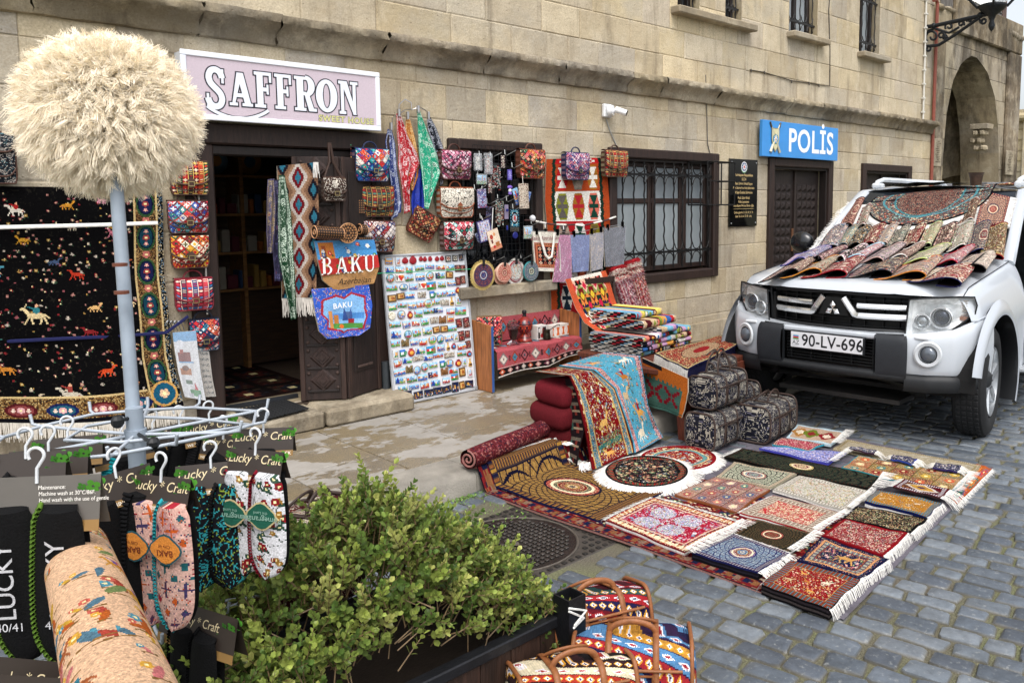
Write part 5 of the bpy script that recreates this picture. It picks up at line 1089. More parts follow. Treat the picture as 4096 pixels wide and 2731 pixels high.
# plastic sleeved towels on hangers, left of the door
def sleeve(z,L,R,yy,cv,label,c2='c8ccd0'):
 L_=[wy(z,a,b,yy) for a,b in L];R_=[wy(z,a,b,yy) for a,b in R]; t=thing('wrapped_towel',label,'towel',(L_[0]+R_[-1])/2); s=MB(); drape(s,L_,R_,cv,amp=.005,folds=1,th=.012); s.build('cloth',FAB,t,smooth='auto'); s=MB(c2); d=np.array([0,-.008,0]); drape(s,[p+d for p in L_],[p+d for p in R_],None,amp=.006,folds=1.7,col=c2,nu=20,nv=30); s.build('plastic_sleeve',CEL,t,smooth=True); return t
def tw():
 c=Cv(40,100,'e4e6ea',5); c.rect(0,0,40,14,'7ab4e0'); c.ell(10,18,8,6,'e8eaf0'); c.rect(4,30,26,44,'8a3a2c'); c.rect(8,26,14,32,'a8442c'); c.rect(4,44,30,46,'6aa8d8'); c.rect(4,54,24,64,'b87840'); c.ell(14,54,6,4,'7a4a28'); c.rect(10,72,22,78,'4a6a4a'); c.poly([(26,74),(32,90),(24,88)],'c03040'); c.rect(14,86,34,96,'5a9a6a'); c.rect(10,92,20,98,'c8c8d0'); return c
sleeve('C',[(118,1085),(130,1180),(150,1300),(180,1420)],[(240,1075),(250,1180),(265,1300),(292,1440)],-.10,tw(),'white towel with small city pictures in a plastic sleeve by the hunting carpet')
def tb():
 c=Cv(26,100,'b9b0a4',6)
 for j in range(0,100,9): c.rect(3,j+2,23,j+6,'2a2826'); c.speck((c.Y>j+2)&(c.Y<j+6),['b9b0a4'],.45)
 return c
sleeve('C',[(236,1090),(250,1200),(270,1330),(290,1420)],[(290,1095),(310,1200),(325,1320),(345,1418)],-.07,tb(),'beige towel printed with rows of dark letters in a plastic sleeve')
s=MB('8f9296')
for k in range(5):
 x=95+k*18; a=np.linspace(-.5,3.6,12); s.tube([wy('C',x+9*math.cos(q)+k*2,1035-10*math.sin(q),-.09) for q in a]+[wy('C',x+14,1075,-.09)],.003,4)
tag(s.build('wire_hangers',STE),'cluster of grey wire hanger hooks above the plastic sleeved towels','hangers')
# big hunting carpet on the wall
t=thing('hunting_carpet','large black pictorial carpet of riders and animals hanging on the wall at the left','carpet',(1.2,-.1,.3))
CW,CH=190,250
c=Cv(CW,CH,'0c0b0d',12); c.flowers(6,520,['9a5a60','b8aca0','8a3034','b08078','a88850'],1.25,leaf='3c5a44'); c.curls(np.ones((CH,CW),bool),'24221e',.5,.1)
for (x,y,q,f,cc_,rd_,hn) in [(50,26,9,-1,'d8d0c4','a82c2c',None),(96,20,7,1,'c89038',None,None),(128,14,5,-1,'d890a8',None,None),(140,50,8,-1,'d08090','c8a030','e0d8c0'),(24,70,6,-1,'c8882c',None,None),(56,58,7,-1,'c89838',None,None),(84,82,6,1,'4a5a78',None,None),(104,96,8,-1,'b8402c',None,None),(150,84,6,1,'b86848',None,None),(30,92,9,1,'5a98a8','c83a50',None),(66,140,13,-1,'dcc89c','3a8088','d8c8a0'),(118,132,7,1,'d8b078',None,None),(150,128,7,-1,'e0c8a0',None,None),(22,140,7,-1,'c87838',None,None),(112,158,8,-1,'8a2c30',None,None),(30,168,6,1,'4a8078',None,None),(40,196,9,-1,'c8883c',None,None),(90,222,11,-1,'c0b8a8','9a4840',None),(124,200,9,1,'c8502c',None,'d8a050'),(148,178,7,-1,'e0d0b8',None,None),(60,226,8,1,'c0b098',None,None),(20,216,7,1,'9a9890',None,None),(146,214,6,-1,'d89868',None,None),(100,44,5,1,'b0a898',None,None),(8,40,6,1,'c89058',None,None)]: c.beast(x,y,q*.62,cc_,f,rd_,hn)
bx=158
c.rect(bx,0,CW,CH,'0e0d10'); c.rect(bx+3,0,CW-8,CH-8,'7a5c38'); c.speck((c.X>bx+3)&(c.X<CW-8),['4a3420','a88c60','3a2420','1a1a28'],.6)
for k in range(7):
 cy=18+k*38; c.ell(bx+13.5,cy,8.6,13,'141a2c'); c.ell(bx+13.5,cy,7,11,'1c4858' if k%2 else '222850'); c.flower(bx+13.5,cy,3.6,'a04a4a'); c.flower(bx+13.5,cy-7,2.2,'e0a0a0'); c.flower(bx+13.5,cy+7,2.2,'e0a0a0'); c.flower(bx+13.5,cy+19,4,'c87870'); c.ring(bx+13.5,cy,9,13.5,.9,'3a5a3a')
c.rect(bx+1,0,bx+3,CH,'c8b080'); c.rect(CW-8,0,CW-6,CH,'d0b888'); c.speck(c.X>CW-6,['6a8090','c0b090'],.35)
y0=CH-24
c.rect(0,y0,bx+2,CH,'8a6a40'); c.speck((c.Y>y0)&(c.X<bx+2),['5a4428','b8a070','2a1c20'],.6)
for k in range(5): cx=16+k*33; c.ell(cx,y0+12,13,7,'5a2024' if k%2 else '1c2858'); c.ell(cx,y0+12,10,5,'2c6074' if k%2==0 else '8a4848'); c.flower(cx,y0+12,3.4,'e0b0b0'); c.flower(cx+6,y0+12,2.,'e8d0c0'); c.flower(cx-6,y0+12,2.,'e8d0c0')
c.rect(0,y0-2,bx,y0,'d0b888'); c.rect(0,CH-4,CW,CH,'101018'); c.ell(174,CH-18,11,12,'23607a'); c.ring(174,CH-18,12,13,1.2,'c8a060'); c.flower(174,CH-18,5,'e0c0a0')
L=[wy('A',-240,318,-.03),wy('A',-240,900,-.05),wy('A',-240,1540,-.18)];R=[wy('A',845,330,-.03),wy('A',862,800,-.05),wy('A',905,1200,-.10),wy('A',965,1468,-.16)]
s=MB()
U,Vv=np.meshgrid(np.linspace(0,1,CW+1),np.linspace(0,1,CH+1)); Aa=ipl(L,Vv[:,0]);Bb=ipl(R,Vv[:,0]); P=Aa[:,None]*(1-U[...,None])+Bb[:,None]*U[...,None]; P[...,2]-=.10*Vv**3*np.sin(U*3.14)**1*.6; P[...,1]-=.015*np.sin(U*9+Vv*2)*(.3+Vv)+.008*np.sin(Vv*14)
i=np.arange(CH)[:,None]*(CW+1)+np.arange(CW)[None]; q=np.stack([i,i+CW+1,i+CW+2,i+1],-1).reshape(-1,4); s.add(P.reshape(-1,3),q,c.done().reshape(-1,3)); s.add((P+[0,.014,0]).reshape(-1,3)[::1],q[:,::-1],'3a3430'); s.build('field',PILE,t,smooth='auto')
s=MB()
for k in range(0,CW,10): fringe(s,P[-1,k],P[-1,min(k+10,CW)],(0,-.15,-1),.10,16,w=.0028,jit=.05,col='cfc8bc')
s.build('fringe',FRG,t)
s=MB('e8e6e2'); s.tube([wy('A',-250,548,-.075),wy('A',0,535,-.075),wy('A',300,528,-.085),wy('A',600,520,-.08),wy('A',824,512,-.075)],.012,5,flat=.25,up=(0,1,0)); tag(s.build('white_strap',FRG),'white strap stretched across the hunting carpet','strap')
s=MB('23264e'); s.tube([wy('A',-250,1130,-.085),wy('A',0,1133,-.09),wy('A',300,1118,-.10),wy('A',600,1105,-.10),wy('A',870,1085,-.12),wy('C',200,1000,-.10)],.011,5,flat=.3,up=(0,1,0)); tag(s.build('blue_strap',FRG),'dark blue ribbon tied across the lower hunting carpet','strap')
# wire panel over window 1 and what hangs on it
wp=thing('display_grid','black wire mesh display panel fixed over the shop window','display panel',(4.5,-.07,.95))
s=MB('101012'); yp=-.075; a=wy('Q',330,20,yp)[0]; xa,xb=wy('Q',335,500,yp)[0],wy('Q',1180,500,yp)[0]; za,zb_=wy('Q',800,1530,yp)[2],wy('D',960,135,yp)[2]
for x in np.arange(xa,xb+.001,(xb-xa)/15): s.tube([(x,yp,za),(x,yp,zb_)],.0022,4)
for z in np.arange(za,zb_+.001,(zb_-za)/20): s.tube([(xa,yp-.004,z),(xb,yp-.004,z)],.0022,4)
s.build('mesh',IRO,wp)
GH='small wares on hooks of the wire panel'
hk=MB('dcdcd8')
HK=[(815,175),(885,178),(975,165),(780,215),(1020,245),(805,300),(890,330),(785,385),(865,470),(855,500),(820,565),(985,455),(930,445),(1025,505),(1065,260),(1140,600),(905,825),(1075,815)]
for a,b in HK: p=wy('D',a-5,b+12,yp-.01); hk.tube([p+[0,0,.03],p+[0,-.005,-.01],p+[0.0,-.03,-.02],p+[.035,-.11,.02]],.003,4)
hk.build('hook',STE,wp)
def card(z,x0,y0,x1,y1,cv,label,yy=-.13,tilt=0,name='card',cat='souvenir',th=.008,m=None,bag=False,cord=None,group=GH):
 o,W,H=wbox(z,x0,y0,x1,y1,yy); A=roty(tilt); c=cv.done(); base=o-np.array([0,0,H/2])
 if bag or cord:
  t=thing(name,label,cat,base,group)
 else: t=None
 s=MB('8a8478'); s.fr(o,A); s.grid(lambda U,V:((U-.5)*W,-th-.003*np.sin(U*3.14)*np.sin(V*3.14),(.5-V)*H),c.shape[1],c.shape[0],c); s.box(-W/2,W/2,-th+.001,0,-H/2,H/2,c[-1].mean(0)*.6)
 if t is None: return tag(s.build(name,m or FAB),label,cat,group)
 s.build('body',m or FAB,t)
 if bag:
  s=MB('dfe4e8'); s.fr(o,A); s.box(-W*.58,W*.58,-th-.012,.004,-H*.54,H*.62,b=.006); s.build('plastic_bag',CEL,t)
 if cord:
  s=MB('d8d8d4'); s.tube([o+A@np.array([0,-th,H/2]),wy(z,*cord,yy)],.004,4); s.build('cord',FRG,t)
 return t
def sm(w,h,g,cols,sd,kind='f'):
 return p_paisley(w,h,g,cols[0],cols[1],sd) if kind=='p' else p_floral(w,h,g,cols,cols[0],cols,seed=sd,curl=cols[-1])
card('D',778,190,820,285,sm(10,24,'c8c4bc',['6a6a70','e8e8e8'],1),'clear bag of grey trinkets at the top left of the wire panel',bag=True,name='souvenir_pack')
card('D',842,192,885,308,sm(10,28,'c0b8b0',['58606a','f0f0f0','a83c3c'],2),'clear bag of silver trinkets, second from left in the top row of the wire panel',bag=True,name='souvenir_pack')
card('D',942,190,970,272,sm(8,20,'8a8078',['d8d0c8','6a3038'],3),'small bead card hanging in the top row of the wire panel',name='souvenir_pack')
card('D',795,315,850,372,p_picture(16,16,4),'clear bag with red and yellow magnets below the top row of the wire panel',bag=True,name='souvenir_pack')
card('D',860,330,888,430,sm(8,28,'8a8080',['e0d8d0','902c34','303030'],5),'narrow card of grey and red beads hung between magnets and pouches',name='bead_card')
for i,(x0,x1,y0,y1,lb) in enumerate(((892,945,255,415,'upper set of black and red bead necklaces on the wire panel'),(912,962,475,640,'lower set of turquoise and black bead necklaces on the wire panel'))):
 t=thing('necklace_set',lb,'necklaces',wy('D',(x0+x1)/2,y1,-.12),GH); s=MB(); rg=np.random.default_rng(20+i)
 for k in range(8):
  x=x0+(x1-x0)*(k+.5)/8; s2=y0+rg.random()*8; e=y1-rg.random()*40
  for q in np.arange(s2,e,4.5): s.ball(wy('D',x+rg.random()*2,q,-.12),.0045,hx((['3a1a1a','1a1a1e','d8d0c8','a8302c','1e1e22','6a8a88'],['2a6a64','14181c','c8d8d4','8a2c28','1a2a30','b8a890'])[i][rg.integers(6)]),n=3)
 s.build('beads',PLA,t); s=MB('1a1a1c'); p,W,H=wbox('D',x0-2,y0-16,x1+2,y0,-.12); s.box(p[0]-W/2,p[0]+W/2,-.122,-.118,p[2]-H/2,p[2]+H/2); s.build('header_card',PAP,t)
card('D',797,402,853,520,p_patch(20,40,['7a80b0','c8c8dc','8a6a88'],['e8e8f4','4a4a80','a84858'],'4a5a88',2,7),'lilac embroidered phone pouch hanging high on the wire panel',tilt=-.06,name='pouch',cat='pouch',cord=(828,385))
card('D',850,512,888,600,sm(14,30,'1c1c24',['5a5a78','8a3a40'],7,'p'),'dark wallets hanging behind the cream pouch',tilt=.1,name='pouch',cat='pouch')
card('D',800,595,885,730,p_comp(24,40,['8a88b4','a8a8c8','7878a4'],['e8e4f0','c87888','5a6ab0','c8b878'],'c8c8d8','4a4878',6,9,3,q_=1),'lilac chequered phone pouch hanging slanted low on the wire panel',yy=-.16,tilt=-.22,name='pouch',cat='pouch',cord=(822,570))
card('D',788,665,840,725,sm(20,26,'5a6490',['c8ccdc','2c3458'],8,'p'),'dark blue paisley pouch behind the chequered pouch',yy=-.13,tilt=-.5,name='pouch',cat='pouch')
def bakp():
 c=Cv(28,44,'e8d8c4',5); c.rect(0,34,28,44,'d8987a'); c.rect(14,28,24,38,'b87848'); c.ell(8,14,4,5,'b84a3a'); c.rect(5,20,9,28,'7a3a34'); c.ell(10,36,3,3,'c83838'); c.ell(16,10,3,4,'e0a070'); return c
t=card('D',868,655,938,785,bakp(),'cream pouch printed BAKU with a red cord, hanging slanted low on the wire panel',yy=-.17,tilt=-.3,name='pouch',cat='pouch',cord=(897,520))
card('D',985,280,1012,345,p_bandana(8,16,'6a60b0','a8a0e0','3a3480',4),'violet ribbon key fob on the wire panel',name='key_fob',cat='key fob',yy=-.11)
t=thing('key_fob','purple and white dangling charm below the violet ribbon fob','key fob',wy('D',1005,425,-.12),GH); s=MB('7a5ab8'); p=wy('D',1003,390,-.12); s.ball(p,.022,n=6,sc=(1.3,.5,.7)); s.ball(p-[0,0,.03],.016,'e8e4ec',n=6); s.box(p[0]-.014,p[0]+.014,p[1]-.01,p[1]+.01,p[2]-.065,p[2]-.04,'8a70c8',b=.004); s.build('body',PLA,t)
card('D',1025,395,1060,500,p_picture(14,26,9,'3a68c8'),'blue picture folder sticking out behind the leopard print case',yy=-.10,tilt=-.35,name='pouch',cat='pouch')
card('D',1080,410,1130,475,sm(18,20,'3a6ac0',['6a90d8','c8d8f0'],10),'blue wallet sticking out right of the leopard print case',yy=-.10,tilt=.3,name='pouch',cat='pouch')
t=thing('spectacle_case','brown and cream leopard print case hanging by a cord on the wire panel','case',wy('D',1090,525,-.15),GH); o,W,H=wbox('D',1058,368,1118,524,-.15); c=p_paisley(30,54,'d0c4b4','3a2a24','7a3a34',4,1.3).done(); s=MB(); s.fr(o,roty(-.03)); 
s.grid(lambda U,V:(np.sin((U-.5)*3.3)*W/2,-.03*np.cos((U-.5)*3.1)-.0,(.5-V)*H),30,54,c); s.add([(W/2*math.sin(a),-.03*math.cos(a),H/2) for a in np.linspace(-1.6,1.6,9)],[list(range(9))],'3a2a24'); s.add([(W/2*math.sin(a),-.03*math.cos(a),-H/2) for a in np.linspace(-1.6,1.6,9)],[list(range(9))[::-1]],'3a2a24'); s.build('body',FAB,t,smooth=True)
s=MB('d8d4cc'); s.tube([wy('D',1085,370,-.15),wy('D',1078,268,-.12)],.003,4); s.build('cord',FRG,t)
def evil(x,y,r,yy=-.135,th=.01):
 p=wy('D',x,y,yy); s=MB(); s.fr(p,rotx(math.pi/2)); 
 for q,c,h in ((1,'141c6a',0),(.55,'e8ecf0',.004),(.38,'4a90d0',.006),(.2,'08080c',.008)): s.lathe([(.0001,th*.5+h),(r*q*.8,th*.4+h),(r*q,h)],18,c); s.lathe([(r,0),(r*.7,-.004),(.0001,-.005)],18,'141c6a'); return s
t=thing('prayer_rug_charm','small turquoise carpet charm with silver beads and an evil eye below','charm',wy('D',1035,715,-.12),GH); o,W,H=wbox('D',1002,528,1060,640,-.12); c=p_floral(20,38,'3a9ab8',['2a7088','c8e0e8'],'2a7898',['8ac8d8','1c4a60'],seed=4,med=('7ac0d0','c04848','e8f0f0'),q_=1).done(); s=MB(); s.fr(o); s.grid(lambda U,V:((U-.5)*W,-.006+0*U,(.5-V)*H),20,38,c); s.box(-W/2,W/2,-.005,0,-H/2,H/2,'1c3a44'); s.build('field',KIL,t)
rgx=np.random.default_rng(4); s=MB('b8b4ac'); 
for k in range(8): 
 for q in range(4): s.ball(wy('D',1008+k*7,645+q*7,-.125),.004,n=3)
s.build('silver_beads',STE,t); evil(1037,692,.030).build('evil_eye',PLA,t)
t=thing('evil_eye_pendant','narrow grey pendant with small blue evil eyes left of the turquoise charm','charm',wy('D',985,630,-.12),GH); o,W,H=wbox('D',968,500,992,590,-.115); s=MB(); s.fr(o); s.box(-W/2,W/2,-.004,0,-H/2,H/2,'8a8098'); s.build('band',FAB,t); evil(986,535,.014).build('evil_eye',PLA,t); s=MB('1c2a80'); p=wy('D',986,645,-.12); s.box(p[0]-.008,p[0]+.008,-.125,-.115,p[2]-.02,p[2]+.02,b=.003); s.build('blue_bead',PLA,t)
card('D',1090,640,1138,712,p_picture(16,22,12),'clear bag with a picture magnet at the lower right of the wire panel',bag=True,name='souvenir_pack')
# round coasters clipped on hangers
def roundel(x,y,rx,ry,cvf,label,rim,fr_=None,yy=-.14):
 o,W,H=wbox('Q',x-rx,y-ry,x+rx,y+ry,yy); t=thing('round_placemat',label,'placemat',o-[0,0,H/2],'round placemats below the wire panel'); n=54; cv=cvf(n,n); c=cv.done(); 
 s=MB(); s.fr(o)
 def f(U,V):
  a,b=2*U-1,1-2*V; x_=a*np.sqrt(1-b*b/2); z_=b*np.sqrt(1-a*a/2); return (x_*W/2*.93,-.012+0*U,z_*H/2*.93)
 s.grid(f,c.shape[1],c.shape[0],c); s.build('print',KIL,t); s=MB(rim); s.fr(o,rotx(math.pi/2)); s.lathe([(W/2*.9,.0105),(W/2,.006),(W/2,-.004),(.001,-.006)],36,sy=H/W); s.build('rim',FAB,t)
 if fr_:
  s=MB()
  for k in range(60):
   a=k*6.2832/60; p=o+np.array([W/2*math.cos(a),-.002,H/2*math.sin(a)]); p2=o+np.array([W/2*math.cos(a+.1),-.002,H/2*math.sin(a+.1)]); fringe(s,p,p2,(math.cos(a),0,math.sin(a)),.022,6,w=.0028,jit=.1,col=fr_)
  s.build('fringe',FRG,t)
 s=MB('121214'); q=o+np.array([0,-.02,H/2]); s.box(q[0]-.012,q[0]+.012,q[1]-.006,q[1]+.006,q[2]-.03,q[2]+.045,b=.004); s.build('clip',PLA,t)
M_=lambda g,l,c1,c2,cen,n=16:(lambda w,h:p_mandala(w,h,g,l,c1,c2,cen,g,[c1,c2],n=n))
roundel(455,1395,145,175,M_('3a3a5c','5a4a5a','a05a48','4a4a78',['6a6488','3a70a8','c8c8e0','2a4a80'],12),'violet round placemat with gold fringe, leftmost below the wire panel','c8b078','c0a868')
roundel(722,1395,115,140,M_('d8a890','8a4a40','c06a58','e0b8a0',['d89888','b04038','e8c8b8'],14),'plain edged pink round placemat behind another, below the wire panel','dcae98',yy=-.12)
roundel(750,1360,105,140,M_('e0b8a4','9a3a38','c85848','e8c8b4',['dca090','a03030','f0d0c0','8a2028'],14),'pink and red round placemat in front of a second one','e4bca8',yy=-.15)
roundel(910,1345,100,150,lambda w,h:p_floral(w,h,'c8d0d0',['c84838','e0a040','3a8a90','f0f0e8'],'d8d4cc',['c84838','2a6a80'],seed=4),'multicoloured flower placemat with red rim and white fringe','a82c3c','e4e0d8',yy=-.125)
roundel(1125,1340,105,140,M_('2a6a70','3a4058','8a90b0','c8c0a8',['c8d4cc','3a8a80','e8e8dc','2a5a50'],20),'teal round placemat at the right end of the row','3a7c80',yy=-.15)
s=MB('3a3a3c'); s.tube([wy('Q',400,1232,-.14),wy('Q',640,1222,-.14),wy('Q',840,1212,-.14)],.003,4); s.tube([wy('Q',830,1195,-.14),wy('Q',1000,1192,-.14),wy('Q',1215,1195,-.14)],.003,4)
for x,y in ((620,1210),(992,1185)): a=np.linspace(-.8,3.6,12); s.tube([wy('Q',x,y,-.14)]+[wy('Q',x+2+15*math.cos(q),y-75-25*math.sin(q),-.12) for q in a],.0035,4); s.ball(wy('Q',x,y,-.14),.02,'151516',n=6,sc=(1.2,.4,.8))
tag(s.build('clip_hanger',STE),'wire clip hangers carrying the round placemats','hanger')
# beaded rope, tote and folded shawls on a line
s=MB(); P=[wy('Q',1040,630,-.09),wy('Q',1150,632,-.09),wy('Q',1240,655,-.10),wy('Q',1400,685,-.10),wy('Q',1600,695,-.10),wy('Q',1740,693,-.09),wy('E',200,632,-.09),wy('E',300,610,-.09),wy('E',360,595,-.07),wy('E',412,575,-.04)]
n=70
for k in range(n): p=ipl(P,np.array([(k+.5)/n]))[0]; s.ball(p,.013,('e4e0d8' if (k//7)%2 else '4a2c2a'),n=4,sc=(1.1,.8,.7))
s.ball(wy('Q',1150,605,-.1),.03,'d4d4d8',n=6); tag(s.build('beaded_rope',PLA),'rope of brown and white beads tied from the wire panel to the barred window','rope')
s=MB('b8b8b8'); s.tube([wy('Q',1160,775,-.13),wy('Q',1500,790,-.14),wy('Q',1740,805,-.14),wy('E',130,680,-.14),wy('E',300,650,-.14),wy('E',470,620,-.14)],.0028,4)
for p in ((1330,735),(1585,760)): s.tube([wy('Q',*p,-.12),wy('Q',p[0]-5,p[1]-50,-.11),wy('Q',p[0]+2,p[1]-75,-.10)],.003,4); s.ball(wy('Q',p[0],p[1]+35,-.13),.022,'141416',n=6,sc=(1.2,.4,.7))
for z,x,y in (('Q',1205,785),('Q',1500,795),('Q',1725,820),('E',45,672),('E',150,682),('E',262,668),('E',362,642),('E',455,625),('E',320,655)): p=wy(z,x,y,-.15); s.box(p[0]-.012,p[0]+.012,p[1]-.012,p[1]+.012,p[2]-.03,p[2]+.03,'101012',b=.004)
tag(s.build('clip_line',STE),'thin line with black clips carrying the shawls and the cream tote bag','line')
def ptote():
 c=Cv(60,90,'ddd8cc',6); c.rect(2,25,58,82,'b8604a'); c.rect(3,27,57,80,'7a4438'); c.rect(5,30,55,77,'c07050'); c.rect(9,34,51,74,'16181f')
 for i in range(4):
  for j in range(5): x,y=14+i*10.5,39+j*8; c.dia(x,y,4.5,4,'c8644c' if (i+j)%2 else 'd8b8a0'); c.dia(x,y,2,1.8,'2a4a48')
 c.bdots(0,0,3,['000000']) if 0 else None
 for k in range(14): c.dia(4+k*4,28.5,1.4,1.2,'e8c890'); c.dia(4+k*4,78.5,1.4,1.2,'e8c890')
 return c
t=thing('cream_tote_bag','cream cotton tote bag with black and red carpet print and white handles','tote bag',wy('Q',1350,1340,-.16)); s=MB(); L=[wy('Q',a,b,-.15) for a,b in ((1150,785),(1160,1000),(1185,1335))];R=[wy('Q',a,b,-.15) for a,b in ((1525,800),(1535,1000),(1548,1350))]; drape(s,L,R,ptote(),amp=.004,folds=1,th=.015); s.build('body',FAB,t,smooth='auto')
s=MB('e4e0d6'); s.tube([wy('Q',1245,800,-.17),wy('Q',1285,950,-.175),wy('Q',1330,1110,-.18),wy('Q',1370,1165,-.18),wy('Q',1420,1140,-.18),wy('Q',1445,950,-.175),wy('Q',1455,805,-.17)],.014,6,flat=.25,up=(0,1,0)); s.build('handle',FAB,t,smooth=True)
s=MB(); text(s,'Baku Azerbaijan',.052,wy('Q',1320,905,-.157),(1,0,-.02),(0,0,1),'7a3a44',.001,shear=.4,off=-.0); s.build('lettering',FAB,t)
def shawl(z,L,R,g,cols,label,sd,tail=None):
 t=sleeve(z,L,R,-.15,p_paisley(34,60,g,cols[0],cols[1],sd,.6),label,'c8ccd4'); t.name='folded_shawl'; t['category']='shawl'; t['group']='folded shawls in plastic sleeves on the line'; return t
ZZ='E'
shawl('E',[(60,690),(45,780),(15,985)],[(132,692),(135,850),(135,985)],'b04080',['d070a0','e8b0d0'],'magenta pink shawl in a plastic sleeve beside the cream tote bag',31)
shawl('E',[(128,690),(132,780),(140,925)],[(248,690),(246,800),(240,915)],'4a64a8',['7a90cc','3a5090'],'blue paisley shawl in a plastic sleeve, second on the line',32)
shawl('E',[(248,685),(252,780),(256,918)],[(335,672),(335,800),(328,900)],'9a9498',['c8b8a8','8a8ca8'],'grey and beige striped shawl in a plastic sleeve, third on the line',33)
shawl('E',[(335,650),(338,760),(345,890)],[(475,632),(468,760),(462,878)],'3c3e48',['6a6c78','24262e'],'charcoal grey flowered shawl in a plastic sleeve, last on the line',34)
# kilim on the wall
t=thing('wall_kilim','orange and white kilim with hourglass figures hanging on the wall','kilim',wy('D',1420,1180,-.03))
HG=lambda a,b:(a,b)
cv=p_kilim_hour(96,230,'b8532a',[(.0,.035,'c8282c',[('e8e4dc','c8282c')]),(.035,.21,'b8532a',[('c0262e','eee8e0'),('8a8478','a89c90'),('b07a30','ece8e0')]),(.21,.40,'e8e4dc',[('8c9030','6a6460'),('a8742c','b8303a'),('d87a68','1d4a3c')]),(.40,.58,'b8242c',[('b8a090','6a6460'),('ece8e0','1d4a3c'),('9a9030','7a6a40')]),(.58,.8,'e8e4dc',[('3a6a6a','2a3a48'),('7a3030','c86a4a'),('2a3a30','6a6460')]),(.8,1.,'b8242c',[('ece8e0','2a3a48'),('8a9030','ece8e0'),('d87a68','1d4a3c')])])
s=MB(); L=[wy('D',1232,215,-.03),wy('D',1222,480,-.03),wy('D',1250,800,-.03),wy('D',1262,1180,-.03)];R=[wy('E',352,205,-.03),wy('E',372,480,-.03),wy('E',378,760,-.03),wy('E',390,1180,-.03)]; drape(s,L,R,cv,amp=.006,folds=2,th=.01); s.build('field',KIL,t,smooth='auto')
# magnet board
BL,BR=gz('N',178,1515,.135),gz('N',905,1358,.135); yb=(BL[1]+BR[1])/2; BL=np.array([BL[0],yb,.135]); BR=np.array([BR[0],yb,.135])
TLp=wy('N',55,158,-.045); TRp=wy('N',805,120,-.045)
bo=(BL+BR)/2; bux=nrm(BR-BL); buy=nrm((TLp+TRp)/2-bo); bn=np.cross(bux,buy); 
if bn[1]>0: bn=-bn
BW=np.linalg.norm(BR-BL); BH=np.linalg.norm((TLp+TRp)/2-bo)
t=thing('magnet_board','white framed board covered with souvenir magnets leaning beside the doorway','display board',bo)
Ab=np.array([bux,-bn,buy]).T
s=MB('d9dbe0'); s.fr(bo,Ab); s.box(-BW/2+.008,BW/2-.008,.0,.012,.008,BH-.008); s.build('board',mat('white_board',.3,noise=.04,nsc=3,bump=0),t)
s=MB('a8abb0'); s.fr(bo,Ab)
for (a,b,c,d) in ((-BW/2,BW/2,0,.016),(-BW/2,BW/2,BH-.016,BH),(-BW/2,-BW/2+.016,.016,BH-.016),(BW/2-.016,BW/2,.016,BH-.016)): s.box(a,b,-.010,.014,c,d,b=.003)
s.build('frame',MET,t)
s=MB('8a8d92'); s.fr(bo,Ab)
for a in (-BW/2+.015,BW/2-.015):
 for c in (.015,BH-.015): s.box(a-.022,a+.022,-.014,.010,c-.022,c+.022,b=.01)
s.build('corner_cap',PLA,t)
ORD='first second third fourth fifth sixth seventh eighth ninth tenth eleventh twelfth thirteenth fourteenth fifteenth sixteenth seventeenth'.split()
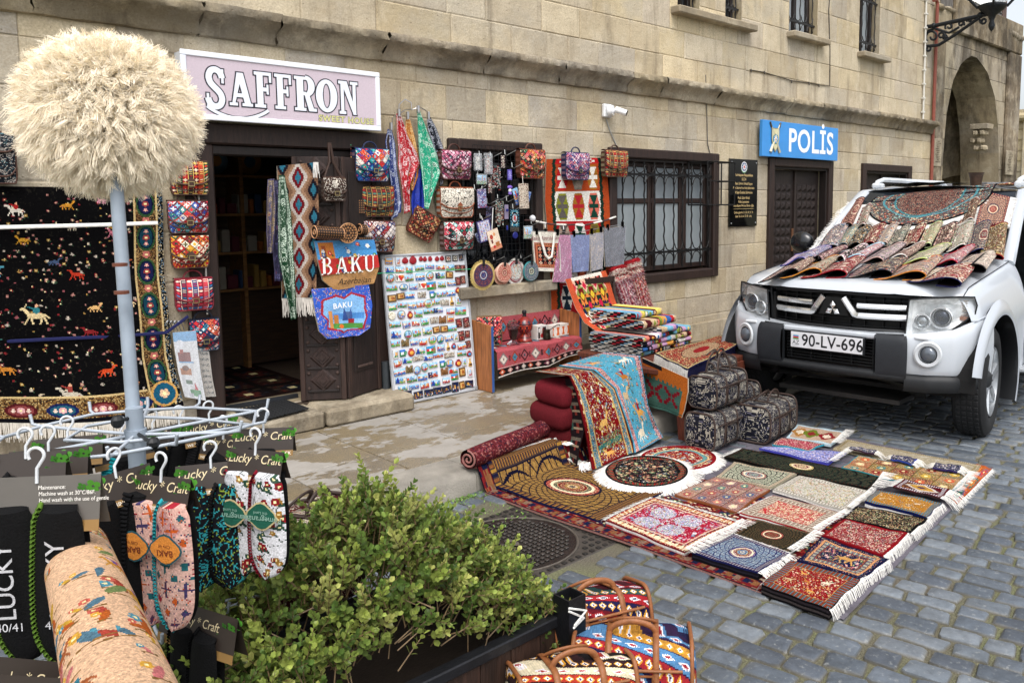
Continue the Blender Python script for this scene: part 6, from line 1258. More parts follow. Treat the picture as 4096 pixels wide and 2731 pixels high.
MAG=[ # kind,x,y(,w,h)
"o122,212,70,60 f203,212,45,80 p268,205,60,66 p337,200,70,88 p408,190,40,50 p444,192,40,50 p492,188,42,52 p553,190,42,50 p598,185,42,50 k653,190,50,58 k715,185,46,58 n770,178,40,62",
"a130,290 c220,288 d305,285,60,70 c398,270,82,52 b490,258,80,46 c585,265,82,48 c672,268,74,56 t738,275,48,62 t783,275,46,62",
"r135,367,74,76 h220,360,76,70 c305,362 c403,350,84,72 r490,343,68,74 B582,340,84,56 g665,335,66,62 t741,390,46,80 t786,378,46,76",
"c150,450,100,58 r253,445,76,58 c342,440,74,58 h422,430,72,62 F503,432,84,70 c598,420,72,56 c682,410,74,48 p740,470,48,62",
"g150,545,80,68 g228,525,72,62 c310,515,86,68 w418,512,74,58 m510,512,56,64 b592,507,82,50 c678,497,80,54 t795,498,50,96",
"c157,622,76,66 c243,603,84,50 c330,608,74,66 c405,595,70,64 r475,590,70,76 c545,575,74,56 w625,580,74,60 l688,570,46,82 f745,567,60,84",
"e150,700,66,82 r233,690,70,80 p312,690,54,76 d387,680,76,72 c478,658,90,50 B563,650,86,50 c675,660,74,56 v765,657,98,70",
"c178,778,104,56 v280,778,72,64 c363,763,68,60 d445,752,72,70 w528,738,70,64 s603,735,66,72 o675,728,64,62 t750,765,56,86 t815,760,58,96",
"a187,868,90,70 r293,868,68,76 d372,850,72,76 c465,835,82,72 g547,825,62,62 g617,818,68,62 c690,812,78,56 f723,890,46,78 t771,880,56,94 t826,865,46,70",
"c182,948,80,64 s268,943,70,72 c350,935,72,60 c430,935,72,66 r512,915,70,78 r583,910,64,78 c660,900,70,56 c777,975,80,54 t833,955,48,70",
"f183,1045,54,84 m245,1035,64,64 p323,1025,66,84 a405,1013,84,62 F500,1005,82,70 d590,985,70,64 l655,975,40,78 p703,970,48,62 c775,1035,82,52 p842,1038,50,62",
"d202,1127,70,74 a287,1100,86,54 w382,1082,92,48 a475,1077,82,50 b563,1052,92,48 w665,1050,94,52",
"s305,1180,64,72 r375,1187,66,76 r442,1160,64,80 c520,1142,76,52 m602,1132,58,62 r668,1127,66,74 p745,1120,60,74 f800,1110,42,80 l852,1118,42,78",
"c220,1205,108,62 B517,1225,86,60 s620,1198,64,70 a700,1190,82,50 g780,1203,56,84 f850,1212,42,76",
"a225,1277,92,62 c328,1267,92,60 c425,1250,86,64 c635,1277,66,58 F713,1248,66,54",
"c247,1348,86,52 b347,1333,90,46 c443,1323,78,62 a542,1300,84,58",
"n233,1435,68,98 n298,1420,62,104 n388,1408,84,70 n480,1390,82,68 n562,1372,82,70 n644,1357,82,66 n718,1340,60,100 g778,1322,50,76 n842,1310,74,68"]
KN=dict(o='orange picture',f='white framed',p='red pomegranate',k='square patterned',n='dark night view',a='blue lettered skyline',c='coloured city skyline',d='irregular painted',b='blue skyline',t='red carpet',r='round city',h='red heart',g='gold framed',B='big letter B',F='flag and tower',w='grey relief',m='green and blue mug',l='yellow bottle',e='cream apple',v='landscape',s='brown castle')
mi=0
for ri,row in enumerate(MAG):
 items=row.split()
 for ci,it in enumerate(items):
  kd=it[0]; v=[float(x) for x in it[1:].split(',')]; x,y=v[:2]; w_,h_=(v[2:] if len(v)>2 else (76,60)); mi+=1
  P0=onpl('N',x,y,bo+bn*.003,bn); ex_=onpl('N',x+w_/2,y,bo+bn*.003,bn)-onpl('N',x-w_/2,y,bo+bn*.003,bn); W=abs(ex_@bux)*.97; H=abs((onpl('N',x,y-h_/2,bo+bn*.003,bn)-onpl('N',x,y+h_/2,bo+bn*.003,bn))@buy)*.95
  s=MB(); s.fr(P0,Ab@roty((rgx.random()-.5)*.16)); n=12; th=.006
  def put(cv,outline=None,bul=.003,disc_=False,n1=n,n2=10):
   c=cv.done()
   def f(U,V):
    a,b=2*U-1,1-2*V
    if disc_: X_,Z_=a*np.sqrt(1-b*b/2),b*np.sqrt(1-a*a/2)
    else: X_,Z_=a,b
    if outline is not None: Z_=np.where(b>0,b*outline(U),b*(.92+.08*np.cos(U*20)))
    return (X_*W/2,-th-bul*(1-np.maximum(a*a,b*b)),Z_*H/2)
   U=None; s.grid(f,c.shape[1],c.shape[0],c); 
   tt=np.r_[np.c_[np.linspace(0,1,9),np.zeros(9)],np.c_[np.ones(9),np.linspace(0,1,9)][1:],np.c_[np.linspace(1,0,9),np.ones(9)][1:],np.c_[np.zeros(9),np.linspace(1,0,9)][1:-1]]
   q=np.stack([np.broadcast_to(np.asarray(z_,float),tt[:,0].shape) for z_ in f(tt[:,0],tt[:,1])],-1); m=len(q); q2=q.copy(); q2[:,1]=0; k=np.arange(m); s.add(np.r_[q,q2],np.stack([k,(k+1)%m,(k+1)%m+m,k+m],-1),c.reshape(-1,3).mean(0)*.6)
  sd=mi; sk=lambda U:.72+.22*np.abs(np.sin(U*7+sd))+.08*np.sign(np.sin(U*19+sd))
  W_c=lambda:p_picture(14,11,sd,['8ac0ec','e8e4d8','f0ece4','6ab0e4'][sd%4])
  if kd in 'oc': put(W_c() if kd=='c' else p_picture(14,12,sd,'e8a850','d8a040'),sk if kd=='c' else None)
  elif kd=='a': cv=W_c(); cv.poly([(0,11),(2,1),(4,1),(6,11)],'2a4aa0' if sd%2 else 'c83030'); put(cv,sk)
  elif kd=='b': put(p_picture(16,9,sd,'3a88d0'),sk)
  elif kd in 'fke': cv=p_picture(10,14,sd,'8ac0ec') if kd=='f' else Cv(12,12,'efe8d8',sd); 
  if kd=='f': cv.border(0,1.6,'d8d8d8'); put(cv)
  elif kd=='k': cv.border(0,1.6,'2a2022'); cv.flower(6,6,3.4,['a02830','3a3a3c'][sd%2],'f0e0c0'); put(cv)
  elif kd=='e': cv.curls(np.ones((12,12),bool),'b0a888',.9,.3); put(cv,None,.006,True)
  elif kd=='n': put(p_picture(14,14,sd,night=True,frame='3a3a40'))
  elif kd=='d': put(W_c(),lambda U:.6+.35*np.abs(np.sin(U*11+sd)),.006)
  elif kd=='t': put(p_floral(12,20,'8e2028',['3a1a2c','c87068','20284a'],'5a1420',['c08070','2a1a28'],seed=sd))
  elif kd=='r': cv=p_picture(14,14,sd,'90c8e8'); put(cv,None,.004,True); s.tube([(W/2*.98*math.cos(q),-.008,H/2*.98*math.sin(q)) for q in np.arange(18)*6.2832/18],.0025,4,['3a5a9a','8a6a40','3a8a6a','c8a050'][sd%4],closed=True)
  elif kd=='h': cv=Cv(14,12,'f4f0e8',sd); cv.rect(1,2,3,10,'201c20'); cv.ell(7,4.5,3,3,'d82c2c'); cv.ell(11,4.5,3,3,'e89030'); cv.poly([(4,5),(14,5),(9,12)],'d83c2c'); put(cv)
  elif kd=='g': cv=Cv(14,12,'d8b070',sd); cv.border(0,2,'6a4a1c'); cv.ell(7,6,2,3,'b0703a'); cv.rect(9,4,11,9,'8a4a2a'); put(cv)
  elif kd=='B': cv=W_c(); cv.rect(0,0,2,11,'2a3060'); cv.ring(3,3,2,2,1,'2a3060'); cv.ring(3,8,2.4,2.4,1,'2a3060'); put(cv,sk)
  elif kd=='F': cv=Cv(16,12,'2a9ad0',sd); cv.rect(0,4,16,8,'d02838'); cv.rect(0,8,16,12,'2c9a48'); cv.ell(6,6,1.8,1.8,'f4f4f4'); cv.rect(11,2,15,12,'8a8a60'); put(cv)
  elif kd=='w': cv=Cv(14,10,'b8b4a8',sd); cv.speck(np.ones((10,14),bool),['6a6a60','e0dcd0','8a5a3a'],.5); put(cv,sk,.006)
  elif kd=='s': cv=Cv(12,12,'8a6038' if sd%2 else '6a6444',sd); cv.speck(np.ones((12,12),bool),['5a3c20','b08858'],.4); put(cv,lambda U:.55+.45*(np.sin(U*9)>.2),.008)
  elif kd=='v': put(p_picture(18,13,sd,'4a98d8'))
  elif kd=='m': cv=Cv(12,12,'2c8a58',sd); cv.rect(0,0,12,4,'3a78c8'); cv.rect(2,4,8,9,'e8e8e8'); s.c=hx('2a9a60'); W*=.8; put(cv,None,.006); s.tube([(W/2+.012*math.cos(q),-.004,.012*math.sin(q)) for q in np.linspace(-1.6,1.6,8)],.004,4)
  elif kd=='l': s.lathe([(.001,-H*.5),(W*.36,-H*.48),(W*.42,-H*.3),(W*.3,-H*.02),(W*.15,H*.1),(W*.16,H*.4),(W*.22,H*.48),(.001,H*.5)],12,'c8a050',sy=.35); s.box(-W*.3,W*.3,-W*.17,-W*.1,-H*.36,-H*.12,'5a4030')
  elif kd=='p': s.ball((0,-.004,-H*.08),W*.5,'8e1420' if w_<66 or mi<15 else 'a83030',n=8,sc=(1,.22,.84*H/W)); s.add([(-W*.2,-.006,H*.28),(W*.2,-.006,H*.28),(W*.3,-.007,H*.5),(W*.1,-.006,H*.38),(0,-.007,H*.5),(-W*.1,-.006,H*.38),(-W*.3,-.007,H*.5)],[(0,1,2,3,4,5,6)],'7a101c'); 
  if kd=='p' and mi>12: s.ball((0,-.010,-H*.1),W*.28,'3a8ac0' if sd%2 else 'e0a040',n=5,sc=(1,.25,.9))
  side='leftmost' if ci==0 else 'rightmost' if ci==len(items)-1 else ORD[ci]+' from left'
  lab='%s magnet, %s in the %s row of the white board'%(KN[kd],side,'top' if ri==0 else 'bottom' if ri==16 else ORD[ri])
  tag(s.build('souvenir_magnet',mat('glazed_resin',.3,noise=.03,bump=.1,bsc=60)),lab,'magnet','souvenir magnets on the white board')
s=MB('3aa878'); s.tube([wy('N',20,322,-.10),wy('N',400,305,-.14),wy('N',820,285,-.12),wy('N',880,282,-.10)],.003,4); tag(s.build('green_string',FRG),'thin green string stretched across the magnet board','string')
# dark pipe stub beside the board
s=MB('33383c'); s.tube([gz('N',108,1500,.13),wy('N',90,1110,-.06)],.03,10); tag(s.build('drain_pipe',MET),'short dark pipe standing between door frame and magnet board','pipe')
def hgt(y): return np.interp(y,[-1.93,-1.86],[.0,.135])
# bench with kilim cover
X0b,X1b=4.165,5.155; yf,ybk=-.365,-.09
bn_=thing('bench','low wooden bench with blue edged end panels under a pink kilim cover','bench',(4.66,-.22,.13))
for i,(xa,xb) in enumerate(((X0b-.02,X0b),(X1b-.0,X1b+.02))):
 s=MB('8e5a34'); v=[(yf,.135),(ybk,.135),(ybk,.72),(yf,.69)]; s.fr((xa,0,0),np.array([[0,0,1],[1,0,0],[0,1,0]])); s.prism(v,0,xb-xa,'9c6238'); e=s.build('end_panel',WOO,bn_)
 s=MB('2f5590'); s.box(xa-.001,xb+.001,yf-.004,yf-.0,.135,.69); s.build('blue_edging',PLA,e)
s=MB('7a4c2c'); s.box(X0b,X1b,yf+.03,ybk,.46,.478); s.build('seat',WOO,bn_); s=MB('6a4428'); s.box(X0b,X1b,ybk-.01,ybk+.005,.48,.70); s.build('backrest',WOO,bn_)
def p_benchcover(w,h,sd=0):
 c=Cv(w,h,'b05a60',sd); 
 for i in range(8):
  x=w*(i+.5)/8
  for y in (h*.16,h*.50,h*.77): 
   k=(i+int(y>h*.3))%3; cc=[('2a2224','8a7078'),('8a7c7c','d8ccc0'),('a8442c','5a8498')][k]
   c.dia(x,y,w*.05,h*.095,cc[0]); c.dia(x,y,w*.035,h*.067,'b05a60' if k==0 else cc[1]); c.dia(x,y,w*.022,h*.04,cc[1]); c.dia(x,y,w*.008,h*.016,'2a2224')
  for y in (h*.16,h*.50,h*.77): xx=x+w/16; [c.line(xx-2,y+d,xx+2,y+d,.6,'2a2224') for d in (-5,-2,1,4)]; c.line(xx,y-6,xx,y+6,.6,'2a2224')
 for a,b in ((.33,.385),(.70,.735),(0,.03)): pass
 c.rect(0,h*.89,w,h,'241c1c'); c.rect(0,h*.88,w,h*.89,'d8c8c0'); c.rect(0,h*.985,w,h,'e0d8d0'); c.rect(0,h*.33,w,h*.36,'241c1c')
 for i in range(12):
  x=w*(i+.5)/12; cc=['b85838','c09088','7a4858','b8b0a8'][i%4]; c.dia(x,h*.94,w*.03,h*.045,cc); c.dia(x,h*.94,w*.014,h*.022,'e0ccc0')
 return c
c=p_benchcover(170,150,1)
def bc(U,V):
 # back down, seat forward, hang in front
 x=X0b+.01+(X1b-X0b-.02)*U; y=np.interp(V,[0,.02,.34,.38,.62,.66,1],[ybk+.02,ybk-.012,ybk-.02,ybk-.03,yf-.005,yf-.03,yf-.045]); z=np.interp(V,[0,.02,.34,.38,.62,.66,1],[.70,.715,.50,.487,.49,.475,.27])
 z=z+np.where(V>.7,(V-.7)*(.22*(U-.15)+.04*np.sin(U*9)),0); y=y-np.where(V>.64,.012*np.sin(U*13)+.02*np.exp(-((U-.55)/.04)**2),0)
 return (x,y,z)
s=MB(); s.grid(bc,170,150,c.done()); s.build('kilim_cover',KIL,bn_,smooth='auto')
SZ=.493
def seat_pt(x,y,yy): p=wy('O',x,y,yy); return np.array([p[0],yy,SZ])
# things on the bench
satchel('O',0,0,0,0,PPatch(['d8485c','2a4a48','e88878','30303c','c83848'],['f4e8e0','3a8a70','e89060','d83850'],'2a2228',8),'6a5038','pink and green embroidered bag propped at the left end of the bench',o=(4.275,-.22,SZ+.125),W=.21,H=.24,D=.06,yaw=-.5,flap=.6,seed=41,handle=None,buckle=False,name='embroidered_bag',group=None)
t=thing('glass_vase','flared clear glass jar with lid holding dark red beads on the bench','jar',seat_pt(735,635,-.28)); o=WL[t.name]
s=MB('e8ecee'); s.fr(o,rotz(.5)); sq=lambda P:[(r*1.25,z) for r,z in P]; s.lathe(sq([(.001,0),(.045,0),(.045,.008),(.018,.03),(.022,.05),(.034,.09),(.043,.155),(.046,.160),(.041,.155),(.03,.08)]),4); s.lathe(sq([(.047,.162),(.047,.17),(.034,.18),(.034,.20),(.03,.205),(.001,.205)]),4); s.build('glass',GLS,t)
s=MB('2e1214'); s.fr(o,rotz(.5)); s.lathe(sq([(.001,.035),(.018,.045),(.036,.13),(.001,.132)]),4); s.build('filling',PLA,t)
t=thing('painted_lamp_jar','round red and black painted wooden jar with a tall black stopper on the bench','jar',seat_pt(900,600,-.22)); o=WL[t.name]
prof=np.array([(.001,0),(.062,0),(.062,.01),(.05,.03),(.036,.055),(.032,.065),(.05,.075),(.066,.10),(.069,.125),(.066,.15),(.05,.178),(.03,.195),(.016,.205)])
tt=np.linspace(0,1,40); pf=ipl(prof,tt)*1.07; c=Cv(48,39,'8e3028',5); 
for k in range(8):
 x=3+k*6; c.dia(x,22,2.9,8,'c0502e'); c.dia(x,22,2.1,6,'2a1c2c'); c.dia(x,22,1.2,3.4,'8a2c34'); c.dia(x,6,2.9,4,'c0502e'); c.dia(x,6,1.8,2.4,'5a2c48'); c.dia(x+3,31,2.2,2.2,'3a2438')
c.rect(0,27.5,48,28.6,'2a1820'); c.rect(0,12,48,13.5,'1c1218'); s=MB(); s.lathe(pf,48,c.done(),c=o); s.build('body',mat('lacquer',.3,noise=.1,bump=.1,bsc=60,coat=.3),t,smooth=True)
s=MB('141214'); s.lathe([(.018,.215),(.02,.225),(.014,.235),(.02,.25),(.021,.268),(.013,.275),(.001,.277)],16,c=o); s.build('stopper',PLA,t,smooth=True)
def pbox(x0,x1,yy,w,dpt,h,cvf,label,yaw=0,xc=None):
 p=seat_pt(x0,x1,yy); s=MB('e0dcd4'); s.fr(p+[0,0,0],rotz(yaw)); c=cvf.done(); s.grid(lambda U,V:((U-.5)*w,-dpt/2-.0005+0*U,(1-V)*h),c.shape[1],c.shape[0],c); s.box(-w/2,w/2,-dpt/2,dpt/2,0,h,'dcd8d0'); return tag(s.build('gift_box',PAP),label,'box')
c=Cv(26,26,'d8d4d0',2); c.rect(3,3,24,24,'2a2424'); c.rect(8,3,15,24,'d8d0c8'); c.ell(13,19,4,4,'b82c30'); c.rect(14,6,19,20,'8a1c24'); c.ell(6,9,2.5,4,'e0dcd8'); pbox(1108,575,-.22,.115,.08,.125,c,'white open box with red and white gifts, between the jar and the coffee pot')
c=Cv(44,20,'e07a34',3); [c.ell(x,11,5,8,'f0ece4') or c.ell(x,11,4,7,'3a8a9a') or c.ell(x,11,2,4,'e8e0d8') for x in (7,22,36)]; c.rect(0,0,44,4,'e0dcd4'); c.rect(0,18,44,20,'e8e4dc'); pbox(1370,545,-.2,.225,.09,.105,c,'orange and white tea glass box at the right end of the bench',.12)
t=thing('coffee_pot','small dark metal coffee pot with long handle in front of the orange box','coffee pot',seat_pt(1222,590,-.30)); o=WL[t.name]; s=MB('3a382e'); s.lathe([(.001,0),(.034,0),(.036,.01),(.029,.055),(.027,.07),(.033,.085),(.034,.088),(.025,.075),(.02,.02)],18,c=o); s.build('body',mat('tinned_copper',.35,metal=.8,noise=.4,nsc=40,bump=.1),t,smooth=True); s=MB('4a4a4c'); s.tube([o+[.03,0,.08],o+[.10,-.03,.125],o+[.115,-.04,.125],o+[.12,-.04,.115]],.004,6); s.build('handle',STE,t)
# chair under a kilim
ch=thing('chair','dark wooden chair mostly hidden under the orange bordered kilim','chair',(5.55,-.55,.13)); s=MB('2a1a14')
s2=[(5.30,-.72),(5.72,-.75),(5.32,-.36),(5.70,-.36)]
for x,y in s2: s.box(x-.018,x+.018,y-.018,y+.018,.13,.52,b=.004); s.build('leg',WOO,ch) if 1 else 0; s=MB('2a1a14')
s.box(5.28,5.74,-.77,-.34,.50,.53,b=.01); s.build('seat',WOO,ch); s=MB('2a1a14'); 
for x in (5.30,5.68): s.tube([(x,-.36,.50),(x,-.28,1.00)],.018,6)
for z in (.7,.95): s.box(5.30,5.68,-.34+(.5-z)*-.12-.02,-.32+(.5-z)*-.12,z,z+.05)
s.build('backrest',WOO,ch)
G_=[('e8e2d6','b8302c','e8d8c8'),('14161a','e8c0a8','c8284a'),('8a9a52','7a1c20','e0c040'),('e0904a','1d3a2c','c82850'),('1c2450','9a8028','e8e2d6')]
def kc():
 w,h=70,150; c=Cv(w,h,'c8603e',7); m=9; inn=(c.X>m)&(c.X<w-m)
 cw=(w-2*m)/3
 for j in range(12):
  for i in range(-1,4):
   cx=m+cw*(i+.5+(.5 if j%2 else 0)); cy=h*(j+.0)/10.; g=G_[j%5]; dx=np.floor(abs(c.X-cx)); dy=np.floor(abs(c.Y-cy)/2)*2
   c.m(inn&(dx/(cw*.54)+dy/(h*.118)<1),g[0]); q=dy/(h*.1); c.m(inn&(((dx<cw*.12)&(q<.62))|((dx<cw*.32)&(q<.12))|((dx<cw*.22)&(abs(q-.34)<.09))|((dx<cw*.2)&(abs(q-.6)<.07))),g[1]); c.m(inn&(dx/(cw*.12)+dy/(h*.03)<1),g[2])
 c.rect(m,0,w-m,5,'e6e0d4'); return c
t=thing('draped_kilim','orange bordered kilim with green and white diamonds draped over the chair','kilim',(5.4,-.6,.6))
L=[wy('E',96,968,-.30),wy('E',120,1040,-.33),wy('E',160,1150,-.38),wy('E',215,1240,-.46),wy('E',300,1302,-.62),wy('E',380,1325,-.78),wy('E',412,1345,-.84),wy('E',425,1400,-.86)]
R=[wy('E',348,912,-.26),wy('E',375,980,-.29),wy('E',410,1100,-.33),wy('E',455,1190,-.40),wy('E',520,1232,-.55),wy('E',580,1245,-.70),wy('E',640,1262,-.80),wy('E',640,1330,-.84)]
s=MB(); drape(s,L,R,kc(),amp=.012,folds=1.5,th=.006,out=np.array([0,-.8,.4])); s.build('field',KIL,t,smooth='auto'); s=MB(); fringe(s,L[-1],L[-1]+(R[-1]-L[-1])*.35,(0,-.1,-1),.10,16,w=.004,jit=.12,col='e0dcd4'); s.build('fringe',FRG,t)
# shaggy rolled rugs leaning by the window
def shag(pb,pt,r,label,sd,bands):
 t=thing('shaggy_rug_roll',label,'rug roll',pb,'shaggy rolled rugs leaning under the barred window'); rg=np.random.default_rng(sd); d=pt-pb; L=np.linalg.norm(d); d=d/L; u=nrm(np.cross(d,[0,1,0])); w_=np.cross(d,u)
 nv,nu=90,44; c=np.zeros((nv,nu,3)); 
 for j in range(nv):
  f=1-j/nv; b=[x for x in bands if x[0]<=1-f<x[1]]; cols=b[0][2] if b else ['7a2030','b08890','3a2a30','c8b8b0','8a3040']
  for i in range(nu): c[j,i]=hx(cols[rg.integers(len(cols))] if not b else cols[rg.integers(len(cols))])
 if True:
  st=hx('6a2030'),hx('a89098'),hx('4a2a34'),hx('8a2838'),hx('c0b0ac')
  for i in range(nu): c[24:,i]=c[24:,i]*.45+np.array(st[i%5])*.55
 s=MB(); s.grid(lambda U,V:pt+(pb-pt)*V[...,None]+(r*(1+.10*np.sin(V*60+U*30)))[...,None]*(np.cos(U*6.2832)[...,None]*u*1.15+np.sin(U*6.2832)[...,None]*w_*.9),nu,nv,c); s.add([pt+r*(math.cos(a)*u*1.15+math.sin(a)*w_*.9) for a in np.arange(16)*6.2832/16],[list(range(16))],'7a2c34'); s.build('roll',PILE,t,smooth=True)
 s=MB(); n=2600; a=rg.random(n)*6.28; q=rg.random(n); q=np.where(rg.random(n)<.5,q*.3,q); 
 dirn=np.cos(a)[:,None]*u+np.sin(a)[:,None]*w_; p=pt+(pb-pt)*q[:,None]+dirn*r; e=nrm(np.cross(dirn,d)+rg.normal(size=(n,3))*.4)*.003; tip=p+dirn*(.018+.014*rg.random(n))[:,None]+rg.normal(size=(n,3))*.008-d*.012
 V=np.stack([p-e,p+e,tip],1).reshape(-1,3); ci=c[np.minimum((q*nv).astype(int),nv-1),rg.integers(0,nu,n)]; s.add(V,np.arange(n*3).reshape(-1,3),ci*1.1); s.build('pile_tufts',FRG,t)
BD=[(0,.05,['8e1c24','b02830']),(.05,.13,['b8a89c','d0c4b8','8a2a30','e0d4c8']),(.13,.18,['1c1416','8e1c24','c8b8a8']),(.18,.24,['d8ccc0','b82830','e8dcd0'])]
shag(wy('E',545,1245,-.42)+np.array([0,0,0]),wy('E',420,895,-.16),.085,'red and cream shaggy rug roll leaning in front of the other roll',1,BD)
shag(wy('E',605,1190,-.25),wy('E',505,845,-.12),.080,'shaggy rug roll with rust tufts leaning behind, nearer the barred window',2,BD+[(.3,1,['8e1c24','c86a3a','d8c8b0','3a1c1c','b02830'])])
# market table, kilim stack, red rug
tb=thing('market_table','red brown wooden trestle table carrying the folded kilims and the red rug','table',(5.05,-1.6,0)); TA=np.array([4.44,-2.17]);TBk=np.array([4.70,-1.0]);ex2=nrm(np.array([1.05,.17])); 
s=MB('5a2c1c'); s.fr((4.43,-2.15,0),rotz(R_(8))); s.box(.10,1.0,.02,.55,.45,.49,b=.006); s.box(.34,1.26,.552,1.2,.45,.49,b=.006); s.build('top',WOO,tb)
for x,y in ((.12,.05),(.93,.05),(.42,1.12),(1.16,1.12)):
 s=MB('6a3220'); s.fr((4.43,-2.15,0),rotz(R_(8))); z0=0 if y<.5 else .13; s.add([(x-.02,y-.03,z0),(x+.03,y-.03,z0),(x+.03,y+.03,z0),(x-.02,y+.03,z0),(x-.09,y-.03,.45),(x+.05,y-.03,.45),(x+.05,y+.03,.45),(x-.09,y+.03,.45)],[(0,3,2,1),(4,5,6,7),(0,1,5,4),(1,2,6,5),(2,3,7,6),(3,0,4,7)]); s.build('leg',WOO,tb)
s=MB('5e2e1e'); s.fr((4.43,-2.15,0),rotz(R_(8))); s.box(.0,.98,.0,.02,.33,.45); s.build('apron',WOO,tb)
KC=['e8e4dc','1a1c28','b8323a','7ab0c8','d8a050','244a34','e88a78','8a8a90','c8a0c0','e0cc70','5a1c24','8a9a40','c8b090','3a6aa8']
def fk(x0,x1,y0,y1,z0,z1,sd,label,ends=True,yaw=R_(8),name='folded_kilim'):
 x0,x1=.37+.84*x0,.37+.84*x1
 rg=np.random.default_rng(sd); t=thing(name,label,'kilim',(4.43+x0,-2.15+y0+.15*x0,z0),'folded kilims stacked on the market table'); A=rotz(yaw); o=np.array([4.43,-2.15,0])
 w,h=max(30,int((x1-x0)/.006)),18; c=Cv(w,h,'e8e4dc',sd); x=0
 while x<w:
  bw=5+rg.integers(9); col=KC[rg.integers(len(KC))]; j=np.floor(c.Y/3)%2*1.5*(1 if rg.random()<.5 else -1); c.m((c.X>x+j),col); 
  if rg.random()<.5: c.ell(x+bw/2,9,2.2,5,KC[rg.integers(len(KC))])
  x+=bw
 r=(z1-z0)/2; zc=(z0+z1)/2
 s=MB(); s.fr(o,A); q=c.done()
 s.grid(lambda U,V:(x0+(x1-x0)*U,y0+r*.9-r*.9*np.sin(np.pi*V)+.006*np.sin(U*7+sd),zc+r*np.cos(np.pi*V)+.004*np.sin(U*9+sd)*np.cos(V*3)),w,h,q)
 tp=np.repeat(q[:1],20,0); s.grid(lambda U,V:(x0+(x1-x0)*U,y1+(y0+r*.9-y1)*V+.006*np.sin(U*7+sd)*V,zc+r+.004*np.sin(U*9+sd)),w,20,tp)
 s.grid(lambda U,V:(x0+(x1-x0)*U,y0+r*.9+(y1-y0-r*.9)*V,zc-r+0*U),4,2,'8a8070')
 s.build('folds',KIL,t,smooth='auto')
 # open ends: stacked layers with a wavy outline
 s=MB(); s.fr(o,A); nl=3 if z1-z0<.06 else 5; cl=[['1a1418','a82430','1a1418','c8c0b4','7a9ab0'],['e0dcd4','3a4a58','e0dcd4','6a6460','d8d4cc'],['24281a','b83030','3a5a34','d8a0a0','1c3a28']][sd%3]
 for xs_ in ((x0,x0+.012),(x1-.012,x1)):
  for l in range(nl):
   za,zb=z0+(z1-z0)*l/nl+.002,z0+(z1-z0)*(l+1)/nl-.002; n=26; yy=np.linspace(y0+r*.5,y1,n+1)
   for k in range(n): s.box(xs_[0]-.006*(rg.random()) if xs_[0]==x0 else xs_[0],xs_[1],yy[k],yy[k+1],za+.002*rg.random(),zb-.002*rg.random(),cl[(k//2+l)%5])
 s.build('layered_edge',KIL,t)
fk(.06,.60,.62,1.12,.495,.530,1,'lowest folded kilim of the left stack, blue and ochre edged'); fk(.05,.60,.60,1.12,.532,.570,4,'cream and grey folded kilim, second from below in the left stack')
fk(.03,.36,.60,1.12,.572,.615,3,'folded kilim with yellow and red fold, third from below in the left stack'); fk(.02,.36,.58,1.10,.617,.655,6,'black and pale folded kilim under the thick one in the left stack')
fk(.37,.64,.60,1.1,.572,.612,7,'short folded kilim with green and red fold in the middle of the stack'); fk(.37,.65,.60,1.1,.614,.65,10,'short folded kilim with beige fold, second in the middle of the stack'); fk(.35,.65,.58,1.1,.652,.70,13,'short folded kilim with pink and light blue fold, top of the middle')
fk(.66,.98,.62,1.1,.495,.525,8,'lowest folded kilim of the right stack, turquoise and maroon'); fk(.66,.97,.61,1.1,.527,.562,11,'folded kilim with rust fold, second from below in the right stack'); fk(.66,.97,.61,1.1,.564,.605,14,'folded kilim with black and magenta fold in the right stack'); fk(.66,.96,.62,1.1,.607,.655,17,'uppermost folded kilim of the right stack, red and blue')
fk(.14,.72,.64,1.16,.702,.768,9,'thick folded kilim with ochre, white and green fold near the top'); fk(.18,.66,.74,1.2,.770,.822,12,'topmost folded kilim with lilac and sky blue fold')
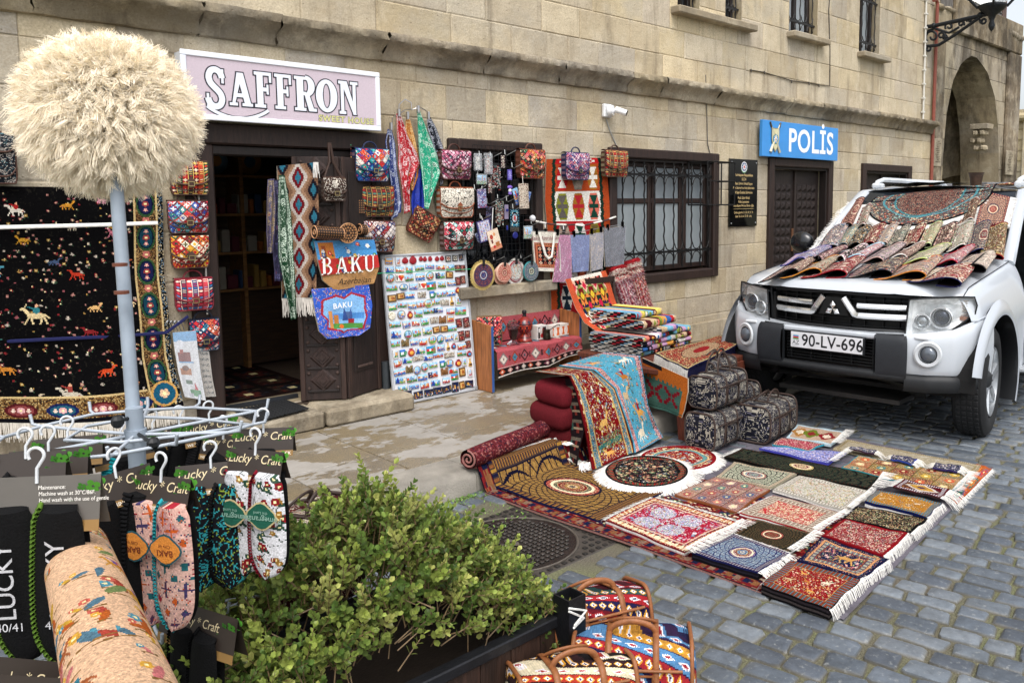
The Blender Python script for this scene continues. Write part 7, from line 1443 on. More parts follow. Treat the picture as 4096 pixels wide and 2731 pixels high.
# rug builder on the ground or on a plane ------------------------------------------------------
def quadmap(Q,cv,zf,wav=.003,sd=0):
 Q=[np.array(q,float) for q in Q]; h,w=cv.shape[:2]; ph=sd*1.7
 def f(U,V):
  P=(Q[0]*(1-U[...,None])+Q[1]*U[...,None])*(1-V[...,None])+(Q[3]*(1-U[...,None])+Q[2]*U[...,None])*V[...,None]
  P[...,:2]+=(.004*np.sin(V*11+ph)*np.exp(-U*8)-.004*np.sin(V*9+ph)*np.exp(-(1-U)*8))[...,None]*(Q[1]-Q[0])[:2]/np.linalg.norm(Q[1]-Q[0])
  P[...,2]=zf(P[...,0],P[...,1])+wav*(np.sin(U*7+ph)*np.sin(V*6+ph*2)+.5*np.sin(U*15+V*11+ph)); return P
 return f
GR='small rugs laid out on the carpet in the road'
def rug(Q,cv,label,h=.02,th=.012,fr=(),fl=.06,side='3a2a2a',zf=None,name='rug',wav=.003,group=GR,sd=0,layers=None,zmin=None,fn=None,m=PILE,cat='rug'):
 c=cv.done(); zf=zf or (lambda x,y:hgt(y)+h); f=quadmap(Q,c,zf,wav,sd); U,V=np.meshgrid(np.linspace(0,1,c.shape[1]+1),np.linspace(0,1,c.shape[0]+1)); P=f(U,V); cen=P[P.shape[0]//2,P.shape[1]//2]
 t=thing(name,label,cat,cen-[0,0,h],group); s=MB(); nu,nv=c.shape[1],c.shape[0]; i=np.arange(nv)[:,None]*(nu+1)+np.arange(nu)[None]; q=np.stack([i,i+nu+1,i+nu+2,i+1],-1).reshape(-1,4); s.add(P.reshape(-1,3),q,c.reshape(-1,3))
 e=np.r_[np.arange(nu+1),np.arange(1,nv+1)*(nu+1)+nu,nv*(nu+1)+np.arange(nu-1,-1,-1),np.arange(nv-1,0,-1)*(nu+1)]; F=P.reshape(-1,3)[e]; n=len(e); k=np.arange(n)
 ly=layers or [side]; top=F
 for li,lc in enumerate(ly):
  dz=th/len(ly); ctr=F.mean(0); bot=top-[0,0,dz]; bot=bot+((F-ctr)*[1,1,0])*(.004*((li%2)*2-1)); s.add(np.r_[top,bot],np.stack([k,(k+1)%n,(k+1)%n+n,k+n],-1),lc); top=bot
 s.build('field',m,t,smooth='auto')
 if fr:
  g=MB()
  for ed in fr:
   E=dict(AB=(P[0,0],P[0,-1]),BC=(P[0,-1],P[-1,-1]),CD=(P[-1,-1],P[-1,0]),DA=(P[-1,0],P[0,0]))[ed]; L=np.linalg.norm(E[1]-E[0]); d=nrm(((E[0]+E[1])/2-P.reshape(-1,3).mean(0))*[1,1,0]); 
   nseg=max(1,int(L/.12))
   arr=dict(AB=P[0],BC=P[:,-1],CD=P[-1][::-1],DA=P[:,0][::-1])[ed]; idx=np.linspace(0,len(arr)-1,nseg+1).astype(int)
   for a,b in zip(idx[:-1],idx[1:]): fringe(g,arr[a]-[0,0,.003],arr[b]-[0,0,.003],d,fl,int(np.linalg.norm(arr[b]-arr[a])/.0035),w=.0022,jit=.22,drop=h*.8+.004,zmin=(.056 if ed=='BC' and .025<h<.04 and group else float(hgt(arr[a][1]))+.004) if zmin is None else zmin)
  g.build('fringe',FRG,t)
 return t
def GQ(z,*pts,h=.02): return [gz(z,a,b,h) for a,b in pts]
# under carpets
c=p_floral(90,110,'6e1c22',['2a3050','c88a5a','d8c8b0','3a5a50','a83a34'],'7a2428',['1c2444','8a6040','8a7060'],seed=50,bt=.09)
rug([(2.86,-1.70,0),(3.95,-1.64,0),(3.95,-4.0,0),(2.96,-4.14,0)],c,'large red carpet spread on the road under all the small rugs, rolled at the kerb',h=.010,th=.012,side='b08078',name='under_carpet',group=None,sd=1)
rug([(3.0,-2.05,0),(5.35,-2.2,0),(5.43,-3.93,0),(2.99,-4.19,0)],Cv(40,40,'6c6870'),'grey felt sheet showing along the street side edge of the small rugs',h=.005,th=.006,side='56525a',name='felt_sheet',group=None,m=FAB,cat='felt')
rug(GQ('J',(1960,330),(2235,262),(2312,285),(2130,470)),p_comp(30,30,['b8602c','4a7a70','b85a5a','7a6a88'],['d88a4a','c84848','3a6a60'],'c87030','b86030',3,3,2),'orange and teal kilim corner peeking out at the far right of the rugs',h=.012,name='kilim',group=None,fr=('CD',),fl=.04)
c=Cv(110,40,'5e2428',3); c.curls(np.ones((40,110),bool),'8a5a58',.5,.3); c.m((c.X.astype(int)%2)==0,'743238'); c.speck(np.ones((40,110),bool),['8a4850','3a2434','a87068','4a2c3a'],.3)
a,b=gz('I',272,842,.20),gz('I',825,610,.20); t=thing('rolled_carpet','long roll of worn red carpet lying on the kerb edge of the pavement','carpet roll',(a+b)/2-[0,0,.06]); d=nrm(b-a); u=np.array([0,0,1.]); w_=np.cross(d,u); s=MB(); r=.062
s.grid(lambda U,V:a+(b+d*.25-a)*U[...,None]+(r*(1+.05*np.sin(U*9)))[...,None]*(np.cos(V*6.2832)[...,None]*u*.92+np.sin(V*6.2832)[...,None]*w_),110,40,c.done())
s.build('roll',PILE,t,smooth=True); s=MB('6a3a38'); T_=np.linspace(0,12,60); sp=[a-d*.004+(.058*(1-k/13.5))*(math.cos(k)*u*.92+math.sin(k)*w_) for k in T_]; s.tube(sp,.0065,5,'9a6a64'); s.add([a+d*.03+.06*(math.cos(q)*u*.9+math.sin(q)*w_) for q in np.arange(20)*6.2832/20],[list(range(20))],'120a0a'); s.build('coil_end',PILE,t)
GO=['c8a078','e8d8b8','b04038','30405a','8a6a3a']
rug(GQ('I',(355,985),(800,840),(1505,1045),(1090,1228)),p_mandala(190,150,'8a6a40','14142c','9a7a42','a88850',['c8b898','a83a34','e0d4b8','3a5a48','c8a878','8a2c30','e0c8a0','2a3a4a'],'4a3c38',['a8823c','20203c','8a5a34'],n=22,k=2.4,seed=3),'gold and navy mandala rug, largest of the rugs at the corner by the kerb',h=.022,th=.012,fr=('AB','BC'),fl=.075,side='1c2048',sd=3)
def oval(z,cx,cy,rx,ry,cvf,label,h,seed=0,n=84,fl=.07,rim='101014'):
 E=[gz(z,cx-rx,cy,h),gz(z,cx+rx,cy,h),gz(z,cx,cy-ry,h),gz(z,cx,cy+ry,h)]; c0=(E[2]+E[3])/2; ux=(E[1]-E[0])/2; uy=(E[3]-E[2])/2; c=cvf(n,n).done(); t=thing('round_rug',label,'rug',c0-[0,0,h],GR); s=MB()
 def f(U,V):
  a,b=2*U-1,2*V-1; x=a*np.sqrt(1-b*b/2); y=b*np.sqrt(1-a*a/2); P=c0+x[...,None]*ux+y[...,None]*uy; P[...,2]=h+.003*np.sin(x*5+y*4+seed)+.002; return P
 s.grid(lambda U,V:f(U,1-V)[...,:],c.shape[1],c.shape[0],c[::-1]); al=np.arange(60)*6.2832/60; R1=[c0+math.cos(q)*ux+math.sin(q)*uy+[0,0,.002] for q in al]; s.tube(R1,.006,5,rim,closed=True); s.build('field',PILE,t,smooth='auto')
 g=MB(); 
 for k in range(60):
  p,q=R1[k],R1[(k+1)%60]; d=nrm((p+q)/2-c0); fringe(g,p-[0,0,.004],q-[0,0,.004],d,fl,int(np.linalg.norm(q-p)/.0022)+2,w=.0042,jit=.16,drop=h*.7,zmin=.008)
 g.build('fringe',FRG,t); return t
oval('J',670,240,195,62,lambda w,h:(lambda c:(c.ring(w/2,h/2,w*.36,h*.36,2.5,'6a9a9a'),c.ring(w/2,h/2,w*.41,h*.41,1,'d8c090'),c)[-1])(p_floral(w,h,'8e1420',['d8c8a0','7aa0b0','e8dcc8','c88a5a'],'8e1420',['8e1420'],seed=9,curl=None,bt=.03,line='8e1420',q_=1)),'round dark red rug with white fringe, tucked behind the black round rug',.024,2,rim='7a1018')
oval('J',505,308,212,78,lambda w,h:(lambda c:(c.ring(w/2,h/2,w*.40,h*.40,1.2,'0c0c10'),c)[-1])(p_floral(w,h,'16141a',['a8685a','8a9a7a','c8a890','7a3a3c','5a6a80'],'16141a',['8a5a4a','5a6a50','a8302c'],seed=5,curl='5a4a44',bt=.12,q_=1)),'round black flower rug with wide white fringe in front of the red round rug',.034,1,fl=.10)
FL=lambda w,h,g,cols,b,bc,**k:p_floral(w,h,g,cols,b,bc,**k)
def pinkrug():
 c=p_floral(120,84,'a81c38',['c8b0c0','d8d0d8','7a88b0','d890a0'],'a8182c',['e8dcc0','c8a070'],seed=7,curl='b83a58',bt=.13,q_=1); 
 for cx,cy in ((.33,.36),(.62,.36),(.33,.68),(.62,.68)): c.speck(np.hypot((c.X/120-cx)/.13,(c.Y/84-cy)/.15)<1,['b8a8c0','e0dce0','8a9ac0','a8b090'],.85,1)
 c.border(11,13,'d8b8a0'); c.border(14,15,'a83848'); 
 for k in range(14): x=6+k*8.3; c.poly([(x,81),(x+4,73),(x+8,81)],'e4d8b8')
 return c
rug(GQ('J',(540,452),(1005,588),(700,742),(288,572)),pinkrug(),'pink and red rug with four pale flower clusters and long white fringe',h=.034,th=.026,fr=('AB','DA','BC'),fl=.08,layers=['8e1420','e0dcd8','d8d4d0','8e1420'],sd=5)
rug(GQ('J',(865,338),(1148,402),(975,522),(648,430)),p_comp(100,90,['9a7068','b08870','8a6a6a','a89080'],['c88878','e0c8b0','6a8a80','a8605a','5a6a8a'],'6a4030','8a5a40',4,4,6),'pink and brown compartment rug between the black round rug and the cream rug',h=.026,th=.014,fr=('AB',),fl=.05,side='8a5030',sd=6)
rug(GQ('J',(962,262),(1288,325),(1150,402),(868,340)),p_mandala(100,80,'a8a894','1c2424','c8c4b0','8a9880',['b8c0b8','a86a5a','e0dcd0','6a8a98','c8b0a0','5a7080'],'b0ac98',['8a8a78','c8a890'],n=16,k=2.2,seed=8),'pale sage mandala rug between the long dark runner and the compartment rug',h=.028,th=.012,side='b0a890',sd=7)
rug(GQ('J',(1002,196),(1742,338),(1680,412),(912,240)),p_mandala(170,56,'24302a','0c0c10','3a4a3a','5a4a3a',['8a5a5a','c8b878','7a2c34','c8a890','3a5a6a','e0c8a0'],'1c2420',['2a342a','5a3a2c'],n=22,k=2.2,seed=9),'long dark green runner with round medallion across the middle of the rugs',h=.032,th=.016,fr=('BC','DA'),fl=.08,side='14100e',sd=8)
rug(GQ('J',(1302,334),(1682,418),(1548,522),(1160,408)),FL(110,84,'c8c4b8',['a8887a','8a9a88','c8a0a0','b8a878'],'b8b4a8',['8a7a70','d8d4c8'],seed=10,curl='a09888',line='8a8278'),'cream and grey floral rug below the long dark runner',h=.030,th=.018,layers=['d0ccc0','e8e4dc'],sd=9,fr=('BC',),fl=.04)
rug(GQ('J',(1172,440),(1535,535),(1372,637),(990,530)),FL(110,90,'b4182a',['e0d4c0','d8b0a0','c8a888'],'b0a494',['8a8070','d8d0c0','8a5a50'],seed=11,curl='d8c8b4',bt=.2,line='a82030'),'bright red scrollwork rug with wide pale border in the middle',h=.032,th=.022,layers=['a01824','e0dcd8','a01824'],fr=('BC','DA'),fl=.05,sd=10)
rug(GQ('J',(1082,570),(1382,645),(1240,747),(948,650)),p_mandala(96,84,'3a3428','1c1c18','4a4634','6a5238',['7a6a50','a84a44','8a8a70','5a3a34','a89070','8a3030'],'2a3a2c',['5a5a44','8a5a48'],n=20,k=3,seed=12),'dark olive mandala rug above the blue mandala rug',h=.034,th=.024,layers=['1c3a28','e0e0dc','1c3a28'],fr=('BC',),fl=.06,sd=11)
rug(GQ('J',(955,663),(1252,765),(1082,866),(742,760)),p_mandala(104,92,'8a9aa8','1c2460','a8b0b0','5a7090',['d8c890','6a4a8a','e0d8b8','8a3a5a','c8b878','5a88a8','e8e0c8','3a5a8a'],'20286a',['a8a8a0','6a4a5a'],n=16,k=2.2,seed=13),'blue and cream mandala rug on a dark stack at the front left edge',h=.050,th=.045,layers=['1a2050','14121a','24222c','0e0c10','1c1a20'],fr=('AB','BC','DA'),fl=.07,sd=12)
rug(GQ('J',(1262,800),(1622,902),(1458,1062),(1100,930)),p_hunt(110,96,'8e161e',['d8a05a','c8707a','6a8a70','e0d0b8'],'120e10',['8a5a3a','6a8a98','a84a38'],seed=14,nb=5,q=7,bt=.15),'red pictorial rug with black border, nearest corner of the whole display',h=.050,th=.046,layers=['100c0e','2a2428','0e0c0e','3a3434','100e10'],fr=('BC','DA'),fl=.028,sd=13)
def navy():
 c=p_floral(110,84,'1a1e44',['a8684a','c8a878','6a8a9a','d8a0a0'],'141a50',['14184a'],seed=15,curl=None,bt=.04,dens=.3,q_=1); 
 for a,b,k in ((9,11,'a8805a'),(13,19,'5a8a94'),(20,22,'8a4a3a')): c.border(a,b,k)
 c.bdots(13,19,4,['c8b088','8a4a44']); c.bdots(8,12,3,['d8a070']); c.beast(62,40,12,'c89a5c',1,None,'c89a5c'); c.flowers(24,26,['b84a6a','5a7a5a','c8a0a0'],2); return c
rug(GQ('J',(1422,674),(1768,796),(1622,900),(1290,800)),navy(),'navy rug with a leaping deer, second in the right hand column',h=.048,th=.04,layers=['10144a','e0e0dc','10144a','d8d8d4'],fr=('BC',),fl=.025,sd=14)
rug(GQ('J',(1535,580),(1872,655),(1742,776),(1422,664)),FL(110,88,'8c1420',['d8a8a8','e0ccc0','7a8a78','c88a8a','5a6a80'],'8a101c',['8a101c'],seed=16,curl=None,dens=1.6,bt=.06,line='7a0c18'),'crimson rug with pink blossoms, third in the right hand column',h=.046,th=.036,layers=['8a101c','e0dcd8','d0ccc8'],fr=('BC',),fl=.028,sd=15)
rug(GQ('J',(1602,508),(1978,574),(1880,652),(1530,574)),FL(110,74,'0e0c10',['c8a880','5a7a5a','8a4a4a','a8a090'],'0e0c10',['0c0a0e'],seed=17,curl='a88a68',bt=.05,line='0c0a0c'),'black rug with beige scrolls, fourth in the right hand column',h=.044,th=.034,layers=['0c0a0c','e0dcd8'],fr=('BC',),fl=.028,sd=16)
rug(GQ('J',(1712,420),(2048,490),(1970,565),(1642,480)),p_hunt(110,72,'b07c28',['8a4a34','e0d0b8','5a7a88','8a2c2c','d8b878'],'141c44',['5a9aa8','a8763a'],seed=18,nb=5,q=6,bt=.15,rider='3a6a70'),'mustard yellow pictorial rug with navy border near the far right corner',h=.044,th=.034,layers=['10184a','e4e0dc'],fr=('BC','DA'),fl=.03,sd=17)
def med(w=80,h=50):
 c=Cv(w,h,'5a1420',19); c.border(3,9,'c8c0c0'); c.bdots(3,9,4,['5a1c28','3a3050']); c.dia(w/2,h/2,w*.36,h*.34,'c8c0b8',1.5); c.dia(w/2,h/2,w*.27,h*.25,'b8903c',1.5); c.dia(w/2,h/2,w*.12,h*.12,'4a2a5a'); c.speck(c.inner(10)&(c.X<w*.3),['3a5a48','c89030'],.2); return c
rug(GQ('J',(1852,380),(2088,435),(2042,482),(1792,420)),med(),'small maroon rug with white stepped medallion on top of the mustard rug',h=.060,th=.012,fr=('BC','DA'),fl=.10,sd=18)
rug(GQ('J',(1605,238),(2195,332),(2100,432),(1525,300)),p_comp(150,70,['8a7a4a','a88a68','7a4a3c','6a7a68','a06a50'],['c86a48','e0c8a0','5a8a88','8a3030','c8a850'],'6a5a30','2a8a94',5,3,19),'long multicoloured compartment rug with turquoise edge along the far side',h=.036,th=.022,layers=['2a8a94','e4e4e0'],fr=('BC','AB'),fl=.06,sd=19)
rug(GQ('J',(1142,186),(1552,214),(1452,276),(1090,194)),FL(100,56,'8088c0',['c8b8d8','d8d0e0','7a5a90'],'3a48a8',['c8c8e0','8a8ac8'],seed=20,curl='b8b8d8'),'lilac blue rug lying behind the long dark runner',h=.034,th=.014,layers=['4a4ab0'],fr=('BC',),fl=.05,sd=20)
rug(GQ('J',(1212,145),(1432,180),(1352,214),(1160,180)),FL(70,34,'a83a50',['c87888','8a3048','d8a0a8'],'b88878',['8a4a50','d8c8b8'],seed=21),'small raspberry pink rug between the duffel bags and the lilac rug',h=.044,th=.012,layers=['3a9ab0'],sd=21)
def kz(w=80,h=36):
 c=Cv(w,h,'b8a08c',22); c.border(0,3,'b8ccd4'); 
 for x,k,k2 in ((14,'a8783a','e0d8c8'),(34,'6a7a28','8a2c30'),(60,'8a1c28','e0ccc0')): c.dia(x,h/2,13,10,k,2); c.dia(x,h/2,7,5,'d8ccb8' if x!=34 else k2,1.5)
 return c
rug(GQ('J',(1292,72),(1545,112),(1470,180),(1238,140)),kz(),'beige kilim with green and red diamonds, farthest of the rugs beside the duffel bags',h=.036,th=.016,layers=['b8ccd4'],fr=('BC',),fl=.07,m=KIL,sd=22)
c=Cv(140,40,'a89e88',23); c.curls(np.ones((40,140),bool),'b8b0a0',.5,.3); c.border(3,5,'9a8a68'); c.bdots(0,2,2,['8a7a58'])
rug(GQ('J',(1542,138),(2256,276),(2195,334),(1478,192)),c,'long plain cream rug along the far edge of the display',h=.020,th=.012,side='a89a7a',sd=23)
for Q,g,lb,sd in (([(1572,203),(1708,222),(1690,242),(1562,216)],'3a2030','tiny maroon rug on the far edge, leftmost of three tiny ones',1),([(1795,246),(1918,268),(1890,296),(1778,268)],'3048a0','tiny bright blue rug on the far edge, middle of three tiny ones',2),([(2015,290),(2148,306),(2130,340),(2002,316)],'342c60','tiny violet and black rug, rightmost of three tiny ones on the far edge',3)):
 c=FL(36,20,'5a5a60' if sd==1 else '283048',['a89898','c8c0c8','8a8ab0'],g,['8a8aa0'],seed=30+sd,curl='9a9098'); rug(GQ('J',*Q),c,lb,h=.058,th=.010,side=g,fr=('BC','DA'),fl=.07,sd=30+sd)
# red rug on the table
TZ=lambda x,y:.556+0*x
Q=[gz('R',1050,1045,.55),gz('R',2090,752,.55),gz('R',2352,905,.55),gz('R',1572,1290,.55)]
c=p_floral(150,96,'8e1822',['b8a070','5a6a48','c8b890','a84a3c','3a3a4a'],'1c1a40',['c8b070','d8c8a0'],seed=40,curl='b8a078',bt=.06,med=('a89070','8e2428','c8b898','5a5a48'))
t=rug(Q,c,'red Persian style rug spread on the market table with long white fringe',h=.0,th=.012,side='1a1a44',zf=TZ,name='table_rug',group=None,sd=41)
g=MB(); fringe(g,Q[0]+[0,0,.0],Q[3],(-.35,-.2,-1),.105,190,w=.0032,jit=.10,col='e8e6e0'); fringe(g,Q[1],Q[2],(.8,.1,-.2),.06,70,w=.003,jit=.15); g.build('fringe',FRG,t)
# hanging side of the table: blue cloth and teal kilim
s=MB(); drape(s,[Q[3]+[.01,.01,-.01],Q[3]+[.02,.03,-.14]],[Q[2]+[0,.02,-.01],Q[2]+[0,.03,-.2]],None,amp=.01,col='14143a',nu=20,nv=8); tag(s.build('navy_cloth',FAB,smooth=True),'dark navy cloth hanging below the red table rug behind the duffel bags','cloth')
pA=np.array([4.43,-2.18,0]);pB=np.array([4.66,-1.45,0]); pn=nrm([ (pB-pA)[1],-(pB-pA)[0],0]); 
def sp(x,y): return onpl('I',x,y,pA-[.03,0,0],pn)
def tk():
 w,h=80,90; c=Cv(w,h,'4f7468',8); c.rect(0,0,w,h*.30,'c8722c'); 
 for k in range(11): c.rect(k*7.6,h*.30,k*7.6+4,h*.36,'c8722c')
 c.rect(0,0,w*.45,h*.10,'1a1c26'); c.rect(w*.9,0,w,h,'c8722c')
 for cx in (w*.25,w*.66):
  for d in (0,1,2,3):
   for sx in (-1,1):
    for sy in (-1,1): c.rect(cx+sx*d*4-3,h*.62+sy*(d*5)-4,cx+sx*d*4+3,h*.62+sy*d*5+4,'8e1c2c') if d else None
  c.rect(cx-1,h*.4,cx+1,h*.85,'4f7468')
 c.rect(0,h*.93,w,h*.96,'3a5a50'); return c
t=thing('teal_kilim','orange and grey green kilim with red crosses hanging from the side of the table','kilim',(4.5,-1.9,.2)); s=MB(); drape(s,[sp(1362,205),sp(1372,330),sp(1388,500)],[sp(1648,335),sp(1650,420),sp(1618,580)],tk(),amp=.010,folds=1.2,th=.008,out=-pn if pn[0]>0 else pn); s.build('field',KIL,t,smooth='auto')
# red and blue rugs draped over a pile by the table
dp_=thing('rug_pile','pile of folded rugs and a dark red cushion under the draped red rug','rug pile',(3.9,-1.8,.1))
s=MB(); c=Cv(40,80,'5a1420',3); c.rect(22,0,40,80,'2a2024'); 
for j in range(5): y=8+j*16; c.rect(24,y,38,y+3,'7a7064'); c.rect(24,y+3,27,y+10,'4a6a60'); c.rect(31,y+3,34,y+12,'8a3c34'); c.rect(27,y+7,38,y+9,'a89880')
L=[wy('I',828,335,-1.60),wy('I',822,480,-1.62),wy('I',828,700,-1.66),gz('I',835,800,.04)];R=[wy('I',918,335,-1.84),wy('I',960,450,-1.93),wy('I',1000,650,-2.02),gz('I',960,885,.03)]; R[-1][1]=-2.03
drape(s,L,R,c,amp=.015,folds=.8,col=None); 
for (xa,xb,ya,yb_,za,zb2,cc2) in ((3.58,4.35,-1.9,-1.45,.03,.22,'4a1418'),(3.56,4.33,-1.87,-1.47,.20,.36,'5a1a20'),(3.6,4.32,-1.86,-1.48,.34,.50,'641c24')):
 s.grid(lambda U,V:((xa+xb)/2+(xb-xa)/2*np.cos((V-.5)*3.14159)**.25*np.sign(np.cos(U*6.2832))*abs(np.cos(U*6.2832))**.35,(ya+yb_)/2+(yb_-ya)/2*np.cos((V-.5)*3.14159)**.25*np.sign(np.sin(U*6.2832))*abs(np.sin(U*6.2832))**.35,(za+zb2)/2+(zb2-za)/2*np.sign(V-.5)*abs(np.sin((V-.5)*3.14159))**.7+.01*np.sin(U*20)),48,16,cc2)
s.build('folded_rugs',PILE,dp_,smooth=True)
s=MB(); fringe(s,wy('I',835,600,-1.63),wy('I',845,790,-1.68),(-.1,-.4,-1),.10,20,w=.003,jit=.1); s.build('fringe',FRG,dp_)
def redd():
 c=p_floral(86,150,'7e1018',['c8b088','e0d8cc','6a8aa0','a86a5a','c8c070'],'7a0c16',['7a0c16'],seed=44,curl=None,bt=.05,dens=.75,line='5a0c12',q_=1)
 c.m((c.X>6)&(c.X<20),'7a1a20'); c.m((c.X>8)&(c.X<17),'5a8a98'); c.speck((c.X>8)&(c.X<17),['c8b088','8a4a44','2a4a5a'],.4); c.m((abs(c.X-7)<.8)|(abs(c.X-18)<.8),'c8a868')
 c.m((c.X>74)&(c.X<82),'5a8a98'); c.speck((c.X>74)&(c.X<82),['c8b088','8a4a44','2a4a5a'],.4); c.m((abs(c.X-73)<.8)|(abs(c.X-83)<.8),'c8a868'); c.beast(42,100,8,'d8b068',1); c.beast(40,132,8,'d8a860',-1); c.rect(20,118,70,122,'3a7a78'); c.speck((c.Y>112)&(c.Y<126)&(c.X>24)&(c.X<70),['4a7a4a','3a6a78','a8a068'],.5); return c
t=thing('draped_red_rug','dark red rug with blue borders and deer draped over the pile by the table','rug',(3.75,-2.0,.02)); s=MB()
L=[wy('I',905,320,-1.86)+[-.0,.35,-.02],wy('I',905,318,-1.86),wy('I',950,420,-1.93),wy('I',1000,640,-2.03),gz('I',1030,830,.06),gz('I',1050,908,.04)];R=[wy('I',1062,285,-1.84)+[.0,.35,-.02],wy('I',1062,284,-1.84),wy('I',1190,400,-1.90),wy('I',1255,590,-1.98),gz('I',1300,740,.06),gz('I',1312,795,.04)]
drape(s,L,R,redd(),amp=.010,folds=.9,th=.012,back='6a1418',out=np.array([-.3,-.8,.3])); s.build('field',PILE,t,smooth='auto'); s=MB(); fringe(s,gz('I',965,880,.05),gz('I',1052,850,.05),(-.5,-.8,-.3),.07,40,w=.003,jit=.3,zmin=.02); s.build('fringe',FRG,t)
def blud():
 c=p_hunt(80,150,'5aa4bc',['6a5a34','8a9a78','c8b8a0','a85a5a','3a6a68'],'5aa4c0',['b06a6a','3a3a44'],seed=46,nb=6,q=8,bt=.05,rider='9a2438',q_=1); c.m(c.X<14,'5aa4c0'); c.m((c.X>3)&(c.X<11),'c8888a'); c.speck((c.X>3)&(c.X<11),['3a3034','e0c8b8','6a8a6a'],.4); c.m((c.X>70)&(c.X<77),'b88088'); c.speck((c.X>70)&(c.X<77),['3a3034','e0c8b8'],.4); return c
t=thing('draped_blue_rug','sky blue pictorial rug with pink border draped beside the dark red one','rug',(4.15,-1.95,.02)); s=MB()
L=[wy('I',1060,280,-1.86)+[0,.35,-.02],wy('I',1060,281,-1.855),wy('I',1190,396,-1.90),wy('I',1258,590,-1.985),gz('I',1305,740,.06),gz('I',1318,800,.04)];R=[wy('I',1345,190,-1.80)+[.0,.35,-.02],wy('I',1345,192,-1.80),wy('I',1368,310,-1.84),wy('I',1400,500,-1.90),gz('I',1460,640,.08),gz('I',1497,702,.05)]
drape(s,L,R,blud(),amp=.012,folds=.8,ph=1,th=.012,back='5a9ab0',out=np.array([-.3,-.8,.3])); s.build('field',PILE,t,smooth='auto')
# paisley duffel bags
def duffel(o,yaw,L,w,h,sd,label,up=False,pc=('1a1c2a','aaa498','6a6878'),patf=None,trim='3c2e28',tilt=0):
 patf=patf or (lambda a,b,s_:p_paisley(a,b,*pc,s_,1.25))
 t=thing('duffel_bag',label,'duffel bag',o,'black and white paisley duffel bags by the table'); A=rotz(yaw)@rotx(tilt); o=np.array(o,float)
 prof=lambda a:(w/2*np.sign(np.cos(a))*abs(np.cos(a))**.35,h*.48*(1+np.sign(np.sin(a))*abs(np.sin(a))**.6))
 cv=patf(int(L/.0034),190,sd); s=MB(); s.fr(o,A); c=cv.done()
 def f(U,V): a=-math.pi/2-V*2*math.pi+.0; x,z=prof(a); b=1-.05*(2*U-1)**6; return (L*(U-.5),x*b*(1+.01*np.sin(U*12+sd)),z*b*.98)
 s.grid(f,c.shape[1],190,c); s.build('body',FAB,t,smooth='auto')
 for sg in (-1,1):
  e=MB(); e.fr(o,A); c2=patf(40,40,sd+sg+5).done()
  def g(U,V):
   a,b=2*U-1,2*V-1; x=a*np.sqrt(1-b*b/2); z=b*np.sqrt(1-a*a/2); r=np.hypot(x,z)+1e-9; th=np.arctan2(z,x); X_,Z_=prof(th); return (sg*(L/2+.018*(1-r**3)),X_*r*.95,h*.47+(Z_-h*.47)*r*.95)
  e.grid(g,40,40,c2); en=e.build('end_panel',FAB,t,smooth='auto'); e=MB(trim); e.fr(o,A); al=np.arange(40)*6.2832/40; P=[(sg*L/2,prof(q)[0]*.97,h*.47+(prof(q)[1]-h*.47)*.97) for q in al]; e.tube(P,.007,6,closed=True); e.build('piping',LEA,en,smooth=True)
 s=MB(trim); s.fr(o,A); fy=-w/2-.004
 for xx in (-.2*L,.2*L):
  pts=[(xx,prof(a)[0]*1.02,prof(a)[1]*1.02) for a in np.linspace(-1.2,-math.pi/2-.4,3)]; a=np.linspace(-math.pi*1.35+.0,-math.pi*.2-math.pi/2*0+.0,20)
  pts=[(xx,prof(q)[0]*1.015,prof(q)[1]*1.012) for q in np.linspace(math.pi+.9,-.0-.9+.0,24)]; s.tube(pts,.011,6,flat=.3)
 for xx,yy,hh in ((0,-.05,.075),(0,.05,.06)):
  q=np.linspace(0,math.pi,16); s.tube([(.2*L*math.cos(k),yy*(1-.4*math.sin(k))-.03*math.sin(k)*(1 if not up else 0),h*.96+(hh*(.5 if trim!='3c2e28' else 1) if not up else .14)*math.sin(k)) for k in q],.010,6,flat=.55)
 s.tube([(xq*L,fy,zq*h) for xq,zq in ((-.17,.60),(.17,.60),(.17,.16),(-.17,.16))],.005,5,closed=True); s.tube([(xq*L,fy-.002,.66*h) for xq in (-.42,.42)],.005,5); s.tube([(xq*L,fy+.03,.80*h) for xq in (-.42,.42)],.004,5)
 s.build('straps',LEA,t,smooth=True); return t
duffel((5.02,-2.47,.012),R_(9),.47,.29,.28,1,'paisley duffel bag standing alone at the right front of the group')
duffel((4.60,-2.33,.012),R_(6),.43,.25,.275,2,'paisley duffel bag on the ground at the left front of the group')
duffel((4.66,-2.30,.285),R_(6),.42,.24,.24,3,'paisley duffel bag with raised handle on top of the left front one',up=True)
duffel((5.10,-2.13,.012),R_(8),.42,.25,.33,4,'paisley duffel bag half hidden between the right front bag and the upper ones')
duffel((4.98,-2.02,.34),R_(10),.36,.22,.20,5,'paisley duffel bag at the upper back beside the red table rug')
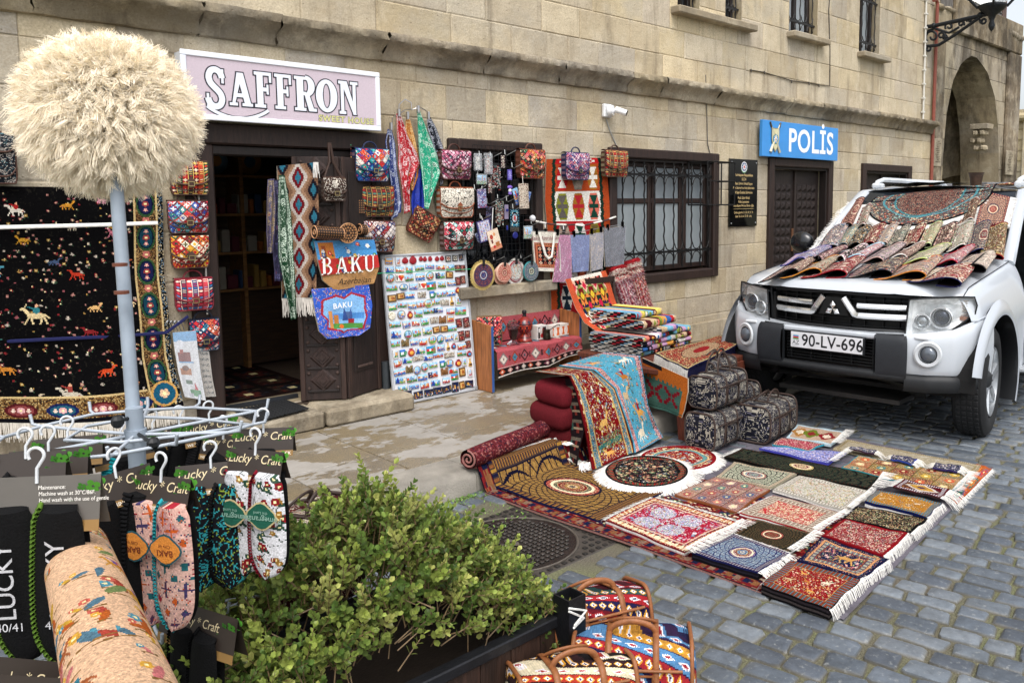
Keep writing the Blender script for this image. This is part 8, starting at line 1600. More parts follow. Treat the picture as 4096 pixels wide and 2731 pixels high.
# white off-road car; local frame: x forward, y to its left, z up
CS=1.06; CO=np.array([6.2143,-2.6822,0.]); cth=.0823; cc_,cs_=math.cos(cth),math.sin(cth)
CAX=np.array([[-cc_,cs_,0],[-cs_,-cc_,0],[0,0,1.]]); CM=CAX*CS
car=thing('parked_car','white off-road car parked facing the rugs, its bonnet and windscreen covered with carpets','car',CO)
def cb(col='808080'): m=MB(col); m.fr(CO,CM); return m
WH='bcc2c9'; BK='15171a'
def plan(n=60,keep=None):
 P=np.array([(.785,0),(.78,.3),(.765,.5),(.725,.66),(.64,.80),(.52,.885),(.40,.918),(.27,.93)]); return P
PB=plan(); yb=PB[:,1]; ss=np.r_[0,np.cumsum(np.hypot(*np.diff(PB,axis=0).T))]
def bx(sv): # signed arc length -> X,Y
 a=np.abs(sv); return np.interp(a,ss,PB[:,0]),np.sign(sv)*np.interp(a,ss,PB[:,1])
def ztop(sv): return np.interp(np.abs(sv),ss,[.738,.738,.745,.765,.785,.835,.86,.862])
def s_of_y(y): return np.interp(y,yb,ss)
def bump(mb,s0,s1,zt,zb,off=0,n=24,m=14,bulge=.012,col=None):
 def f(U,V):
  sv=s0+(s1-s0)*U; X,Y=bx(sv); T=zt(sv) if callable(zt) else zt; Z=T+(zb-T)*V; nx=np.cos(np.abs(sv)/ss[-1]*1.35); ny=np.sin(sv/ss[-1]*1.35); o=off+bulge*np.sin(V*math.pi)-.022*np.exp(-V*16)-.008*np.exp(-(1-V)*20); return (X+o*nx,Y+o*ny,Z)
 mb.grid(f,n,m,col)
sm=float(s_of_y(.52)); se=ss[-1]
s=cb(WH); bump(s,-se,-sm,ztop,.49,0,30,16); bump(s,sm,se,ztop,.49,0,30,16); bump(s,-sm,sm,.738,.70,0.004,30,4,bulge=.004)
s.grid(lambda U,V:(bx(-se+2*se*U)[0]-.10*V-.02,bx(-se+2*se*U)[1]*(1-.06*V),ztop(-se+2*se*U)+.0+0*V),60,3); s.build('front_bumper',CPT,car,smooth='auto')
s=cb(BK); 
for a,b in ((-se*.99,-sm),(sm,se*.99)): bump(s,a,b,.488,.375,.006,24,6,bulge=.01,col='1a1c1f')
bump(s,-sm,sm,.495,.435,.012,24,6,bulge=.012,col='1e2023')
for sg in (-1,1):
 a,b=sorted((sg*float(s_of_y(.335)),sg*float(s_of_y(.53)))); bump(s,a,b,.742,.462,.026,10,14,bulge=.012,col='23262b'); 
 for q in (a,b): s.grid(lambda U,V:(bx(q+0*U)[0]+.036*U-.01,bx(q+0*U)[1]+.0*U,.735-.265*V),2,6,'1c1f23')
s.grid(lambda U,V:(.70-.04*V+0*U,-.36+.72*U,.70-.26*V),6,6,'0a0b0c')
for k in range(9): s.box(.70,.735,-.335,.335,.505+.021*k,.511+.021*k,'1a1c1e')
for k in range(5): s.box(.695,.73,-.3+.15*k-.004,-.3+.15*k+.004,.50,.70,'121315')
s.build('lower_grille',mat('grained_plastic',.55,noise=.1,nsc=20,bump=.08,bsc=200),car,smooth='auto')
s=cb('3a3937'); s.grid(lambda U,V:(.66-.35*V+0*U,(-.62+1.24*U)*(1-.15*V),.42-.16*V+.02*np.sin(U*12)),20,5); s.box(.3,.62,-.45,.45,.24,.27,'2a2928'); s.build('skid_plate',MET,car)
# dark underside closing the engine bay
s=cb('060607'); s.box(-3.6,.55,-.80,.80,.33,.36); s.box(-.62,.1,-.62,.62,.36,1.0); s.build('underbody',RUB,car)
# grille
def gxx(y): return .70-.12*(abs(y)/.55)**2.2
s=cb('090a0b'); s.grid(lambda U,V:(gxx(0)*0+.62-.10*(np.abs(U-.5)*2)**2,-.54+1.08*U,.985-.25*V),24,8)
for k in range(5): z=.965-.045*k; s.tube([(gxx(y)-.035,y,z-.02) for y in np.linspace(-.51,.51,15)],.012,6,'101214',flat=.35)
for y in (-.42,-.32,-.2,-.1,.1,.2,.32,.42): s.box(gxx(y)-.07,gxx(y)-.04,y-.004,y+.004,.745,.975,'0f1011')
ring=[(gxx(y)-.005,y,.978+.012*(1-abs(y)/.55)) for y in np.linspace(-.55,.55,17)]+[(gxx(y)+.012,y,.745) for y in np.linspace(.515,-.515,17)]; s.tube(ring,.014,6,'16181b',closed=True); gr=s.build('radiator_grille',mat('grained_plastic'),car,smooth='auto')
s=cb('e2e2e2')
def cbar(P,h=.017):
 P=np.array(P); n=len(P); 
 for (dx,dz0,dz1) in ((.0,-h,h),):
  T=np.gradient(P,axis=0); N=nrm(np.c_[np.zeros(n),-T[:,2],T[:,1]]); a=P+N*h; b=P-N*h; v=[];f=[]
  for i in range(n): v+=[a[i]+[-.012,0,0],a[i]+[.006,0,0],P[i]+[.014,0,0]+N[i]*h*.3,b[i]+[.004,0,0],b[i]+[-.012,0,0]]
  for i in range(n-1):
   for k in range(4): f.append((i*5+k,i*5+k+1,i*5+k+6,i*5+k+5))
  s.add(v,f); s.add(v[:5],[(0,1,2,3,4)]); s.add(v[-5:],[(0,1,2,3,4)])
for sg in (-1,1):
 cbar([(gxx(y),sg*y,.905) for y in np.linspace(.475,.165,8)],.017); lo=[(gxx(y),sg*y,.838) for y in np.linspace(.485,.175,8)]+[(gxx(.1)+.01,sg*.155,.845),(gxx(.05)+.015,sg*.115,.90),(gxx(0)+.015,sg*.075,.955)]; cbar(lo,.019)
s.build('chrome_bars',CHR,gr,smooth='auto')
s=cb('d8d8d8')
for a in (90,210,330):
 a=R_(a); u=np.array([math.cos(a),math.sin(a)]); v=np.array([-u[1],u[0]]); L=.058; w2=.021; q=[(0,0),u*L*.5+v*w2*1.0,u*L,u*L*.5-v*w2*1.0]; q=[np.array(x) for x in q]; s.add([(gxx(0)+.022,-x[0],.872+x[1]) for x in q]+[(gxx(0)+.034,-(u*L*.5)[0],.872+(u*L*.5)[1])],[(0,1,4),(1,2,4),(2,3,4),(3,0,4)])
s.build('diamond_emblem',CHR,gr); s=cb('101214'); s.add([(gxx(0)+.004,y,z) for y,z in ((-.11,.83),(.11,.83),(.055,.955),(-.055,.955))],[(0,1,2,3)]); s.build('emblem_plate',PLA,gr)
# headlights
HLO=[(.52,.972),(.60,.985),(.70,.992),(.80,.996),(.865,.993),(.878,.94),(.870,.885),(.82,.835),(.76,.780),(.68,.757),(.58,.748),(.50,.745)]
def hX(y): return .695-.26*max(0,(abs(y)-.48)/.42)**1.9
for sg in (-1,1):
 cx_,cz_=.685,.865
 s=cb('c8ccd0'); n=len(HLO); o=[(hX(y)-.004,sg*y,z) for y,z in HLO]; i1=[(hX(y)-.035,sg*(cx_+(y-cx_)*.9),cz_+(z-cz_)*.9) for y,z in HLO]; i2=[(hX(y)*.2+.8*.585-.05,sg*(cx_+(y-cx_)*.6),cz_+(z-cz_)*.6) for y,z in HLO]
 k=np.arange(n); s.add(o+i1,np.stack([k,(k+1)%n,(k+1)%n+n,k+n],-1),'c8ccce'); s.add(i1+i2,np.stack([k,(k+1)%n,(k+1)%n+n,k+n],-1),'eceeee'); s.add(i2,[list(range(n))],'d4d8da')
 hl=s.build('headlight',mat('lamp_reflector',.25,metal=.15,noise=.25,nsc=25,bump=.25,bsc=18,spec=.8),car)
 s=cb(); d=nrm([1,sg*.25,0])
 for (y,z,r,col) in ((.690,.858,.062,'28303c'),(.585,.83,.046,'9aa0a4')):
  p=np.array([hX(y)-.055,sg*y,z]); s.tube([p,p+d*.04],[r*.9,r*1.15],20,'d8dcde',cap=False); s.ball(p+d*.012,r*.86,col,n=8,sc=(.6,1,1)); s.tube([p+d*.04,p+d*.046],[r*1.15,r*1.05],20,'e8eaec',cap=False)
 for q in range(5): s.box(hX(.80)-.06,hX(.80)-.03,sg*.80-.03,sg*.80+.03,.90+.016*q,.908+.016*q,'d8d0c8')
 s.box(hX(.80)-.07,hX(.80)-.035,sg*.80-.032,sg*.80+.032,.84,.865,'b87a5a'); s.build('lamp_bowl',mat('lamp_bowl',.12,metal=.6,noise=0,bump=0),hl,smooth='auto')
 s=cb('f0f4f6'); s.add([(hX(y)+.006,sg*y,z) for y,z in HLO]+[(hX(cx_)+.022,sg*cx_,cz_)],[(i,(i+1)%n,n) for i in range(n)]); s.build('lens_cover',mat('lamp_cover',.05,noise=0,bump=0,alpha=.08,spec=.8),hl,smooth=True)
 s=cb('1a1b1d'); s.tube([(hX(y)+.003,sg*y,z) for y,z in HLO],.006,5,closed=True); s.build('seal',RUB,hl)
 # fog lamp
 p=np.array([.742,sg*.665,.632]); d=nrm([1,sg*.42,0]); ux=nrm(np.cross([0,0,1],d)); s=cb('c9cdd2'); a=np.arange(24)*6.2832/24
 def rg_(r,o): return [p+d*o+r*(math.cos(q)*ux+math.sin(q)*np.array([0,0,1.])) for q in a]
 R4=[rg_(.088,.004),rg_(.078,.014),rg_(.058,.010),rg_(.052,-.02)]; v=sum(R4,[]); k=np.arange(24); 
 for j in range(3): s.add(R4[j]+R4[j+1],np.stack([k,(k+1)%24,(k+1)%24+24,k+24],-1),['cfd4d8','b8bcc0','3a3c40'][j])
 s.add(R4[3],[list(range(24))],'22262a'); fg=s.build('fog_lamp',PLA,car,smooth='auto'); s=cb('6a7078'); s.ball(p+d*.0,.05,n=8,sc=(.5,1,1)); s.build('lens',mat('fog_glass',.06,metal=.4,noise=0,bump=0),fg,smooth=True)
 s=cb('d6dade'); q=np.array(bx(sg*float(s_of_y(.625)))+(0,)); s.box(q[0]-.01,q[0]+.018,q[1]-.048,q[1]+.048,.722,.742,b=.006); s.build('washer_cap',CPT,car)
# bonnet
def hoodz(X,Y): 
 e=np.abs(Y)/.80; return 1.035+(.6-X)*.113+.035*(1-e**2.2)-.055*np.exp(-np.maximum(0,(.715-.20*e**2.4)-X)/.035)-.012*np.maximum(0,e-.9)*10
s=cb(WH); s.grid(lambda U,V:(lambda Y:(lambda X:(X,Y,hoodz(X,Y)+.004*np.exp(-((np.abs(Y)-.42)/.03)**2)))((.715-.20*(np.abs(Y)/.80)**2.4)*(1-V)+(-.63)*V))(-.80+1.60*U),50,50); s.build('bonnet',CPT,car,smooth=True)
# wings with wheel arches
WX,WZ=.12,.385
for sg in (-1,1):
 s=cb(WH)
 def wing(U,V):
  X=.52+(-.64-.52)*U; zt=np.minimum(hoodz(X,.80+0*X)-.004,1.16); ar=WZ+np.sqrt(np.maximum(.52**2-(X-WX)**2,0)); zb=np.where(np.abs(X-WX)<.52,np.maximum(ar,.33),.33); zb=np.where(X>.30,np.maximum(zb,.84),zb)
  Z=zt+(zb-zt)*V; k=(zt-Z)/.35; Y=.800+.115*np.minimum(1,np.maximum(k,0))**.55+.018*np.sin(np.minimum(k,1.2)*2.4); Y=Y-np.where(X>.40,(X-.40)**1.3*.30,0); return (X,sg*Y,Z)
 s.grid(wing,46,26); s.build('wing',CPT,car,smooth=True)
 s=cb('b4bac2'); al=np.linspace(-.55,math.pi+.45,34)
 def fl(U,V): a=.22+(math.pi+.25)*U; r=.575-.105*V; y=.925+.035*np.sin(V*math.pi*.62); return (WX-.0+r*np.cos(a),sg*y,WZ+r*np.sin(a)*.98)
 s.grid(fl,36,8); s.grid(lambda U,V:(WX+.47*np.cos(.22+(math.pi+.25)*U),sg*(.957-.12*V),WZ+.47*.98*np.sin(.22+(math.pi+.25)*U)),36,2,'1a1b1d'); s.build('wheel_arch_trim',CPT,car,smooth='auto')
 s=cb('0a0a0b'); s.grid(lambda U,V:(WX+.50*np.cos(math.pi*U),sg*(.93-.45*V),WZ+.50*np.sin(math.pi*U)),20,2); s.box(WX-.5,WX+.5,sg*.5-.01,sg*.5+.01,.35,.95); s.build('wheel_well',RUB,car)
# body side, doors, greenhouse, roof, tail
for sg in (-1,1):
 s=cb(WH); s.grid(lambda U,V:(-.64-3.3*U,sg*(.90+.02*np.sin(V*3.1)),1.165-.80*V),30,10); s.build('side_body',CPT,car,smooth=True)
 for xa,xb in ((-.66,-1.75),(-1.77,-2.75)):
  s=cb(WH); s.box(min(xa,xb)+.008,max(xa,xb)-.008,*(sorted((sg*.915,sg*.932))),.40,1.15,b=.008); d_=s.build('door',CPT,car); s=cb('c8ccd0'); s.box(min(xa,xb)+.08,min(xa,xb)+.26,*(sorted((sg*.932,sg*.962))),.93,.965,b=.008); s.build('handle',CHR,d_)
 for xa,xb,k in ((-1.0,-1.78,0),(-1.86,-2.75,1),(-2.85,-3.75,1)):
  s=cb('0b0d10'); s.add([(xa+(.22 if not k else 0),sg*.905,1.175),(xb,sg*.905,1.175),(xb-.0,sg*.745,1.62),(xa-(.32 if not k else 0),sg*.745,1.62)],[(0,1,2,3)]); s.build('side_window',DGL,car)
 s=cb(WH); s.add([(-.62,sg*.80,1.16),(-3.95,sg*.91,1.165),(-3.9,sg*.72,1.685),(-1.5,sg*.665,1.685)],[(0,1,2,3)],'16181b')
 s.tube([(-.60,sg*.795,1.14),(-1.0,sg*.745,1.42),(-1.42,sg*.685,1.675),(-2.2,sg*.70,1.72),(-3.7,sg*.70,1.70)],[.05,.045,.05,.05,.05],8,flat=.8)
 for xx in (-1.82,-2.80): s.box(xx-.035,xx+.035,*(sorted((sg*.83,sg*.90))),1.16,1.3); s.tube([(xx,sg*.895,1.16),(xx,sg*.745,1.66)],.035,6)
 s.build('pillar',CPT,car,smooth='auto')
 s=cb('9a9ea2'); s.box(-2.45,-.55,*(sorted((sg*.90,sg*1.0))),.335,.37,b=.01); s.build('side_step',MET,car)
 s=cb('c8ccd0'); s.tube([(-1.55,sg*.62,1.735),(-1.60,sg*.62,1.79),(-1.75,sg*.62,1.815),(-3.5,sg*.62,1.81),(-3.7,sg*.62,1.74)],.022,8); s.box(-1.72,-1.52,*(sorted((sg*.59,sg*.65))),1.73,1.78,b=.015); s.build('roof_rail',MET,car,smooth='auto')
 s=cb('14161a' if sg<0 else '101214'); s.ball((-.86,sg*1.02,1.24),.115,n=9,sc=(.55,1,.85)); s.tube([(-.84,sg*.9,1.17),(-.85,sg*.98,1.2)],.025,6); s.build('wing_mirror',mat('mirror_shell',.25,noise=0,bump=0,coat=.5),car,smooth=True)
s=cb(WH); s.grid(lambda U,V:(-1.46-2.4*V,-.70+1.40*U,1.70+.045*np.sin(U*math.pi)+.012*np.sin(V*3)),20,10); s.box(-3.97,-3.93,-.90,.90,.4,1.2); s.add([(-3.93,-.9,1.2),(-3.93,.9,1.2),(-3.86,.7,1.72),(-3.86,-.7,1.72)],[(0,1,2,3)],'16181b'); s.box(-4.15,-3.9,-.88,.88,.35,.62,b=.03); s.build('roof',CPT,car,smooth='auto')
s=cb('1a2026'); s.grid(lambda U,V:(-.62-.83*V-.02*np.sin(U*math.pi),(-.78+1.56*U)*(1-.14*V),1.165+.525*V+.03*np.sin(U*math.pi)*(1-V)),16,6); s.build('windscreen',DGL,car,smooth=True)
s=cb('141517'); s.box(-.70,-.58,-.76,.76,1.13,1.16); s.build('cowl',PLA,car)
def wheel(x,y,steer=0.):
 sg=1 if y>0 else -1; t=cb('17181a'); A=CM@rotz(steer)@rotx(-sg*math.pi/2); o=CO+CM@np.array([x,y,.378]); t.fr(o,A)
 prof=[(.235,-.10),(.30,-.105),(.345,-.10),(.372,-.085),(.378,-.06),(.378,.06),(.372,.085),(.345,.103),(.30,.108),(.262,.104),(.245,.09),(.238,.06)]
 t.lathe(prof,56); 
 for k in range(56):
  a=k*6.2832/56
  for zz in (-.055,-.018,.02,.058): t.add([((.376+dr)*math.cos(a+da),(.376+dr)*math.sin(a+da),zz+dz) for dr,da,dz in ((0,-.04,-.014),(0,.04,-.014),(0,.04,.014),(0,-.04,.014),(.006,-.03,-.011),(.006,.03,-.011),(.006,.03,.011),(.006,-.03,.011))],[(4,5,6,7),(0,1,5,4),(1,2,6,5),(2,3,7,6),(3,0,4,7)],'1d1e20')
 w_=t.build('wheel',RUB,car,smooth='auto')
 r=cb('b4b8bc'); r.fr(o,A); r.lathe([(.243,.085),(.237,.10),(.228,.098),(.222,.06),(.215,-.06),(.21,-.08)],48,'a4a8ac'); r.lathe([(.21,-.02),(.001,-.02)],24,'26282a')
 for k in range(6):
  a=k*6.2832/6+.3; u=np.array([math.cos(a),math.sin(a),0]); v=np.array([-u[1],u[0],0]); z=np.array([0,0,1.])
  pts=[u*.05+v*w2+z*h for w2,h in ((-.030,.070),(-.022,.085),(.022,.085),(.030,.070))]+[u*.225+v*w2+z*h for w2,h in ((-.036,.078),(-.026,.096),(.026,.096),(.036,.078))]
  low=[u*.05+v*w2+z*.03 for w2 in (-.03,.03)]+[u*.225+v*w2+z*.03 for w2 in (-.036,.036)]
  r.add(pts+low,[(0,1,5,4),(1,2,6,5),(2,3,7,6),(8,0,4,10),(3,9,11,7)],'bcc0c4')
 r.lathe([(.068,.055),(.066,.082),(.05,.088),(.03,.09),(.001,.09)],24,'a8acb0')
 for k in range(6): a=k*6.2832/6; r.ball((.045*math.cos(a),.045*math.sin(a),.088),.009,'5a5c60',n=3)
 r.build('rim',mat('alloy',.35,metal=.7,noise=.08,bump=0),w_,smooth='auto')
for x,y in ((WX,.805),(WX,-.805),(-2.66,.805),(-2.66,-.805)): wheel(x,y,.10 if x>0 else 0)
# number plate
ex=CAX@np.array([0,1.,0]); ez=np.array([0,0,1.]); pc_=CO+CM@np.array([.822,0,.648]); s=cb('14161a'); s.box(.785,.818,-.272,.272,.585,.712,b=.008); pl=s.build('number_plate',PLA,car); s=cb('d9dade'); s.box(.8175,.8205,-.262,.262,.594,.703,b=.003); s.build('plate_face',PLA,pl)
nrm_=CAX@np.array([1.,0,0]); s=MB(); O=CO+CM@np.array([.8212,0,.6125]); text(s,'90-LV-696',.121,O+ex*.047,ex,ez,'101216',.0005,off=.012,sx=.90,space=1.03); text(s,'AZ',.042,O-ex*.236-ez*.0+ez*.004,ex,ez,'2a2c30',.0005)
for k,cc3 in enumerate(('3a90c0','c8303a','3a8a50')): a=O-ex*.258+ez*(.072-.0105*k)+nrm_*.0005; s.add([a,a+ex*.044,a+ex*.044-ez*.0105,a-ez*.0105],[(0,1,2,3)],cc3)
for a,b,c,d in ((-.262,-.212,-.006,-.004),(-.262,-.212,.042,.044)): q=O+nrm_*.0004; s.add([q+ex*a*1+ez*c,q+ex*b+ez*c,q+ex*b+ez*d,q+ex*a+ez*d],[(0,1,2,3)],'9a9ca0')
s.build('plate_lettering',PLA,pl)
# bonnet shut lines
s=cb('2a2c30'); s.tube([(X,.803,float(hoodz(np.array(X),np.array(.80)))+.001) for X in np.linspace(.50,-.62,12)],.004,4); s.tube([(X,-.803,float(hoodz(np.array(X),np.array(.80)))+.001) for X in np.linspace(.50,-.62,12)],.004,4); s.build('shut_line',RUB,car)
# carpets on the bonnet and windscreen
NH=nrm(CAX@np.array([.119,0,1.])); PH=CO+CM@np.array([.2,0,1.105]); NW=nrm(CAX@np.array([.53,0,.83])); PW=CO+CM@np.array([-1.0,0,1.425])
def onc(x,y,off=0.):
 a=onpl('P',x,y,PH+NH*off,NH); b=onpl('P',x,y,PW+NW*off,NW); f=np.array([_d@f_ for _d in (a-CAM,b-CAM)]); return a if f[0]<f[1] else b
GC='folded rugs laid over the bonnet and windscreen of the car'
PF=np.array([(0,.06),(.12,.10),(.28,.35),(.45,.95),(.60,1.55),(.74,1.92),(.86,1.95),(.95,1.6),(1.,1.05),(.97,.5),(.88,.16),(.75,.05),(.55,.03)])
def frug(F0,F1,B1,B0,pat,label,rim='141214',r=.030,sd=0,inner='1c1618',off=.012,wh=0):
 f0,f1,b1,b0=[onc(*p,off) for p in (F0,F1,B1,B0)]; Nn=nrm((NH if (f0+f1+b0+b1)[2]/4<1.16*CS+.02 else NW)); W=np.linalg.norm(f1-f0); L=np.linalg.norm(b0-f0)
 c=pat(56,max(30,int(L/.010)),sd).done(); c=c*.78+c.mean(-1,keepdims=True)*.22+.01; nv,nu=c.shape[:2]; t=thing('folded_rug',label,'rug',(f0+f1+b0+b1)/4-[0,0,.01],GC)
 pf=ipl(PF,np.linspace(0,1,nu+1)); s=MB()
 def f(U,V,o=0.):
  i=np.clip((U*nu).round().astype(int),0,nu); sx,hh=pf[i,0],pf[i,1]; A_=f0+(f1-f0)*sx[...,None]; B_=b0+(b1-b0)*sx[...,None]; tap=1-.25*V; Nv=np.where(V[...,None]<.5,1,1)*Nn; 
  dn=np.gradient(pf,axis=0); dn=nrm(np.c_[-dn[:,1]*r/W*W,dn[:,0]*W]); 
  P=A_*(1-V[...,None])+B_*V[...,None]+Nv*(hh*r*tap+.006*np.sin(V*6+sd)*(hh>.3)*.5)[...,None]
  if o: e=nrm(f1-f0); P=P-(e*dn[i,0][...,None]*-1*-1+Nv*dn[i,1][...,None])*o
  return P
 s.grid(lambda U,V:f(U,V),nu,nv,c); s.grid(lambda U,V:f(U,V,.005),nu,8,inner); s.build('field',PILE,t,smooth='auto')
 s=MB(rim); U=np.linspace(0,1,40); P=f(U,U*0); s.tube(P,.0045,5); P=f(U,U*0+1); s.tube(P,.004,5); s.build('bound_edge',FAB,t,smooth=True); 
 if wh: s=MB(); fringe(s,f0,b0,nrm(f0-f1)*1.,.04,60,w=.003,jit=.2,col='e8e6e2'); s.build('fringe',FRG,t)
def FP(g,cols,med=None,curl='c8b8a0'): return lambda w,h,s:p_floral(w,h,g,cols,cols[0],cols,seed=s,curl=curl,bt=.10,med=med,dens=1.2)
def LT(g,l,c1,c2): return lambda w,h,s:p_mandala(w,h,g,l,c1,c2,[c2,'b89078',g,'8a3a3c'],g,[c1,c2],n=14,seed=s)
CR=[((230,885),(500,828),(655,712),(430,748),FP('8a6458',['6a2c30','c8a898','4a5a60','d8c8b0']),'black','brown and rose rug, leftmost in the front row on the bonnet','161214',1),
((410,850),(690,826),(848,695),(640,732),FP('a89880',['a84a3c','d8ccb8','6a7a6a','8a3a34']),'','beige and rust rug with ochre edge, second in the front row on the bonnet','b87828',0),
((585,845),(900,846),(1050,700),(800,737),FP('8c1c28',['c88a80','e0d0c0','5a2430','a83a3c']),'','crimson rug with red edge, third in the front row on the bonnet','8c1420',1),
((930,852),(1270,850),(1408,700),(1080,742),FP('5a4a48',['22305a','b86a4a','8a8a80','c8a888']),'','navy and rust rug with black edge, fourth in the front row on the bonnet','121216',1),
((1195,860),(1550,866),(1685,705),(1400,742),FP('a88a78',['c8785a','6a5a88','d8c0a0','8a9a88']),'','peach and grey rug with ochre edge, fifth in the front row on the bonnet','b8742c',0),
((1470,875),(1840,936),(1968,770),(1680,760),FP('9c1c28',['d8c8a8','c8a088','5a2028','e0d8c8']),'','red and cream rug with navy edge, last in the front row on the bonnet','1c2050',0),
((425,748),(565,738),(775,615),(560,655),FP('8a84a0',['b8a0b8','5a78a8','c8b8c8','a86a70']),'','lilac and light blue rug, leftmost in the middle row on the bonnet','2a2c78',0),
((600,720),(690,728),(912,610),(760,635),FP('8a5a60',['b88a8a','5a2c34','c8b0a8']),'','mauve rug with dark edge, second in the middle row on the bonnet','141214',0),
((800,700),(880,728),(1075,600),(940,625),FP('2a2024',['c898a0','d8c8c8','6a4a58']),'','black and pink rug with white edge, third in the middle row on the bonnet','e0dcd8',0),
((880,715),(1045,702),(1215,585),(1050,615),FP('b88088',['8ac0d0','d8b0b8','8a4a58','e0d0d0']),'','pink and pale blue rug with light blue edge, fourth in the middle row','a8d0e0',0),
((1060,724),(1205,732),(1392,585),(1240,612),FP('a89094',['8a6a70','c8b8b8','6a7a70']),'','greyish mauve rug with pale pink edge, fifth in the middle row','c8a8a0',0),
((1240,724),(1395,703),(1560,580),(1420,612),FP('8a6a60',['c8b0a0','5a3a38','b88a80']),'','brown and rose rug with white edge, sixth in the middle row','d8d4d0',0),
((1400,738),(1590,738),(1762,590),(1560,640),FP('a8a888',['b8c088','d8c8b0','8a7a98','c89a90']),'','pale green and cream rug with lime edge, seventh in the middle row','b8c878',0),
((1660,745),(1810,752),(1968,600),(1780,660),FP('b88a8a',['b02c48','d8c8c8','7a7a90','c05a70']),'','white and raspberry rug with crimson edge, eighth in the middle row','a81c30',0),
((1820,760),(2040,815),(2162,645),(1990,655),lambda w,h,s:(lambda c:(c.rect(w*.15,0,w*.22,h,'16141a'),c.rect(w*.55,0,w*.62,h,'16141a'),c)[-1])(p_floral(w,h,'b8a898',['c89a90','8a7a78','d8ccc0'],'b8a898',['a89080'],seed=s,bt=.02)),'','cream rug with two black stripes, last in the middle row','141216',0),
((690,612),(830,605),(920,420),(770,432),FP('8a7878',['6a88a0','c89a90','34405a','d8c8c0']),'','grey, rose and steel blue rug, leftmost in the upper row','a8a0a0',0),
((815,600),(905,592),(1003,428),(920,440),FP('8a9a8a',['c8a878','6a8a98','a86a5a','d8d0b8']),'','sage and gold rug, second in the upper row','5a6a70',0),
((915,600),(1010,592),(1105,435),(1010,442),FP('1c1a1e',['b88a4a','6a90a0','c8a888']),'','black rug with gold flowers, third in the upper row','121014',0),
((1030,592),(1125,582),(1225,420),(1115,432),FP('8a1c28',['c8a078','d8c8b0','5a2430']),'','dark red rug with beige pattern, fourth in the upper row','7a1420',0),
((1150,592),(1235,582),(1330,415),(1235,427),FP('b8a898',['b86a4a','6a88a8','d8c8b0']),'','cream rug with blue and rust flowers, fifth in the upper row','c8b8a8',0),
((1255,595),(1345,584),(1432,425),(1340,432),FP('7a7a70',['a89a88','4a2830','8aa090','c8b8a8']),'','grey green rug with plum medallion, sixth in the upper row','2a2024',0),
((1375,612),(1465,594),(1565,405),(1450,430),FP('8a101c',['d8c8b0','2a1418','c8a888']),'','deep red rug with black figures, seventh in the upper row','2a1014',0),
((1505,605),(1595,594),(1690,405),(1585,420),FP('a8a880',['c8a078','b8c898','e0d8c0','a87a70']),'','pale lime green rug, eighth in the upper row','b8c890',0),
((1635,610),(1740,594),(1818,410),(1705,430),FP('5a3a34',['c8988a','1c1618','a86a58','d8c0b0']),'','brown and black rug, ninth in the upper row','181418',0),
((1765,632),(1880,604),(1950,400),(1835,418),FP('b8b0a0',['8a9a78','c8988a','d8d4c8','8a5a58']),'','ivory rug with green leaves, tenth in the upper row','d8d4cc',0),
((1915,645),(2035,645),(2085,400),(1965,412),LT('6a4a48','20204a','b89880','8aa090'),'','brown rug with navy lattice, eleventh in the upper row','20285a',0),
((2045,655),(2188,702),(2222,412),(2090,432),FP('7a5a38',['b89a50','8a1c28','c8b088','5a6a50']),'','olive and red rug with crimson edge, last in the upper row','8a1420',0),
((838,418),(945,432),(1048,200),(925,225),LT('8a5a50','4a1420','b87868','c8a080'),'','maroon lattice rug at the left edge of the windscreen','1a1014',1),
((965,425),(1060,437),(1107,256),(1028,266),FP('a89888',['a84a4a','d8ccc0','5a6a58']),'','small cream and red rug right of the maroon one on the windscreen','c8c0b8',0),
((1815,405),(1945,392),(1988,215),(1885,205),FP('6a4a38',['a86a50','c8b098','3a2420'],),'','brown medallion rug left of the large mandala rug on the windscreen','c8c4bc',0)]
# white under cloth with fringe
s=MB('d9d7d2'); q=[onc(*p,.004) for p in ((250,900),(640,620),(900,270),(1060,180),(2030,105),(2290,200),(2262,430))]
g=MB(); 
for a,b in ((0,1),(1,2),(2,3)): fringe(g,q[a]+[0,0,.012],q[b]+[0,0,.012],nrm(q[a]-q[-1])*[1,1,0]+[0,0,-.3],.075,90,w=.0045,jit=.2,col='e8e7e3')
fringe(g,q[5]+[0,0,.012],q[6]+[0,0,.012],(.0,-1,-.3),.06,90,w=.004,jit=.2,col='e8e7e3')
L=[onc(905,250,.006),onc(850,430,.006)];R=[onc(2285,190,.006),onc(2250,440,.006)]; drape(s,L,R,None,amp=.002,col='d4d2cd',nu=30,nv=8,out=NW); tcl=s.build('white_cloth',FAB); tag(tcl,'white fringed cloth lying under the rugs on the windscreen','cloth'); WL[tcl.name]=WL[tcl.name]; g.build('fringe',FRG,tcl)
for i,r in enumerate(CR):
 k_=(.22 if i<6 else .55 if i<15 else .45)*(i<27); r=list(r); r[0]=(r[0][0]-(r[1][0]-r[0][0])*k_,r[0][1]); r[3]=(r[3][0]-(r[2][0]-r[3][0])*k_*.8,r[3][1])
 frug(*r[:4],r[4],r[6],rim=r[7],sd=60+i,wh=r[8],r=.034 if i<15 else .026,off=.010+.002*(i%3))
